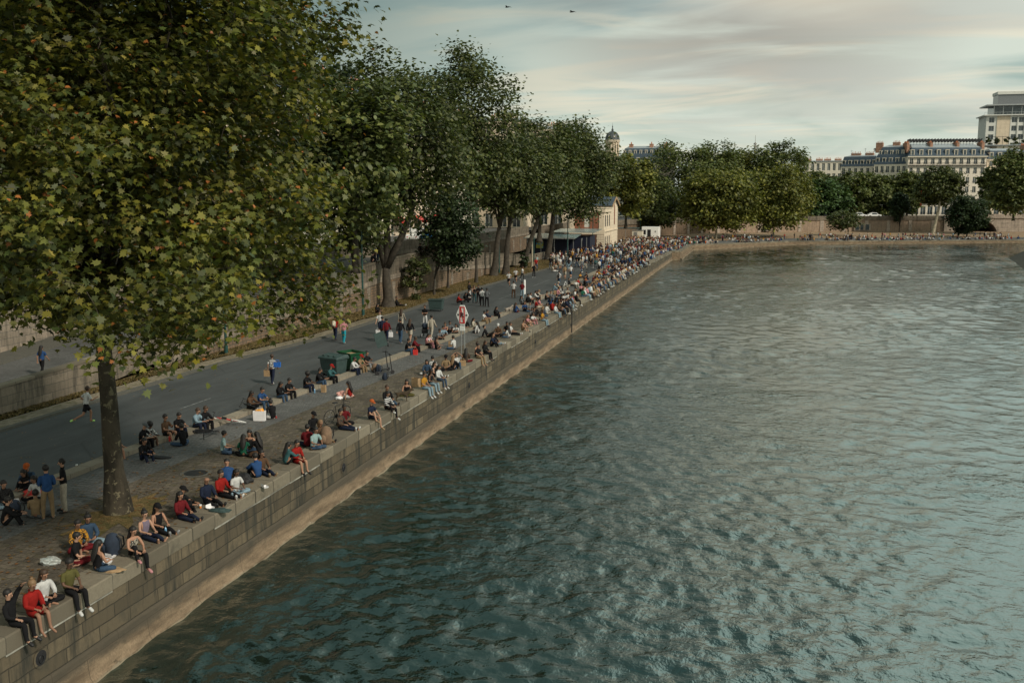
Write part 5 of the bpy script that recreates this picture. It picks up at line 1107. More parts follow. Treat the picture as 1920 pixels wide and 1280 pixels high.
def part_mesh(pose, part, mat):
    key = (pose, part, mat)
    if key in MC: return MC[key]
    S = seg(pose); lab, tk, tz, co, no = S['lab'], S['tk'], S['tz'], S['co'], S['no']
    if part == 'body':
        mb = MB(); mb.v = [tuple(c) for c in co]; mb.f = list(S['fc']); J = S['J']; nb = len(mb.f)
        hf = Vector((1, 0, 0)); hf = (hf-J['hdir']*hf.dot(J['hdir'])).normalized(); hl = J['hdir'].cross(hf); hc = J['h1']
        mb.ball(hc+hf*.098-J['hdir']*.012, (.016, .014, .022), 6, 4)
        for s in (1, -1): mb.ball(hc+hl*.092*s-J['hdir']*.005, (.016, .010, .026), 6, 4)
        mb.ball(hc+hf*.090-J['hdir']*.048, (.010, .022, .007), 6, 4); n1 = len(mb.f)
        for s in (1, -1): mb.ball(hc+hf*.086+hl*.034*s+J['hdir']*.018, (.010, .013, .008), 6, 4)
        me = mb.mesh('body', MATS['skin'], True); me.materials.append(MATS['black_rubber'] if 'black_rubber' in MATS else MATS['skin'])
        me.polygons.foreach_set('material_index', [0]*n1+[1]*(len(mb.f)-n1))
    else:
        low = tz < .06
        if part == 'short': keep = ((lab == 'torso') & (tz > -.03)) | ((lab == 'uarm') & (tk < .75)); off = .016
        elif part == 'tank': keep = (lab == 'torso') & (tz > -.03) & (tz < .46); off = .014
        elif part == 'long': keep = ((lab == 'torso') & (tz > -.06)) | (lab == 'uarm') | (lab == 'farm'); off = .020
        elif part == 'trousers': keep = ((lab == 'torso') & low) | (lab == 'thigh') | (lab == 'shin'); off = .014
        elif part == 'shorts': keep = ((lab == 'torso') & low) | ((lab == 'thigh') & (tk < .75)); off = .022
        elif part == 'skirt': keep = ((lab == 'torso') & low) | ((lab == 'thigh') & (tk < .85)); off = .045
        elif part == 'longskirt': keep = ((lab == 'torso') & low) | (lab == 'thigh') | ((lab == 'shin') & (tk < .5)); off = .040
        elif part == 'dress': keep = ((lab == 'torso')) | (lab == 'uarm') | (lab == 'farm') | ((lab == 'thigh') & (tk < .9)); off = .030
        elif part in ('shoeL', 'shoeR'): keep = (lab == 'foot'+part[-1]); off = .014
        k = np.where(keep)[0]; ks = set(k.tolist()); mp = {}
        mb = MB(); C2 = co+no*off
        for f in S['fc']:
            if all(i in ks for i in f):
                for i in f:
                    if i not in mp: mp[i] = len(mb.v); mb.v.append(tuple(C2[i]))
                mb.f.append(tuple(mp[i] for i in f))
        me = mb.mesh(part, MATS[mat], True)
    MC[key] = me; return me
def hair_mesh(pose, style):
    key = (pose, 'hair', style)
    if key in MC: return MC[key]
    J = seg(pose)['J']; hd = J['hdir']; hf = Vector((1, 0, 0)); hf = (hf-hd*hf.dot(hd)).normalized(); hl = hd.cross(hf); c = J['h1']+hd*.032-hf*.028; mb = MB()
    def el(cc, a_, b_, c_, nu=12, nv=8, cond=None):
        n0 = len(mb.v)
        for j in range(nv+1):
            ph = math.pi*j/nv
            for i in range(nu):
                th = 2*math.pi*i/nu; q = cc+hf*a_*math.sin(ph)*math.cos(th)+hl*b_*math.sin(ph)*math.sin(th)+hd*c_*math.cos(ph); mb.v.append(tuple(q))
        for j in range(nv):
            for i in range(nu):
                a0 = n0+j*nu+i; a1 = n0+j*nu+(i+1) % nu
                if cond is None or cond(j): mb.f.append((a0, a0+nu, a1+nu, a1))
    if style in ('cap', 'hat'):
        el(c+hd*.012, .122, .110, .112, cond=lambda j: j < 4)
        p = [c+hf*.09+hd*.012+hl*.08, c+hf*.19+hd*(-.01)+hl*.055, c+hf*.19-hd*.01-hl*.055, c+hf*.09+hd*.012-hl*.08]; mb.prism(p, hd*.012)
        me = mb.mesh('cap', MATS['cloth'], True)
    else:
        el(c-hf*.012, .108, .104, .112)
        if style == 'afro': el(c-hf*.02+hd*.02, .142, .138, .135)
        if style == 'bun': el(c+hd*.11-hf*.05, .05, .05, .045, 8, 5); el(c-hf*.05-hd*.06, .06, .075, .07, 8, 5)
        if style in ('long', 'tail'):
            w0 = .095 if style == 'long' else .035
            up = Vector((0, 0, 1)); tor = (J['nk']-J['pel']).normalized(); p0 = c-hf*.075; pts = [p0+hd*.02, J['nk']-Vector((1, 0, 0))*.10+up*.02, J['ch']-Vector((.16, 0, 0))+tor*.0, J['ch']-Vector((.165, 0, 0))-tor*.14]; ws = [w0, w0*1.25, w0*1.1, w0*.35]; ds = [.06, .05, .035, .02]
            n0 = len(mb.v)
            for p, w_, d_ in zip(pts, ws, ds):
                for i in range(8): a_ = 2*math.pi*i/8; mb.v.append(tuple(p+hl*w_*math.cos(a_)+hf*d_*math.sin(a_)))
            for r_ in range(3):
                for i in range(8): mb.f.append((n0+r_*8+i, n0+r_*8+(i+1) % 8, n0+r_*8+8+(i+1) % 8, n0+r_*8+8+i))
        me = mb.mesh('hair', MATS['hair'], True)
    MC[key] = me; return me
COLS = dict(k=(.014, .014, .016), n=(.018, .026, .055), w=(.56, .56, .55), b=(.03, .085, .23), d=(.055, .10, .17), l=(.28, .40, .48), r=(.36, .02, .016), m=(.17, .015, .02), g=(.02, .13, .08), o=(.13, .12, .04),
            y=(.58, .28, .03), t=(.33, .23, .13), c=(.52, .47, .38), e=(.13, .075, .045), a=(.16, .17, .18), p=(.62, .28, .30), q=(.03, .36, .46), z=(.36, .52, .52), u=(.55, .13, .035), v=(.24, .20, .27), x=(.30, .31, .32), s=(.05, .14, .15), f=(.50, .03, .13), h=(.55, .9, .25))
COLS = {k_: tuple(x_*(.72 if k_ not in 'wh' else .9) for x_ in v_) for k_, v_ in COLS.items()}
HAIRC = dict(k=(.012, .010, .009), e=(.045, .025, .014), t=(.20, .12, .06), a=(.25, .24, .23), u=(.20, .07, .03))
SKIN = [(.34, .185, .12), (.29, .155, .10), (.38, .22, .15), (.12, .065, .042), (.24, .13, .085)]
PN = 0
def person(loc, rz, pose, top, bot, hair, shoe, label, group=None, skin=None, scale=1.0, full=True):
    """top: colour + kind(s short, t tank, l long, j jacket, d dress) ; bot: colour + kind(t trousers, s shorts, k skirt, K long skirt, 0 none); hair: colour + style"""
    global PN
    PN += 1
    r = empty('person', loc, rz, label, 'person', group); r.scale = (scale,)*3
    sk = SKIN[skin if skin is not None else (PN*7) % 5 if (PN*7) % 5 != 3 or PN % 4 == 0 else 0]
    def ch(nm, me, c):
        o = bpy.data.objects.new(nm, me); col.objects.link(o); o.parent = r; o.color = (*c, 1); return o
    ch('body', part_mesh(pose, 'body', 'skin'), sk)
    tc_ = COLS[top[0]]; kind = {'s': 'short', 't': 'tank', 'l': 'long', 'j': 'long', 'd': 'dress'}[top[1]]; mat = 'striped_cloth' if top[2:] == 'z' else 'print_cloth' if top[2:] == 'x' else 'cloth'
    ch({'s': 'shirt', 't': 'tank_top', 'l': 'shirt', 'j': 'jacket', 'd': 'dress'}[top[1]], part_mesh(pose, kind, mat), tc_)
    if bot[1] != '0':
        ch({'t': 'trousers', 's': 'shorts', 'k': 'skirt', 'K': 'skirt'}[bot[1]], part_mesh(pose, {'t': 'trousers', 's': 'shorts', 'k': 'skirt', 'K': 'longskirt'}[bot[1]], 'print_cloth' if bot[2:] == 'x' else 'cloth'), COLS[bot[0]])
    st = {'s': 'short', 'l': 'long', 't': 'tail', 'b': 'bun', 'a': 'afro', 'c': 'cap', '0': None}[hair[1]]
    if st == 'cap': ch('cap', hair_mesh(pose, 'cap'), COLS[hair[0]])
    elif st: ch('hair', hair_mesh(pose, st), HAIRC[hair[0]])
    if hair[2:] == 'l': ch('hair', hair_mesh(pose, 'long'), HAIRC['k'])
    if shoe != '0':
        for k in 'LR': ch('shoe', part_mesh(pose, 'shoe'+k, 'leather'), COLS[shoe])
    return r
# low detail figures for the distant people: one mesh each, coloured per face
LP = {}
def low_pose(name):
    if name in LP: return LP[name]
    J = joints(**PO[name]); mb = MB(); lab = []
    def tb(pts, rr, l, n=6):
        f0 = len(mb.f); mb.tube(pts, rr, n); lab.extend([l]*(len(mb.f)-f0))
    tb([J['pel']-Vector((0, 0, .05)), J['sp'], J['ch'], J['nk']], [.15, .145, .165, .09], 't', 8); tb([J['nk'], J['h0']], [.06, .06], 's')
    f0 = len(mb.f); mb.ball(J['h1']+J['hdir']*.02, (.092, .085, .115), 8, 5); lab.extend(['s']*(len(mb.f)-f0)); f0 = len(mb.f); mb.ball(J['h1']+J['hdir']*.045-Vector((.022, 0, 0)), (.105, .10, .11), 8, 5); lab.extend(['h']*(len(mb.f)-f0))
    for k in 'LR':
        tb([J['hip'+k], J['kn'+k]], [.10, .068], 'b'); tb([J['kn'+k], J['an'+k]], [.066, .045], 'B'); tb([J['he'+k], J['to'+k]], [.045, .038], 'f')
        tb([J['sh'+k], J['el'+k]], [.062, .048], 't'); tb([J['el'+k], J['wr'+k]], [.045, .032], 'T'); tb([J['wr'+k], J['wr'+k]+(J['wr'+k]-J['el'+k]).normalized()*.13], [.034, .022], 's', 5)
    LP[name] = (np.array(mb.v), mb.f, np.array(lab)); return LP[name]
def low_colors(lab, top, bot, hair, skin, bare_arm, bare_leg, shoe):
    c = np.zeros((len(lab), 3)); sk = np.array(SKIN[skin])
    for k, v in (('t', top), ('T', sk if bare_arm else top), ('s', sk), ('h', hair), ('b', bot), ('B', sk if bare_leg else bot), ('f', shoe)): c[lab == k] = v
    return c
def fig_mesh(name, parts):
    vs = []; fs = []; cs = []
    for V, F, Cc_ in parts:
        n = sum(len(x) for x in vs); vs.append(V); fs += [tuple(i+n for i in f) for f in F]; cs.append(Cc_)
    me = bpy.data.meshes.new(name); me.from_pydata(np.concatenate(vs).tolist(), [], fs); me.update(); at_ = me.attributes.new('col', 'FLOAT_COLOR', 'FACE'); c = np.concatenate(cs); c4 = np.ones((len(c), 4), np.float32); c4[:, :3] = c; at_.data.foreach_set('color', c4.reshape(-1))
    me.materials.append(MATS['figure']); me.polygons.foreach_set('use_smooth', [True]*len(me.polygons)); return me
# =============================================================== the people, one row each
# px | py | pose | heading | top | bottom | hair | shoes | label ; heading 0 looks at the river, 90 away from the camera, -90 towards it
ROWS = """
22|1172|edgeraise|5|kl|kt|ks|k|person in black raising one arm overhead beside the woman in the red dress
66|1152|edge|-12|rd|r0|tb|0|barefoot woman in long red dress dangling her legs over the quay wall
97|1130|cross|-20|wl|kt|el|0|long haired woman in white blouse cross legged beside the olive shirted man
138|1112|edge|-15|os|kt|ks|w|man in olive shirt and white sneakers holding a cup at the wall edge
187|1072|cross|70|kt|dt|kl|w|woman in black top and jeans with her back turned near the picnic food
140|1058|side|20|ks|mt|ks|0|person in black top and red trousers beside the silver bag
146|1030|cross|-30|yjx|mt|ks|0|person in yellow flowered shirt sitting behind the black and red one
166|1018|cross|-40|dj|lt|kb|w|person in blue denim jacket with hair in a bun by the backpack
243|1042|edgeone|-20|ctx|kt|kl|p|woman in flowered top with one leg over the wall and one foot tucked up
92|972|talk|130|bl|tt|ks|w|standing man in blue shirt and beige trousers seen from behind
122|958|talk|-135|ks|ct|ks|k|standing man in black heart print tee and cream trousers
68|972|cross|115|ts|at|ks|k|person in tan shirt sitting with back turned at the standing mens feet
70|938|cross|-100|ws|kt|kl|k|long haired woman in white tee in the picnic circle at the kerb
35|918|kerb|-70|dj|kt|uc|k|bowed person in denim jacket and ginger cap on the kerb
8|950|cross|-30|kjx|lt|ks|w|dark shirted person in light jeans at the left edge of the picnic circle
8|985|knees|40|kj|kt|ks|k|person all in black nearest the left edge of the picnic circle
50|925|cross|-90|kj|mt|kl|k|dark haired person in black and red behind the bowed denim jacket
336|962|knees|10|kl|kt|kc|k|person in black with black cap behind the dark red jacket
352|972|legsout|-20|mj|nt|kl|k|woman in dark red jacket with jeans legs stretched to the wall edge
314|996|legsout|-25|kt|kt|kcl|x|woman in black sleeveless top and cap with grey sneakers at the edge
273|1008|legsout|-22|vt|nt|kb|0|barefoot woman in lilac tank top with sunglasses and ponytail
388|942|legsout|-30|nl|kt|00|k|bald man in navy hooded top sitting alone at the edge
428|930|legsout|-18|rl|kt|ks|w|person in bright red shirt bending over a phone
448|925|cross|-25|ws|lt|kl|t|woman in white tee and light jeans cross legged beside the red shirt
427|908|lean|-60|bl|kt|ks|k|man in blue shirt leaning back on his arms behind the red shirt
484|896|knees|150|bj|kt|ks|w|crouched man in bright blue top with his back to the wall edge
502|887|legsout|-35|ej|nt|kl|t|dark haired woman with legs stretched beside the crouched blue man
548|872|knees|60|sj|kt|kl|k|woman in grey green jacket with back turned beside the red dress and socks
571|868|edge|-20|rd|r0|ks|k|woman in short red dress and black socks sitting on the wall edge
417|850|cross|30|zs|dt|ks|k|man in mint shirt with black shoulder strap sitting on the cobbles
441|835|cross|-60|wl|kt|es|k|person in white shirt facing the mint shirted man
457|856|cross|110|gs|kt|kl|k|long haired woman in green top with her back turned
488|858|kneel|160|kj|eK|kl|k|kneeling woman with long black hair and brown skirt
470|845|cross|-80|ktx|dt|kl|k|woman facing the camera between green top and brown skirt
196|858|kerb|-10|ks|ks|ks|k|half hidden person sitting on the kerb behind the plane tree trunk
252|838|kerb|0|ks|kt|ac|k|person in black wearing a grey cap on the kerb
272|834|kerb|-15|wlx|rs|ka|w|reading woman in black and white patterned shirt on the kerb
304|822|kerbup|-10|es|ks|ks|k|person in dark brown top with a hand at the face on the kerb
322|816|kerb|-20|ks|nt|ks|k|man in black shirt and sunglasses sitting on the kerb
344|836|cross|150|kj|dt|ks|k|person in black hood and jeans sitting with back turned below the kerb
342|806|kerb|-5|lj|nt|es|w|person in light blue shirt turning to the man in black jacket
361|802|kerb|-15|kj|kt|es|k|man in black jacket with clasped hands at the end of the kerb row
268|862|knees|-20|kj|nt|ks|k|dark hooded figure crouched in front of the grey capped person
464|772|kerb|-10|ej|kt|kt|w|person in brown vest and white sleeves behind the red bicycle
476|764|kerb|-15|bs|dt|ks|w|person in blue tee and jeans beside the brown vest
512|785|side|150|kj|wt|kb|r|person in black jacket and white trousers sitting near the white bag
532|752|kerb|-10|kl|dt|kl|w|long haired person in black and jeans on the kerb next to the black tee
546|746|kerb|-15|ks|kt|ks|k|man in black tee reaching forward with clasped hands on the kerb
590|734|kerb|-10|ks|nt|ka|k|curly haired person in black tee bent over on the kerb
614|726|kerb|0|kl|dt|ks|w|person in black top and jeans eating beside the paper bag
632|718|kerb|-10|sl|kt|rc|k|person in denim shirt wearing a red and white cap
660|702|kerb|0|wl|nt|ks|w|person in white shirt and navy trousers leaning forward by the bins
674|697|kerb|-10|ts|tt|rc|w|person in bright red cap sitting in front of the grey bin
688|691|kerbup|-20|ks|xt|ks|w|person in black tee with hand at mouth in front of the grey bin
657|746|side|170|rt|ws|kl|0|woman in red top and white shorts with a pink coat on the setts
703|767|knees|60|kj|kt|ks|k|person in black leather jacket and sunglasses with back turned
737|770|edgeone|-15|wlz|kt|ks|w|person in white sleeves and black vest with one leg over the edge
748|757|legsout|-40|kl|dt|es|k|sunglassed person in black and jeans beside the black vest
763|742|cross|-70|kt|ot|kl|k|woman in black top sitting with a dark dog on the cobbles
586|810|cross|-30|kj|kt|kc|k|person in black with black cap behind the long haired brown coat
576|838|cross|100|mj|nt|ks|k|person in dark purple with back turned by the blue top
597|842|side|-30|zs|dt|ks|k|person in light blue top and jeans reading beside the dark purple
616|826|legsout|-30|ej|tt|tl|k|long brown haired person in brown coat with legs stretched to the edge
646|795|cross|-60|ms|kt|ks|k|person in dark red tee by the bicycle on the cobbles
664|806|legsout|-10|ejx|nt|ks|w|person in plaid shirt with jeans legs stretched to the edge
682|786|edgeone|-15|ns|ns|uc|t|man in navy tee and shorts with orange cap, one bare leg over the edge
511|718|walk|95|wsx|nt|es|w|woman in spotted top with blue shoulder bag walking away on the road
163|795|run|60|ws|ks|es|h|runner in white tee, black shorts and lime shoes
629|636|walk|95|rs|nt|kc|k|walker in red top with a cream backpack
645|642|walk|95|ps|qt|ks|w|walker in pink top and turquoise trousers
713|625|walk|-85|ws|kt|es|w|person in white tee walking behind the navy jacket
717|637|walk|95|nj|et|ks|w|walker in navy jacket and rust trousers with a white bag
725|641|walk|92|mj|nt|ks|w|walker in dark red jacket with a white bag in the right hand
751|642|walk|95|kl|dt|ks|w|walker in black top and blue jeans alone on the road
753|618|walk|90|cjx|ct|el|w|woman in pale patterned shawl walking ahead of the black top
769|640|walk|92|kj|ck|el|k|long haired walker in black jacket and beige skirt
786|634|walk|95|wj|ws|ac|k|walker in white hooded top and shorts with a black backpack
797|612|talk|-100|ks|wt|es|w|man in black vest facing the stroller
809|634|walk|80|cj|ct|ks|w|walker in pale grey tracksuit right of the stroller
612|615|lie|-10|kl|kt|ks|k|person lying on the verge under the plane tree leaves
706|588|knees|-20|kj|kt|kl|k|person in black sitting on the verge left of the forked tree
743|574|legsout|10|kl|kt|es|w|person in black half hidden behind the forked tree
764|664|kerb|0|ks|dt|ks|k|man in black tee and jeans on the kerb by the red bag
772|660|kerb|10|ml|kt|es|k|person beside the man in black tee on the kerb
797|652|kerb|-20|ps|kt|kl|w|woman in pink tee at the left of the seated kerb circle
808|652|kerb|0|ws|pt|kl|w|woman in white top next to the pink tee
818|655|side|40|kt|ks|kl|0|woman in black leaning on one straight arm
822|640|knees|-30|as|kt|ks|k|man in grey tee in the middle of the kerb circle
830|632|knees|-50|ll|kt|ks|k|person in pale blue shirt behind the grey tee
836|624|knees|-90|pt|kt|eb|0|bare shouldered woman with tied hair at the back of the kerb circle
852|655|cross|160|ws|dt|ks|0|person in white tee and jeans with back turned left of the sign post
843|622|knees|-60|al|kt|ks|k|man in grey shirt behind the sign board
857|628|knees|-100|ws|kt|kl|w|woman in white hidden by the sign posts
873|618|cross|-60|kl|kt|ks|k|dark clothed person right behind the sign posts
886|617|side|-10|cl|kt|kl|k|person in cream sweater reclining right of the sign
897|624|side|170|wj|kt|kl|k|woman in white jumper with back turned right of the sign
886|606|kerb|0|ws|tt|ks|w|person in white tee on the kerb beyond the sign
903|604|kerb|10|nl|tt|ks|k|man in navy top and khaki trousers on the kerb
920|596|kerb|-10|kj|kt|kl|k|person in black hood sitting alone with a white carrier bag
801|702|cross|-80|dj|wt|kl|w|woman in denim jacket and white trousers left of the printed tee
812|697|cross|120|wsx|kt|ks|w|person with back turned in a white tee with a printed back
836|694|cross|-70|ts|kt|kc|k|person in beige shirt and black cap
795|730|edge|-10|ys|lt|ks|w|person in mustard yellow tee and light jeans dangling feet over the edge
804|722|edge|-15|kt|lt|kl|w|woman in black top beside the mustard tee
821|714|edge|-15|wl|dtx|kl|w|woman in white cardigan and patterned trousers on the edge
830|707|legsout|-20|kt|kt|kl|w|woman in black tee leaning back with a white shoe out
849|694|knees|80|kj|kt|tl|k|person with long light brown hair seen from behind
858|690|handshead|-60|ws|dt|es|k|person in white tee with both hands behind the head
880|680|cross|100|ejx|mt|kl|w|person with long dark hair in a patterned top by the brown bag
893|668|cross|-20|ut|kt|eb|k|bare armed person in orange brown top behind the khaki trousers
901|672|edge|-20|ks|tt|ks|0|barefoot man in black top and khaki trousers on the edge
912|664|edge|-10|kl|kt|el|k|woman in black beside the khaki trousers on the edge
921|650|knees|-10|nl|kt|00|t|bald person in navy top on the edge
932|645|legsout|-20|kl|lt|kl|w|person in black top and pale jeans with legs over the edge
934|630|cross|-80|el|kt|wc|k|person in brown sweater and white cap
914|632|lean|10|kj|kt|ks|k|man in black hood leaning back on his hands
950|626|cross|-60|ks|dt|ks|w|person in black tee left of the white tee back
956|634|cross|150|ws|dt|kl|w|person in white tee and jeans with back turned near the edge
972|628|legsout|-10|ws|kt|es|w|person in white tee and black trousers near the edge
984|620|knees|-20|tt|ts|es|k|woman in tan shorts with bent bare legs near the edge
987|611|knees|-10|ps|ts|ul|0|woman in peach top with long reddish hair and bare legs
997|607|knees|-30|ws|pt|es|w|person in white tee beside the peach top
997|596|knees|-60|al|kt|ks|k|grey clothed person behind the peach top
1011|602|edge|-10|ys|lt|es|k|person in mustard top and pale jeans on the edge farther along
1003|592|knees|-30|kl|kt|kl|k|dark haired woman left of the mustard top
1017|594|cross|70|dj|dt|tl|k|long blonde haired person in denim blue seen from behind
1024|588|cross|-20|wl|ct|es|k|person in white shirt sitting behind the denim blue
1034|588|edge|-10|wl|lt|es|e|man in white shirt and pale jeans on the edge
1041|584|edge|-15|ej|kt|es|k|man in dark brown jacket next to the white shirt
1047|577|knees|-60|kl|kt|kl|r|person in black and red behind the brown jacket
1032|572|cross|100|bl|nt|kl|k|person in blue with long dark hair behind the white shirt
1053|577|cross|120|wl|kt|ks|k|person in white top with back turned beside the black and red
1056|566|knees|-40|ws|dt|kl|w|long haired person in white tee behind the dark red top
1066|575|legsout|-10|ml|kt|ks|k|person in dark red top near the drain pipe
1074|568|cross|-50|fs|wt|kl|w|person in magenta top by the drain pipe
1080|580|edge|-10|kl|kt|ks|w|man in black trousers dangling white shoes past the drain pipe
1080|556|knees|-90|kj|kt|ka|k|person in black with very big dark hair
1092|556|cross|-40|gj|dt|kl|k|person in green and blue sitting behind the edge
949|574|kerbup|10|aj|kt|kl|k|person in long grey coat on the kerb near the brown dog
958|570|kerb|0|kl|kt|ks|k|person in black on the kerb next to the grey coat
965|568|kerb|0|ws|kt|es|k|person in white tee in the middle of the kerb foursome
974|564|kerb|10|wl|kt|ks|k|person in white top and black trousers ending the kerb foursome
967|586|side|60|bj|mt|el|k|person in bright blue cardigan sitting below the kerb
990|564|kerb|10|kt|dt|el|k|long haired woman in black top and jeans on the kerb
998|563|kerb|20|kl|kt|kl|k|dark haired woman beside the black top and jeans
1013|562|kerb|10|cl|ct|tl|w|person with long light brown hair in cream on the kerb
1022|565|kerb|0|kt|kt|ks|k|small figure in black right of the cream top
1035|549|kerb|30|ll|dt|00|w|person in pale blue shirt on the kerb by the brown bag
1042|546|kerb|10|cs|tt|cc|k|person in beige cap next to the pale blue shirt
1054|551|cross|140|wj|wt|kl|k|dark haired woman in white beside the parked kerb bicycle
1066|536|legsout|-10|kl|kt|ks|w|person in black lying back with pale shoes on the kerb
1087|524|cross|-20|ys|kt|ks|k|person in yellow top on the kerb with a black dog
1101|523|cross|-160|kj|kt|kl|k|person in black beside the black dog
963|558|talk|90|ws|et|ks|w|standing person in white shirt and brown trousers seen from behind
979|559|talk|90|ms|lt|ks|t|standing person in dark red tee and pale jeans holding a white board
954|537|run|-80|ws|ks|es|k|left one of two joggers in white tees and black shorts
967|530|run|-80|ws|ks|es|k|right one of two joggers in white tees and black shorts
1048|535|walk|90|ws|dt|ks|k|walker in white tee and jeans with a black backpack
1059|522|walk|95|ts|cs|es|t|walker in khaki shirt and flowered shorts
1070|521|walk|85|ws|dk|es|w|walker in white tee and denim mini skirt
979|524|walk|0|wt|kt|el|w|woman in white tank and black leggings striding off the verge
1001|519|phone|-80|ks|kt|es|w|man in black tee looking at a phone on the verge kerb
1006|501|talk|100|zs|kt|es|w|standing person in mint tee under the quay trees
1105|491|walk|-80|nj|et|00|k|bald man in navy jacket and brown trousers on the road
1117|507|talk|-70|sj|at|ks|w|man in teal jacket standing by the kerb
1125|497|talk|-90|bj|dt|es|w|person in blue jacket over white shirt
1130|506|talk|-90|kl|dt|kl|k|woman in black sweater and jeans standing by the kerb
1145|503|talk|80|wt|dt|kb|k|dark haired woman in white top and blue jeans from behind
1153|503|talk|100|tl|tt|kl|k|person in tan standing beside the woman in jeans
1158|505|talk|-100|ll|tt|ks|w|person in pale blue shirt and beige trousers by the edge crowd
1166|507|talk|90|nj|tt|ks|w|left navy jacket in the pair standing behind the edge crowd
1172|507|talk|90|nj|wt|es|w|right navy jacket with white trousers behind the edge crowd
870|566|kerb|0|kj|kt|kl|k|woman in black at the left of the standing roadside group
857|570|kerb|10|rj|kt|kb|w|person in red hooded top sitting at the paved verge gap
876|562|kneel|0|kj|kt|ks|k|person in black bending in the roadside group
880|560|talk|-20|kj|wt|ks|w|person in dark jacket and white trousers in the roadside group
889|566|talk|-60|ktx|st|el|k|woman in teal trousers in the roadside group
897|567|talk|-100|kl|kt|ks|k|person in black between teal trousers and white tee
904|573|talk|120|ws|kt|ks|w|man in white tee and black trousers seen from behind beside the grey sweater
913|574|talk|90|al|kt|ks|k|man in grey sweater and black trousers seen from behind
80|704|walk|95|bs|kt|kl|r|woman in blue top and red shoes walking up the cobbled ramp
191|632|walk|-90|ls|nt|ks|w|person in pale blue shirt on the ramp glimpsed through the leaves
441|582|walk|90|ws|kt|ks|k|person in white on the ramp glimpsed below the foliage
703|490|walk|95|ws|nt|ks|w|walker in white shirt at the top of the ramp
709|492|walk|95|at|dt|kl|w|walker in grey top with blue bag at the top of the ramp
786|470|knees|-20|kj|kt|ks|k|dark figure sitting on the ramp parapet near the parked blue car
800|470|knees|-60|mj|kt|kl|k|dark figure with a red scarf sitting on the ramp parapet
""".strip().split('\n')
SITEDGE = ('edge', 'edgelean', 'edgeraise', 'edgeone')
CUST = {}
def where(px, py, pose):
    p = at(px, py)
    if p.x < WALLX-.1 or (py < 720 and px < 250) or px in (441, 703, 709, 786, 800, 191):
        z = 3
        for _ in range(12):
            d = ray(px, py); tt = (z-HC)/d.z; y = d.y*tt; z = ramp_z(y)
        p = Vector((d.x*tt, y, z)); p.x = min(p.x, WALLX-1.0)
        if pose == 'knees': q = at(px, py, X=WALLX-.17); p = Vector((WALLX-.18, q.y, rt(q.y)+.12))
        return p
    if pose in SITEDGE: q = at(px, py); return Vector((EDGE-.28, q.y, .03+quay_z(q.y)))
    if pose in ('kerb', 'kerbup') and p.y < 140 and -26.5 < p.x < -20: return Vector((nk(p.y)+.2, p.y, quay_z(p.y)))
    if p.x > -24.0 and p.x < -16.9 or p.y > 0:
        if p.x > EDGE-.5: p.x = EDGE-.5
        if fk(p.y)-.2 < p.x < nk(p.y): p.z -= .06
        return p
for row in ROWS:
    f = row.split('|'); px, py, pose, hd_ = int(f[0]), int(f[1]), f[2], float(f[3]); loc = where(px, py, pose)
    if loc.x > -17.6 and pose in ('legsout', 'lean') : loc.x = min(loc.x, EDGE-.85)
    far_ = loc.y > 112
    grp = 'people sitting on the quay' if pose not in ('stand', 'talk', 'walk', 'run', 'phone') else 'people on foot'
    top, bot, hair, shoe, lb = f[4], f[5], f[6], f[7], f[8]
    scl = 1.0 if not ('woman' in lb or 'l' in hair[1:]) else .95
    if not far_: CUST[lb] = person(loc, R(hd_), pose, top, bot, hair, shoe, lb, grp, scale=scl, skin=(3 if hair == 'ka' else None))
    else:
        V, F, lab = low_pose(pose); hc = HAIRC.get(hair[0], HAIRC['k']) if hair[1] != 'c' else COLS[hair[0]]
        if hair[1] == '0': hc = SKIN[0]
        c_ = low_colors(lab, COLS[top[0]], COLS[bot[0]], hc, (px*7) % 5 if (px*7) % 5 != 3 else 0, top[1] in 'st', bot[1] in 'sk', COLS.get(shoe, SKIN[0]))
        o = bpy.data.objects.new('person', fig_mesh('person', [(V, F, c_)])); col.objects.link(o); o.location = loc; o.rotation_euler = (0, 0, R(hd_)); o.scale = (scl,)*3; tag(o, lb, 'person', grp)
# ---- the rest of the visible crowd: individuals as far as about 300 in all, the rest as one crowd
rs = np.random.RandomState(42)
CN = dict(k='black', w='white', n='navy', a='grey', r='red', t='tan', l='pale blue', u='orange', g='green', b='blue', m='dark red', c='cream', y='yellow', p='pink')
TOPW = list('kkkkkkkkwwwwwwwwnnnaaattccccllrrugbbmmyp'); BOTW = list('kkkkdddlltwnac')
def inside_quad(x0, x1, y0, y1): return rs.uniform(x0, x1), rs.uniform(y0, y1)
CROWD = []
def spot(kind):
    if kind == 'edge':     # tight row on the wall
        y = 84+70*rs.rand(); return Vector((EDGE-.3, y, quay_z(y)+.02)), rs.choice(['edge', 'edge', 'edgeone', 'edgelean']), rs.normal(0, 14)
    if kind == 'behind': y = 78+75*rs.rand()**.8; x = EDGE-rs.uniform(.9, 3.4); return Vector((x, y, quay_z(y))), rs.choice(['cross', 'knees', 'legsout', 'knees', 'side']), rs.uniform(-90, 60)
    if kind == 'plaza': y = 138+62*rs.rand()**.9; x = rs.uniform(-29.5, -18.5); return Vector((x, y, quay_z(y))), rs.choice(['talk', 'stand', 'talk', 'walk', 'phone']), rs.uniform(0, 360)
    if kind == 'terrace': y = rs.uniform(160, 184); x = rs.uniform(-34, -28); return Vector((x, y, quay_z(y))), rs.choice(['talk', 'kerb', 'knees', 'stand', 'kerbup']), rs.uniform(0, 360)
kinds = ['edge']*44+['behind']*56+['plaza']*32+['terrace']*8
seen = [o_.location.copy() for o_ in bpy.data.objects if o_.name.startswith('person') and o_.parent is None]
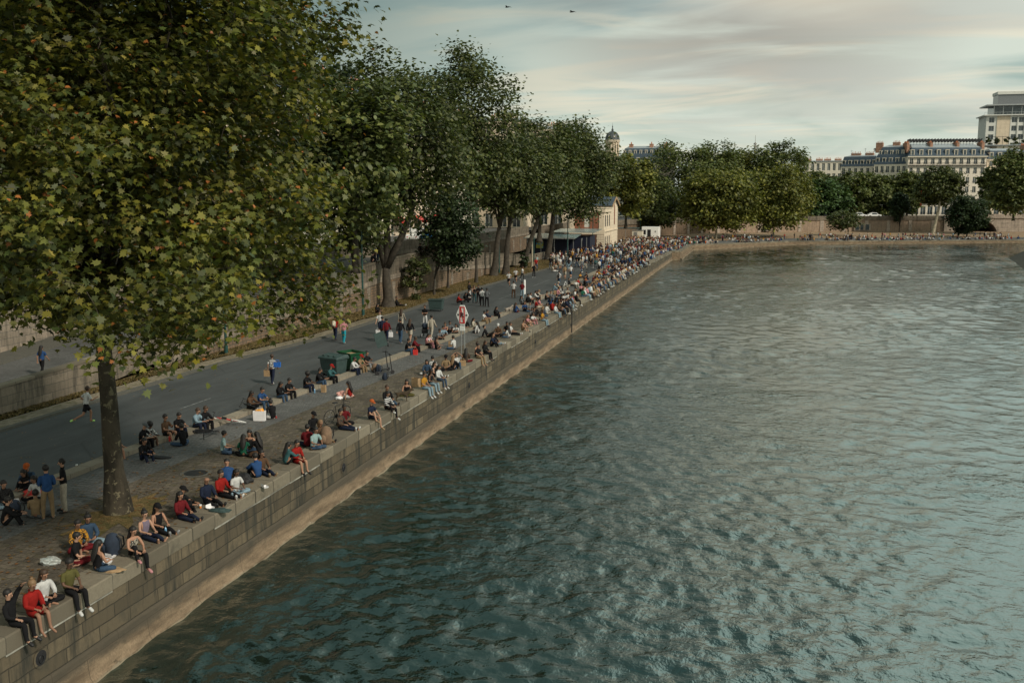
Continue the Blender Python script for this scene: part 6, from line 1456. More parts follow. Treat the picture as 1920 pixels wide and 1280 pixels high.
for kd in kinds:
    for _ in range(80):
        p, ps_, hd_ = spot(kd)
        if all((p-q).length > (.55 if kd in ('edge', 'behind') else .75) for q in seen): break
    seen.append(p); tc_, bc_ = rs.choice(TOPW), rs.choice(BOTW); V, F, lab = low_pose(ps_); hcol = HAIRC[rs.choice(list('kkkeet'))]
    c_ = low_colors(lab, COLS[tc_], COLS[bc_], hcol, rs.choice([0, 1, 2, 4]), rs.rand() < .5, rs.rand() < .15, COLS[rs.choice(list('wkk'))])
    lb = {'edge': 'person in %s top sitting on the middle stretch of the quay edge', 'behind': 'person in %s top sitting just behind the far quay edge', 'plaza': 'person in %s top standing in the crowd beyond the road', 'terrace': 'person in %s top near the terrace canopy'}[kd] % CN[tc_]
    o = bpy.data.objects.new('person', fig_mesh('person', [(V, F, c_)])); col.objects.link(o); o.location = p; o.rotation_euler = (0, 0, R(hd_)); o.scale = (rs.uniform(.92, 1.04),)*3
    tag(o, lb, 'person', 'people in %s tops, %s' % (CN[tc_], {'edge': 'on the far quay edge', 'behind': 'behind the far quay edge', 'plaza': 'in the standing crowd', 'terrace': 'by the terrace'}[kd]))
parts = []
def add_crowd(p, ps_, hd_, scl=1.0):
    V, F, lab = low_pose(ps_); a_ = R(hd_); ca, sa = math.cos(a_), math.sin(a_); V2 = np.stack([V[:, 0]*ca-V[:, 1]*sa, V[:, 0]*sa+V[:, 1]*ca, V[:, 2]], 1)*scl+np.array(p)
    c_ = low_colors(lab, COLS[rs.choice(TOPW)], COLS[rs.choice(BOTW)], HAIRC[rs.choice(list('kkkeet'))], rs.choice([0, 1, 2, 4]), rs.rand() < .5, rs.rand() < .15, COLS[rs.choice(list('wkk'))]); parts.append((V2, F, c_))
for i in range(1500):
    u_ = rs.rand()
    if u_ < .52: y = 128+110*rs.rand()**.75; x = rs.uniform(-30, -15.6 if y > 198 else -16.9) if rs.rand() < .6 else rs.uniform(-19.5, -15.8 if y > 198 else -16.9); sit = rs.rand() < (.8 if x > -20 else .12)
    else:
        t_ = rs.rand(); x0, y0 = along(BANK[2:8], t_); x1, y1 = along(BANK[2:8], min(1, t_+.01)); d = Vector((x1-x0, y1-y0, 0)).normalized(); n_ = Vector((-d.y, d.x, 0)); off = abs(rs.normal(0, 2.2))+.5 if rs.rand() < .7 else rs.uniform(1, 14)
        x, y = x0+n_.x*off, y0+n_.y*off
        if noise.noise(Vector((x*.16, y*.16, 0))) < -.04 and off < 8: continue
        sit = rs.rand() < (.85 if off < 6 else .45)
    z = quay_z(min(y, 300))
    if rs.rand() < .12 and u_ >= .52 and sit: ps_, hd_ = 'edge', -60
    else: ps_, hd_ = (rs.choice(['cross', 'knees', 'legsout', 'side']) if sit else rs.choice(['talk', 'stand', 'walk'])), rs.uniform(0, 360)
    add_crowd((x, y, z+.02), ps_, hd_, rs.uniform(.92, 1.05))
o = bpy.data.objects.new('crowd', fig_mesh('crowd', parts)); col.objects.link(o); tag(o, kind='stuff')
o = bpy.data.objects.new('person', fig_mesh('person', [(low_pose('knees')[0], low_pose('knees')[1], low_colors(low_pose('knees')[2], COLS['k'], COLS['k'], HAIRC['k'], 0, False, False, COLS['k']))])); col.objects.link(o)
o.location = ISLE_TOP+Vector((.8, .6, .1)); o.rotation_euler = (0, 0, R(200)); tag(o, 'dark figure sitting at the tip of the island point', 'person')
# =============================================================== things lying, parked and standing about
def spin(o, rz): o.rotation_euler = (0, 0, R(rz)); return o
# green lamp posts
def lamp(px, py, h, label, arm=1, X=None, full=True):
    p = at(px, py) if X is None else at(px, py, X=X); p.z = quay_z(p.y)
    r = empty('street_lamp', p, 0, label, 'street lamp', 'green iron lamp posts')
    MB().tube([(0, 0, -.1), (0, 0, .5), (0, 0, .55), (0, 0, h)], [.13, .13, .085, .06], 10).build('post', M['green_iron'], r)
    if arm:
        pts = [(0, 0, h-.6)]+[(arm*1.5*math.sin(a_), 0, h-.6+.8*(1-math.cos(a_))*.9+.3*math.sin(a_)) for a_ in np.linspace(.2, 1.5, 6)]
        MB().tube(pts, .035, 6).build('arm', M['green_iron'], r); e = pts[-1]
        MB().tube([(e[0], 0, e[2]+.05), (e[0], 0, e[2]-.12), (e[0], 0, e[2]-.3)], [.06, .12, .34], 12).build('lamp_shade', M['green_iron'], r)
        MB().ball((e[0], 0, e[2]-.3), (.16, .16, .10), 8, 5).build('globe', M['white_paint'], r)
    return r
lamp(424, 662, 7.5, 'green lamp post with stickers at the foot of the near ramp wall')
lamp(681, 592, 7.2, 'dark green post rising beside the slim tree at the plane foliage edge')
lamp(936, 512, 8, 'green lamp post between the two dark quay tree trunks')
lamp(1001, 492, 8, 'green lamp post beside the thin bare young trunk')
lamp(1064, 487, 7.0, 'green lamp post with round lantern in front of the terrace canopy')
lamp(1111, 474, 9, 'tall lamp post with hanging shade beside the pump house corner')
lamp(1200, 447, 8, 'lamp post with a sign box in the middle of the crowd')
lamp(1558, 440, 7, 'thin lamp post in front of the far masonry wall', X=30)
# navigation sign board on two posts
s0 = at(865, 672); r = empty('navigation_sign', s0, R(-14), 'white hexagonal no berthing river sign with red frame on two steel posts', 'sign')
MB().tube([(0, .0, -.1), (0, .0, 3.3)], .035, 8).build('post', M['steel'], r); MB().tube([(.24, .0, -.1), (.24, .0, 3.2)], .035, 8).build('post', M['steel'], r)
zc = 2.72; hw, hh = .44, .66
hexa = [(.12-hw, -.06, zc), (.12-.15, -.06, zc+hh*.93), (.12+.15, -.06, zc+hh*.93), (.12+hw, -.06, zc), (.12+.15, -.06, zc-hh*.93), (.12-.15, -.06, zc-hh*.93)]
MB().prism(hexa, (0, .03, 0)).build('board', M['white_paint'], r)
mb = MB(); y_ = -.075; x0, x1, z0_, z1 = .12-.19, .12+.19, zc-.52, zc+.52; w_ = .07
for a_ in ((x0, x1, z0_, z0_+w_), (x0, x1, z1-w_, z1), (x0, x0+w_, z0_+w_, z1-w_), (x1-w_, x1, z0_+w_, z1-w_)): mb.box(a_[0], a_[1], y_, y_+.014, a_[2], a_[3])
mb.prism([(x0+w_, y_-.004, z1-w_-.1), (x0+w_, y_-.004, z1-w_), (x0+w_+.05, y_-.004, z1-w_), (x1-w_, y_-.004, z0_+w_+.1), (x1-w_, y_-.004, z0_+w_), (x1-w_-.05, y_-.004, z0_+w_)], (0, .012, 0)); mb.build('red_frame', M['red_paint'], r)
def letters(txt, size, loc, parent, m, name='lettering'):
    cu = bpy.data.curves.new(name, 'FONT'); cu.body = txt; cu.size = size; cu.align_x = 'CENTER'; cu.align_y = 'CENTER'; cu.extrude = .004; cu.offset = .01
    o = bpy.data.objects.new('t', cu); col.objects.link(o); dg = bpy.context.evaluated_depsgraph_get(); me = bpy.data.meshes.new_from_object(o.evaluated_get(dg)); bpy.data.objects.remove(o); me.materials.clear(); me.materials.append(m)
    o = bpy.data.objects.new(name, me); col.objects.link(o); o.parent = parent; o.location = loc; o.rotation_euler = (R(90), 0, 0); return o
letters('R', .40, (.12, -.083, zc), r, M['black_iron']); letters('40', .13, (.12+.29, -.066, zc), r, M['black_iron']); letters('15', .13, (.12-.29, -.066, zc), r, M['black_iron'])
MB().box(-.06, .30, -.07, -.04, 1.75, 2.05).build('lower_plate', M['white_paint'], r)
# wheeled bins
def bin_(px, py, rz, m, label, lid=True, s=1.0, loc=None):
    p = loc if loc is not None else at(px, py); r = empty('wheelie_bin', p, R(rz), label, 'bin', 'wheeled rubbish bins'); r.scale = (s,)*3
    w0, w1, d0, d1, h = .58, .66, .36, .46, 1.05
    MB().add([(-w0, -d0, .12), (w0, -d0, .12), (w0, d0, .12), (-w0, d0, .12), (-w1, -d1, h), (w1, -d1, h), (w1, d1, h), (-w1, d1, h)], [(3, 2, 1, 0), (0, 1, 5, 4), (1, 2, 6, 5), (2, 3, 7, 6), (3, 0, 4, 7)]).box(-.3, .3, -d0-.05, -d0+.0, .3, .36).build('body', m, r, bevel=.03)
    MB().box(-w1-.05, w1+.05, -d1-.05, -d1+.02, h-.07, h).box(-w1-.05, w1+.05, d1-.02, d1+.05, h-.07, h).box(-w1-.05, -w1+.02, -d1+.02, d1-.02, h-.07, h).box(w1-.02, w1+.05, -d1+.02, d1-.02, h-.07, h).build('rim', m, r)
    if lid:
        mb = MB().add([(-w1-.06, -d1-.06, h+.01), (w1+.06, -d1-.06, h+.01), (w1+.06, d1+.06, h+.01), (-w1-.06, d1+.06, h+.01), (-w1-.02, -d1, h+.06), (w1+.02, -d1, h+.06), (w1, d1*.6, h+.17), (-w1, d1*.6, h+.17), (w1, d1, h+.13), (-w1, d1, h+.13)], [(0, 1, 5, 4), (4, 5, 6, 7), (7, 6, 8, 9), (1, 2, 8, 6, 5), (0, 4, 7, 9, 3), (3, 2, 1, 0), (2, 3, 9, 8)])
        for k in (-.4, 0, .4): mb.box(k-.06, k+.06, -d1+.05, d1*.5, h+.10, h+.16)
        mb.build('lid', m, r)
    else: MB().box(-w1+.03, w1-.03, -d1+.03, d1-.03, h-.2, h-.15).build('rubbish', M['paper'], r)
    for xx in (-.5, .5):
        for yy_ in (-.28, .28): MB().tube([(xx-.025, yy_, .08), (xx+.025, yy_, .08)], .08, 10).build('wheel', M['rubber'], r)
    return r
bin_(676, 702, -20, M['plastic_grey'], 'grey green lidded wheelie bin standing on the road by the kerb', loc=Vector((nk(51)-.75, 51.3, -.06)))
bin_(700, 690, -35, M['plastic_green'], 'bright green open wheelie bin beside the grey one', False, 1.05, loc=Vector((nk(53.2)-.55, 53.1, -.06)))
bin_(818, 582, 5, M['plastic_grey'], 'grey green bin standing alone on the far side of the road', False, .95)
# scooters
def scooter(px, py, rz, label, lying=False, board=False):
    p = at(px, py); r = empty('electric_scooter', p, R(rz), label, 'scooter', 'electric scooters')
    MB().box(-.45, .32, -.08, .08, .10, .15).box(-.45, -.3, -.05, .05, .15, .2).build('deck', M['black_iron'], r, bevel=.01)
    MB().tube([(.34, 0, .12), (.42, 0, .22), (.30, 0, 1.12)], [.035, .03, .024], 8).build('stem', M['black_iron'], r)
    MB().tube([(.30, -.26, 1.12), (.30, .26, 1.12)], .02, 8).ball((.31, 0, 1.16), (.04, .05, .03), 6, 4).build('handlebar', M['rubber'], r)
    for xx in (.47, -.50): MB().tube([(xx, -.03, .11), (xx, .03, .11)], .11, 14).build('wheel', M['rubber'], r)
    if lying: r.rotation_euler = (R(86), 0, R(rz)); r.location.z += .12
    return r
scooter(388, 812, 10, 'black electric scooter lying flat on the setts by the kerb end', True)
scooter(716, 697, 60, 'black electric scooter parked upright in front of the green bin')
scooter(722, 702, 45, 'second black electric scooter leaning beside the first near the backpacks')
p = at(711, 690); r = empty('folding_board', (p.x, p.y+.3, 1.35), R(30), 'dark folded panel propped on the scooter handlebars', 'panel'); MB().obox((0, 0, .3), (.3, 0, .1), (0, .03, 0), (-.12, 0, .42)).build('panel', M['plastic_grey'], r); MB().obox((.35, .05, .25), (.05, 0, .0), (0, .04, 0), (-.1, 0, .40)).build('panel', M['black_iron'], r)
# bicycles
def bicycle(loc, rz, fm, label, lying=0, white=False):
    r = empty('bicycle', loc, R(rz), label, 'bicycle', 'bicycles')
    def wheel(x):
        mb = MB().tube([(x+.33*math.cos(a_), 0, .34+.33*math.sin(a_)) for a_ in np.linspace(0, 2*math.pi, 25)], .018, 6, False)
        o = mb.build('wheel', M['white_paint'] if white else M['rubber'], r); sp_ = MB()
        for k in range(10): a_ = k*math.pi*.2; sp_.tube([(x, 0, .34), (x+.32*math.cos(a_), 0, .34+.32*math.sin(a_))], .004, 3, False)
        sp_.tube([(x, -.04, .34), (x, .04, .34)], .02, 6); sp_.build('hub_and_spokes', M['steel'], o)
    wheel(-.5); wheel(.52)
    MB().tube([(-.5, 0, .34), (-.05, 0, .30), (.36, 0, .78), (-.18, 0, .80), (-.05, 0, .30)], .018, 6).tube([(-.5, 0, .34), (-.18, 0, .80)], .012, 5).tube([(.36, 0, .78), (.40, 0, .66), (.52, 0, .34)], .016, 6).build('frame', fm, r)
    MB().tube([(.36, 0, .78), (.34, 0, .92), (.40, 0, .95)], .014, 6).tube([(.40, -.2, .95), (.40, .2, .95)], .014, 6).tube([(.40, -.2, .95), (.52, -.21, .93), (.54, -.21, .84), (.46, -.21, .80)], .013, 6).tube([(.40, .2, .95), (.52, .21, .93), (.54, .21, .84), (.46, .21, .80)], .013, 6).build('handlebar', M['rubber'], r)
    MB().tube([(-.17, 0, .78), (-.20, 0, .92)], .013, 5).build('seat_post', M['steel'], r); MB().obox((-.2, 0, .94), (.13, 0, 0), (0, .055, 0), (0, 0, .02)).build('saddle', M['rubber'], r, bevel=.01)
    MB().tube([(-.05, -.02, .30), (-.05, .02, .30)], .09, 12).tube([(-.05, .05, .30), (.02, .05, .16)], .012, 5).tube([(-.05, -.05, .30), (-.12, -.05, .44)], .012, 5).build('crankset', M['black_iron'], r)
    if lying: r.rotation_euler = (R(lying), 0, R(rz))
    return r
p = at(440, 792); bicycle(Vector((p.x, p.y, .05)), 168, M['red_paint'], 'red racing bicycle with pale wheels lying on the setts', -68, True)
p = at(492, 772); bicycle(Vector((p.x, p.y, .05)), 150, M['black_iron'], 'black bicycle lying behind the blue tee on the kerb', -60)
p = at(643, 792); bicycle(Vector((p.x-.3, p.y, .0)), 70, M['black_iron'], 'black bicycle standing behind the dark red tee', 8)
p = at(1060, 541); bicycle(Vector((p.x, p.y, quay_z(p.y))), 80, M['steel'], 'grey bicycle standing across the kerb on the quay', 5)
for i, (px, py) in enumerate([(772, 449), (780, 449)]):
    q = at(px, py, X=-45.2); bicycle(Vector((-45.2+i*.3, q.y, street_z(q.y)+.02)), 80, M['plastic_green'] if i == 0 else M['white_paint'], ['lime green hire bicycle parked behind the street parapet', 'white hire bicycle parked next to the lime green one'][i], 4)
for i, px in enumerate((1024, 1035, 1046)):
    q = at(px, 488); bicycle(Vector((q.x, q.y, quay_z(q.y))), 40+i*25, M['black_iron'], ['left', 'middle', 'right'][i]+' one of three dark bicycles parked before the kiosks', 4)
# bags, cups, bottles and picnic things
def bag(px, py, w_, d_, h_, m, label, cat='bag', handles=True, rz=0, z=None, name='carrier_bag', loc=None):
    p = loc if loc is not None else at(px, py); z = p.z if z is None else z; r = empty(name, (p.x, p.y, z), R(rz), label, cat)
    MB().add([(-w_/2, -d_/2, 0), (w_/2, -d_/2, 0), (w_/2, d_/2, 0), (-w_/2, d_/2, 0), (-w_/2*1.05, -d_/2, h_), (w_/2*1.05, -d_/2, h_), (w_/2*1.05, d_/2, h_*1.0), (-w_/2*1.05, d_/2, h_*.97), (-w_/2, 0, h_*.5), (w_/2, 0, h_*.5)], [(3, 2, 1, 0), (0, 1, 5, 4), (2, 3, 7, 6), (1, 9, 5), (1, 2, 9), (2, 6, 9), (9, 6, 5), (0, 4, 8), (0, 8, 3), (3, 8, 7), (8, 4, 7)]).build('body', m, r)
    if handles:
        mb = MB()
        for yy_ in (-d_/2, d_/2): mb.tube([(-w_*.25, yy_, h_), (-w_*.2, yy_, h_+.11), (w_*.2, yy_, h_+.11), (w_*.25, yy_, h_)], .008, 5)
        mb.build('handle', m, r)
    return r
r = bag(487, 788, .52, .2, .45, M['whitebag'], 'large white paper shopping bag with orange cloth on top', rz=10); MB().ball((0, 0, .44), (.22, .09, .08), 10, 6).ball((.1, .02, .5), (.09, .07, .06), 8, 5).build('orange_cloth', simple('saffron_cloth', (.75, .33, .04), .9), r, smooth=True)
bag(780, 725, .42, .22, .48, M['paper'], 'crumpled brown paper bag standing behind the mustard tee', rz=-20, handles=False)
bag(868, 686, .32, .18, .34, M['paper'], 'small brown paper bag beside the patterned dark top', rz=10)
bag(607, 735, .24, .15, .38, M['paper'], 'narrow brown paper bag between the kerb sitters', handles=False)
bag(779, 665, .28, .13, .32, M['red_paint'], 'small red carrier bag on the kerb by the black tee', rz=5)
bag(1044, 552, .55, .3, .42, M['paper'], 'brown bag on the kerb next to the beige cap', handles=False)
bag(846, 650, .32, .2, .38, M['paper'], 'brown paper bag in the middle of the kerb circle', handles=False)
def lump(px, py, s, m, label, cat, name, rz=0, sub=None, z=0, seed=0):
    p = at(px, py); bm = bmesh.new(); bmesh.ops.create_icosphere(bm, subdivisions=3, radius=1)
    for v in bm.verts:
        n_ = noise.noise(v.co*1.7+Vector((seed*3.1, 1, 2)))*.35+noise.noise(v.co*4+Vector((seed, 5, 2)))*.15; v.co *= 1+n_; v.co.x *= s[0]; v.co.y *= s[1]; v.co.z = max(v.co.z, -.55)*s[2]
    me = bpy.data.meshes.new(name); bm.to_mesh(me); bm.free(); me.materials.append(m); o = bpy.data.objects.new(name, me); col.objects.link(o); o.location = (p.x, p.y, p.z+s[2]*.55+z); o.rotation_euler = (0, 0, R(rz)); tag(o, label, cat); return o
lump(95, 1057, (.26, .17, .14), M['silver'], 'crumpled silver foil bag lying on the cobbles', 'bag', 'foil_bag', 20)
lump(913, 603, (.3, .2, .15), M['whitebag'], 'white plastic carrier bag beside the person in black hood', 'bag', 'plastic_bag', seed=2)
lump(636, 748, (.2, .14, .10), M['whitebag'], 'white plastic bag beside the pink coat', 'bag', 'plastic_bag', seed=3)
t_ = simple('pink_cloth', (.62, .33, .28), .9); lump(647, 744, (.42, .3, .2), t_, 'pink coat bundled on the lap of the woman in red top', 'coat', 'coat', 15, seed=4)
lump(297, 858, (.5, .18, .05), M['rubber'], 'black jacket spread on the setts below the kerb row', 'jacket', 'jacket', 5, seed=5)
lump(213, 1070, (.28, .2, .04), M['paper'], 'orange brown scarf and food wrappers among the picnic', 'scarf', 'scarf', 15, seed=6)
lump(412, 958, (.35, .2, .06), M['plastic_grey'], 'dark green cloth lying between bald man and cap wearer', 'cloth', 'picnic_cloth', 5, seed=7)
lump(62, 930, (.35, .3, .16), M['red_paint'], 'dark red bag in the picnic circle', 'bag', 'cloth_bag', 5, seed=8)
lump(455, 905, (.35, .25, .2), M['rubber'], 'black bag between the blue shirted and crouched men', 'bag', 'shoulder_bag', 5, seed=9)
t2 = M['rubber']
def backpack(px, py, rz, m, label, s=1.0, z=0, loc=None):
    p = loc if loc is not None else at(px, py); r = empty('backpack', (p.x, p.y, p.z+z), R(rz), label, 'backpack', 'backpacks'); r.scale = (s,)*3
    MB().tube([(0, 0, .0), (0, 0, .06), (0, 0, .34), (.0, 0, .46), (0, 0, .50)], [.12, .155, .16, .11, .03], 12).build('main_compartment', m, r, smooth=True)
    MB().tube([(-.13, 0, .05), (-.13, 0, .1), (-.14, 0, .24), (-.13, 0, .28)], [.05, .09, .09, .04], 10).build('front_pocket', m, r, smooth=True)
    for s_ in (-1, 1): MB().tube([(.13, .07*s_, .08), (.22, .09*s_, .2), (.21, .09*s_, .38), (.12, .06*s_, .46)], .018, 5).build('strap', M['rubber'], r)
    return r
t3 = simple('brown_canvas', (.17, .11, .07), .9); t4 = simple('navy_canvas', (.02, .03, .05), .9); t5 = simple('cream_canvas', (.45, .42, .33), .9)
backpack(703, 697, 20, t3, 'brown backpack standing before the scooters'); backpack(710, 699, -30, t4, 'navy backpack leaning against the brown one')
backpack(612, 832, 80, t3, 'large brown rucksack behind the long haired brown coat', 1.5); backpack(212, 1040, 20, t4, 'big dark blue backpack in the middle of the foreground picnic', 1.3); backpack(30, 968, 10, t4, 'navy backpack beside the tan shirt', 1.1)
backpack(722, 712, 0, t4, 'dark bag lying at the foot of the scooters', .8)
for k, m_, lb in (('walker in red top with a cream backpack', t5, 'cream backpack worn by the walker in red'), ('walker in white hooded top and shorts with a black backpack', M['rubber'], 'black backpack on the white hooded walker'), ('walker in white tee and jeans with a black backpack', M['rubber'], 'black backpack on the walker with white tee and jeans')):
    if k in CUST:
        o = CUST[k]; a_ = o.rotation_euler[2]; backpack(0, 0, math.degrees(a_), m_, lb, .85, 0, loc=Vector((o.location.x-.26*math.cos(a_), o.location.y-.26*math.sin(a_), o.location.z+1.0)))
# bags carried in hands
def carried(k, side, m_, lb, w_=.3, h_=.34, dz=.42):
    if k not in CUST: return
    o = CUST[k]; a_ = o.rotation_euler[2]; n_ = Vector((-math.sin(a_), math.cos(a_), 0))*side*.30; bag(0, 0, w_, .12, h_, m_, lb, rz=math.degrees(a_)+90, loc=Vector(o.location)+n_+Vector((0, 0, dz)))
carried('walker in navy jacket and rust trousers with a white bag', 1, M['whitebag'], 'white paper bag carried by the walker in navy jacket'); carried('walker in dark red jacket with a white bag in the right hand', -1, M['whitebag'], 'white paper bag carried by the walker in dark red')
carried('woman in spotted top with blue shoulder bag walking away on the road', 1, M['paper'], 'brown paper bag carried by the woman in spotted top'); carried('woman in spotted top with blue shoulder bag walking away on the road', -1, simple('blue_bag', (.02, .12, .45), .6), 'bright blue shoulder bag of the woman in spotted top', .36, .26, .95)
# stroller, white board
p = at(798, 632); r = empty('stroller', p, R(95), 'dark stroller being pushed between white hooded top and grey tracksuit', 'stroller')
MB().obox((0, 0, .55), (.28, 0, .12), (0, .22, 0), (-.05, 0, .14)).build('seat', M['rubber'], r, bevel=.04); MB().ball((-.1, 0, .85), (.3, .24, .22), 12, 6).build('hood', t4, r)
MB().tube([(-.35, -.22, .1), (.1, -.22, .6), (-.45, -.22, 1.05), (-.45, .22, 1.05), (.1, .22, .6), (-.35, .22, .1)], .015, 6).build('frame', M['steel'], r)
for xx, yy_ in ((-.35, -.25), (-.35, .25), (.35, -.22), (.35, .22)): MB().tube([(xx, yy_-.02, .12), (xx, yy_+.02, .12)], .12, 12).build('wheel', M['rubber'], r)
p = at(984, 556); tag(MB().box(-.03, .03, -.25, .25, .25, 1.65).build('white_board', M['white_paint']), 'tall thin white board carried beside the dark red tee', 'board').location = p
# cups and bottles
def cup(px, py, label, z=0): 
    p = at(px, py); r = empty('plastic_cup', (p.x, p.y, p.z+.02+z), 0, label, 'cup'); MB().tube([(0, 0, 0), (0, 0, .07)], [.032, .039], 10).build('drink', M['orange_paint'], r); MB().tube([(0, 0, .071), (0, 0, .115)], [.039, .045], 10).build('cup_rim', M['white_paint'], r)
cup(144, 877, 'plastic cup with orange drink left alone on the kerb'); cup(33, 1168, 'left of two cups of orange drink beside the person in black'); cup(43, 1170, 'right of two cups of orange drink beside the person in black'); cup(376, 953, 'pale cup standing between bald man and dark red jacket')
def bottle(px, py, label, m):
    p = at(px, py); r = empty('water_bottle', (p.x, p.y, p.z+.02), 0, label, 'bottle'); MB().tube([(0, 0, 0), (0, 0, .17), (0, 0, .21), (0, 0, .23)], [.036, .036, .016, .014], 10).build('body', m, r); MB().tube([(0, 0, .232), (0, 0, .25)], .016, 8).build('bottle_cap', M['plastic_green'], r)
t6 = simple('blue_plastic', (.15, .32, .50), .2); bottle(77, 1135, 'blue water bottle between the red dress and white blouse', t6); bottle(311, 1002, 'blue water bottle beside the crossed legs of the lilac top', t6); bottle(590, 737, 'bottle on the setts before the curly haired person', t6); bottle(318, 828, 'red labelled bottle between the kerb sitters', M['red_paint'])
rs = np.random.RandomState(9)
for i, (px, py, lb) in enumerate([(200, 1058, 'open white food box nearest the woman in flowered top'), (208, 1046, 'food box in front of the dark blue backpack'), (192, 1050, 'food box between the denim jacket and backpack'), (15, 940, 'food box in the left picnic circle'), (30, 945, 'second food box in the left picnic circle'), (395, 955, 'white food tray beside the bald man'), (497, 915, 'white snack wrapper by the crouched blue man')]):
    p = at(px, py); o = MB().add([(-.1, -.07, 0), (.1, -.07, 0), (.1, .07, 0), (-.1, .07, 0), (-.12, -.09, .05), (.12, -.09, .05), (.12, .09, .05), (-.12, .09, .05), (-.11, .1, .14), (.11, .1, .14)], [(3, 2, 1, 0), (0, 1, 5, 4), (1, 2, 6, 5), (2, 3, 7, 6), (3, 0, 4, 7), (7, 6, 9, 8)]).build('food_box', M['whitebag']); o.location = (p.x, p.y, p.z+.03); o.rotation_euler = (0, 0, rs.uniform(0, 6)); tag(o, lb, 'food box')
# manhole
p = at(367, 887); r = empty('manhole', (p.x, p.y, .004), 0, 'round dark manhole cover with a pale stone ring', 'manhole'); n_ = 28
mb = MB(); a1 = [(.42*math.cos(t), .42*math.sin(t), .012) for t in np.linspace(0, 2*math.pi, n_, endpoint=False)]; a2 = [(.56*math.cos(t), .56*math.sin(t), .008) for t in np.linspace(0, 2*math.pi, n_, endpoint=False)]
mb.add(a1+a2, [(i, n_+i, n_+(i+1) % n_, (i+1) % n_) for i in range(n_)]).build('stone_ring', M['kerb'], r); MB().tube([(0, 0, -.02), (0, 0, .014)], .415, n_).build('cover', M['black_iron'], r)
# dogs
def dog(px, py, rz, m, label, s=1.0, sit=False):
    p = at(px, py); r = empty('dog', p, R(rz), label, 'dog'); r.scale = (s,)*3
    pts = [(-.32, 0, .42), (-.1, 0, .44), (.12, 0, .43), (.26, 0, .50), (.36, 0, .62), (.44, 0, .66), (.58, 0, .60)]; rr = [.10, .105, .125, .09, .07, .075, .03]
    me = bpy.data.meshes.new('body'); vs = list(pts); es = [(i, i+1) for i in range(6)]
    def leg(a_, yy_, xs): 
        b0 = len(vs)
        for q in xs: vs.append(q); rr.append(q[3] if len(q) > 3 else .03)
        vs[b0:] = [q[:3] for q in vs[b0:]]; es.append((a_, b0)); es.extend([(i, i+1) for i in range(b0, len(vs)-1)])
    for yy_ in (-.08, .08):
        leg(0, yy_, [(-.30, yy_, .28, .06), (-.42, yy_, .18, .03), (-.36, yy_, .03, .022), (-.30, yy_, .02, .02)]); leg(2, yy_, [(.16, yy_, .28, .045), (.15, yy_, .16, .026), (.16, yy_, .03, .022), (.21, yy_, .02, .02)])
    leg(0, 0, [(-.42, 0, .46, .025), (-.55, 0, .56, .015)]); leg(5, 0, [(.42, .05, .74, .018)]); leg(5, 0, [(.42, -.05, .74, .018)])
    me.from_pydata(vs, es, []); o = bpy.data.objects.new('dog_body', me); col.objects.link(o); mo = o.modifiers.new('s', 'SKIN'); mo.use_smooth_shade = True
    for i, q in enumerate(rr): me.skin_vertices[0].data[i].radius = (q, q)
    me.skin_vertices[0].data[0].use_root = True; u_ = o.modifiers.new('u', 'SUBSURF'); u_.levels = u_.render_levels = 1; me.materials.append(m); o.parent = r; return r
dog(954, 588, 60, simple('grey_fur', (.22, .19, .16), .95), 'greyish dog standing on the setts in front of the grey coat'); dog(1092, 525, 20, M['rubber'], 'black dog between the yellow top and the person in black', .9); dog(757, 752, 20, simple('black_tan_fur', (.05, .035, .02), .95), 'dark dog leaning on the woman in black top', .9)
# vehicles on the street
def car(px, py, X, paint, label, L_=4.2, Wd=1.75, H=1.45, pickup=False, rz=90):
    q = at(px, py, X=X); r = empty('parked_car', (X, q.y, street_z(q.y) if q.y < 215 else 2.95), R(rz), label, 'car', 'vehicles on the street')
    h = L_/2; prof = [(-h, .35), (-h+.05, .75), (-h+.35, .88), (-h*.42, H-.06), (-h*.2, H), (h*.25, H-.02), (h*.52, .92), (h-.1, .78), (h, .5), (h-.05, .3)] if not pickup else [(-h, .4), (-h, 1.0), (-.1, 1.0), (-.1, H+.25), (.9, H+.2), (1.4, 1.0), (h-.1, .9), (h, .45)]
    mb = MB().prism([(x, -Wd/2, z) for x, z in prof], (0, Wd, 0)); mb.build('body', paint, r, bevel=.06)
    gl = [(-h*.40, .92), (-h*.36, H-.12), (h*.22, H-.10), (h*.44, .92)] if not pickup else [(0, 1.08), (0, H+.12), (.85, H+.08), (1.25, 1.08)]
    for yy_ in (-Wd/2-.012, Wd/2+.002): MB().prism([(x, yy_, z) for x, z in gl], (0, .01, 0)).build('side_window', M['glass'], r)
    for xx in (-h*.62, h*.62):
        for yy_ in (-Wd/2+.05, Wd/2-.05):
            w__ = MB().tube([(xx, yy_-.1, .32), (xx, yy_+.1, .32)], .32, 16).build('wheel', M['rubber'], r); MB().tube([(xx, yy_-.11, .32), (xx, yy_+.11, .32)], .18, 10).build('rim', M['steel'], w__)
    for yy_ in (-Wd*.36, Wd*.36): MB().ball((-h, yy_, .68), (.04, .14, .07), 8, 4).build('tail_light', M['red_paint'], r)
    for yy_ in (-Wd*.36, Wd*.36): MB().ball((h-.04, yy_, .62), (.05, .15, .07), 8, 4).build('headlight', M['white_paint'], r)
    return r
blue = simple('blue_car_paint', (.02, .16, .42), .25, .2, .05); wp = M['white_paint']; gp_ = simple('grey_car_paint', (.16, .18, .19), .3, .3, .05); dk = simple('dark_car_paint', (.02, .022, .026), .25, .2, .05)
car(806, 450, -46.5, blue, 'bright blue car parked behind the street parapet'); car(782, 441, -50, wp, 'white pickup van behind the blue car', 4.9, 1.9, 1.7, True)
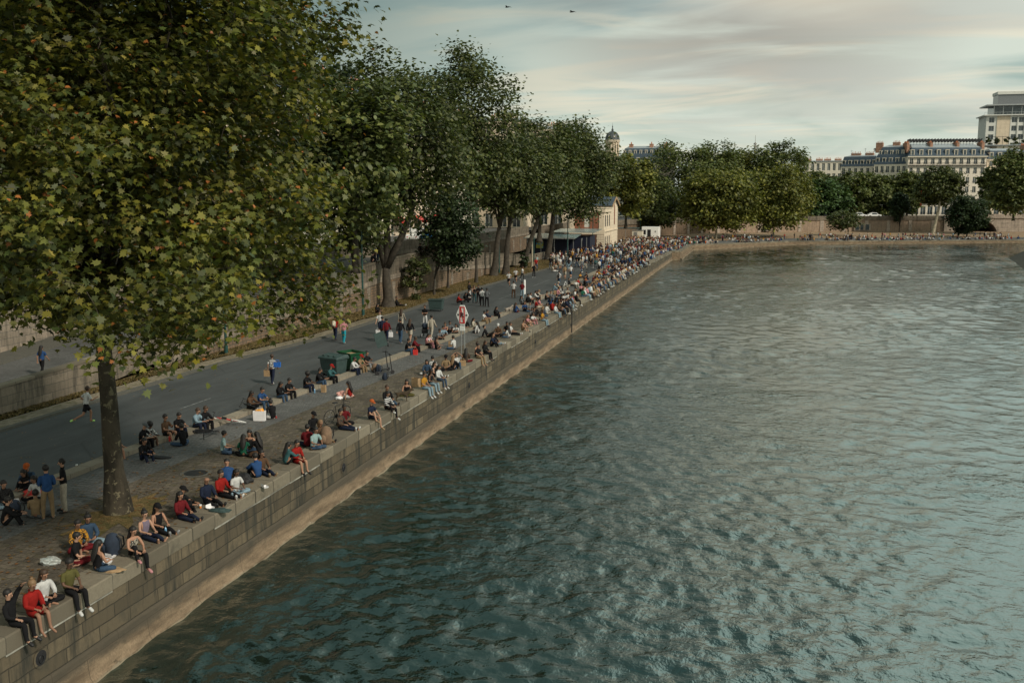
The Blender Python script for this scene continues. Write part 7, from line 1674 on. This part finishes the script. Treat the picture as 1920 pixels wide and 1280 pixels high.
car(145, 492, -48, gp_, 'grey car with red tail light glimpsed through the plane leaves'); car(300, 480, -50, wp, 'white car glimpsed behind the plane foliage'); car(1050, 424, -47, dk, 'black van beside the brick pump house', 4.8, 2, 2.1); car(1190, 415, -44.6, gp_, 'grey car above the wall behind the gabled house')
for i, (px, m_) in enumerate([(1530, gp_), (1548, gp_), (1612, wp), (1640, wp), (1570, dk)]):
    q = atY(px, 415, 341); r = car(px, 410, q.x, m_, ['grey car above the far wall, left one of a close pair', 'grey car above the far wall, right one of a close pair', 'white van above the far wall, left of two', 'white van above the far wall, right of two', 'dark car above the far wall between grey and white'][i], 4.4, 1.8, 1.5, rz=8); r.location = (q.x, 343+(i % 2), 2.95)
# red banner on the pale block, kayak free bits : birds in the sky
q = atY(1726, 372, 371); MB_ = MB().box(-.35, .35, -.5, -.4, -2.8, 2.8).build('banner', M['red_paint']); MB_.location = q; tag(MB_, 'vertical red banner hanging on the pale apartment facade', 'banner')
for px, py, Y, lb in ((951, 14, 60, 'left of two dark birds gliding high in the sky'), (1072, 23, 60, 'right of two dark birds gliding high in the sky')):
    q = atY(px, py, Y); mb = MB(); mb.tube([(-.16, 0, 0), (-.08, 0, .01), (.06, 0, .0), (.15, 0, .01)], [.01, .035, .04, .012], 6)
    for s_ in (1, -1): mb.add([(.06, .02*s_, .01), (-.05, .02*s_, .01), (-.06, .16*s_, .07), (-.12, .36*s_, .03), (-.02, .30*s_, .045), (.05, .15*s_, .08)], [(0, 1, 2, 5), (5, 2, 3, 4)])
    mb.add([(-.14, .0, 0), (-.26, .05, 0), (-.26, -.05, 0)], [(0, 1, 2)]); o = mb.build('bird', M['rubber']); o.location = q; o.rotation_euler = (0, R(-5), R(160)); tag(o, lb, 'bird', 'birds')
# wall mounted: small traffic cone, table of the terrace
q = at(1114, 473); r = empty('traffic_cone', q, 0, 'small orange cone on the kerb near the terrace', 'cone'); MB().tube([(0, 0, .03), (0, 0, .55)], [.15, .03], 10).build('cone', M['orange_paint'], r); MB().box(-.2, .2, -.2, .2, 0, .03).build('base', M['rubber'], r)
for i, px in enumerate((1072, 1090, 1102)):
    q = at(px, 478); r = empty('terrace_table', q, 0, ['left', 'middle', 'right'][i]+' pale table in front of the terrace canopy', 'table', 'terrace tables'); MB().tube([(0, 0, .72), (0, 0, .76)], .5, 16).build('tabletop', wp, r); MB().tube([(0, 0, 0), (0, 0, .72)], .04, 6).build('table_leg', M['steel'], r)
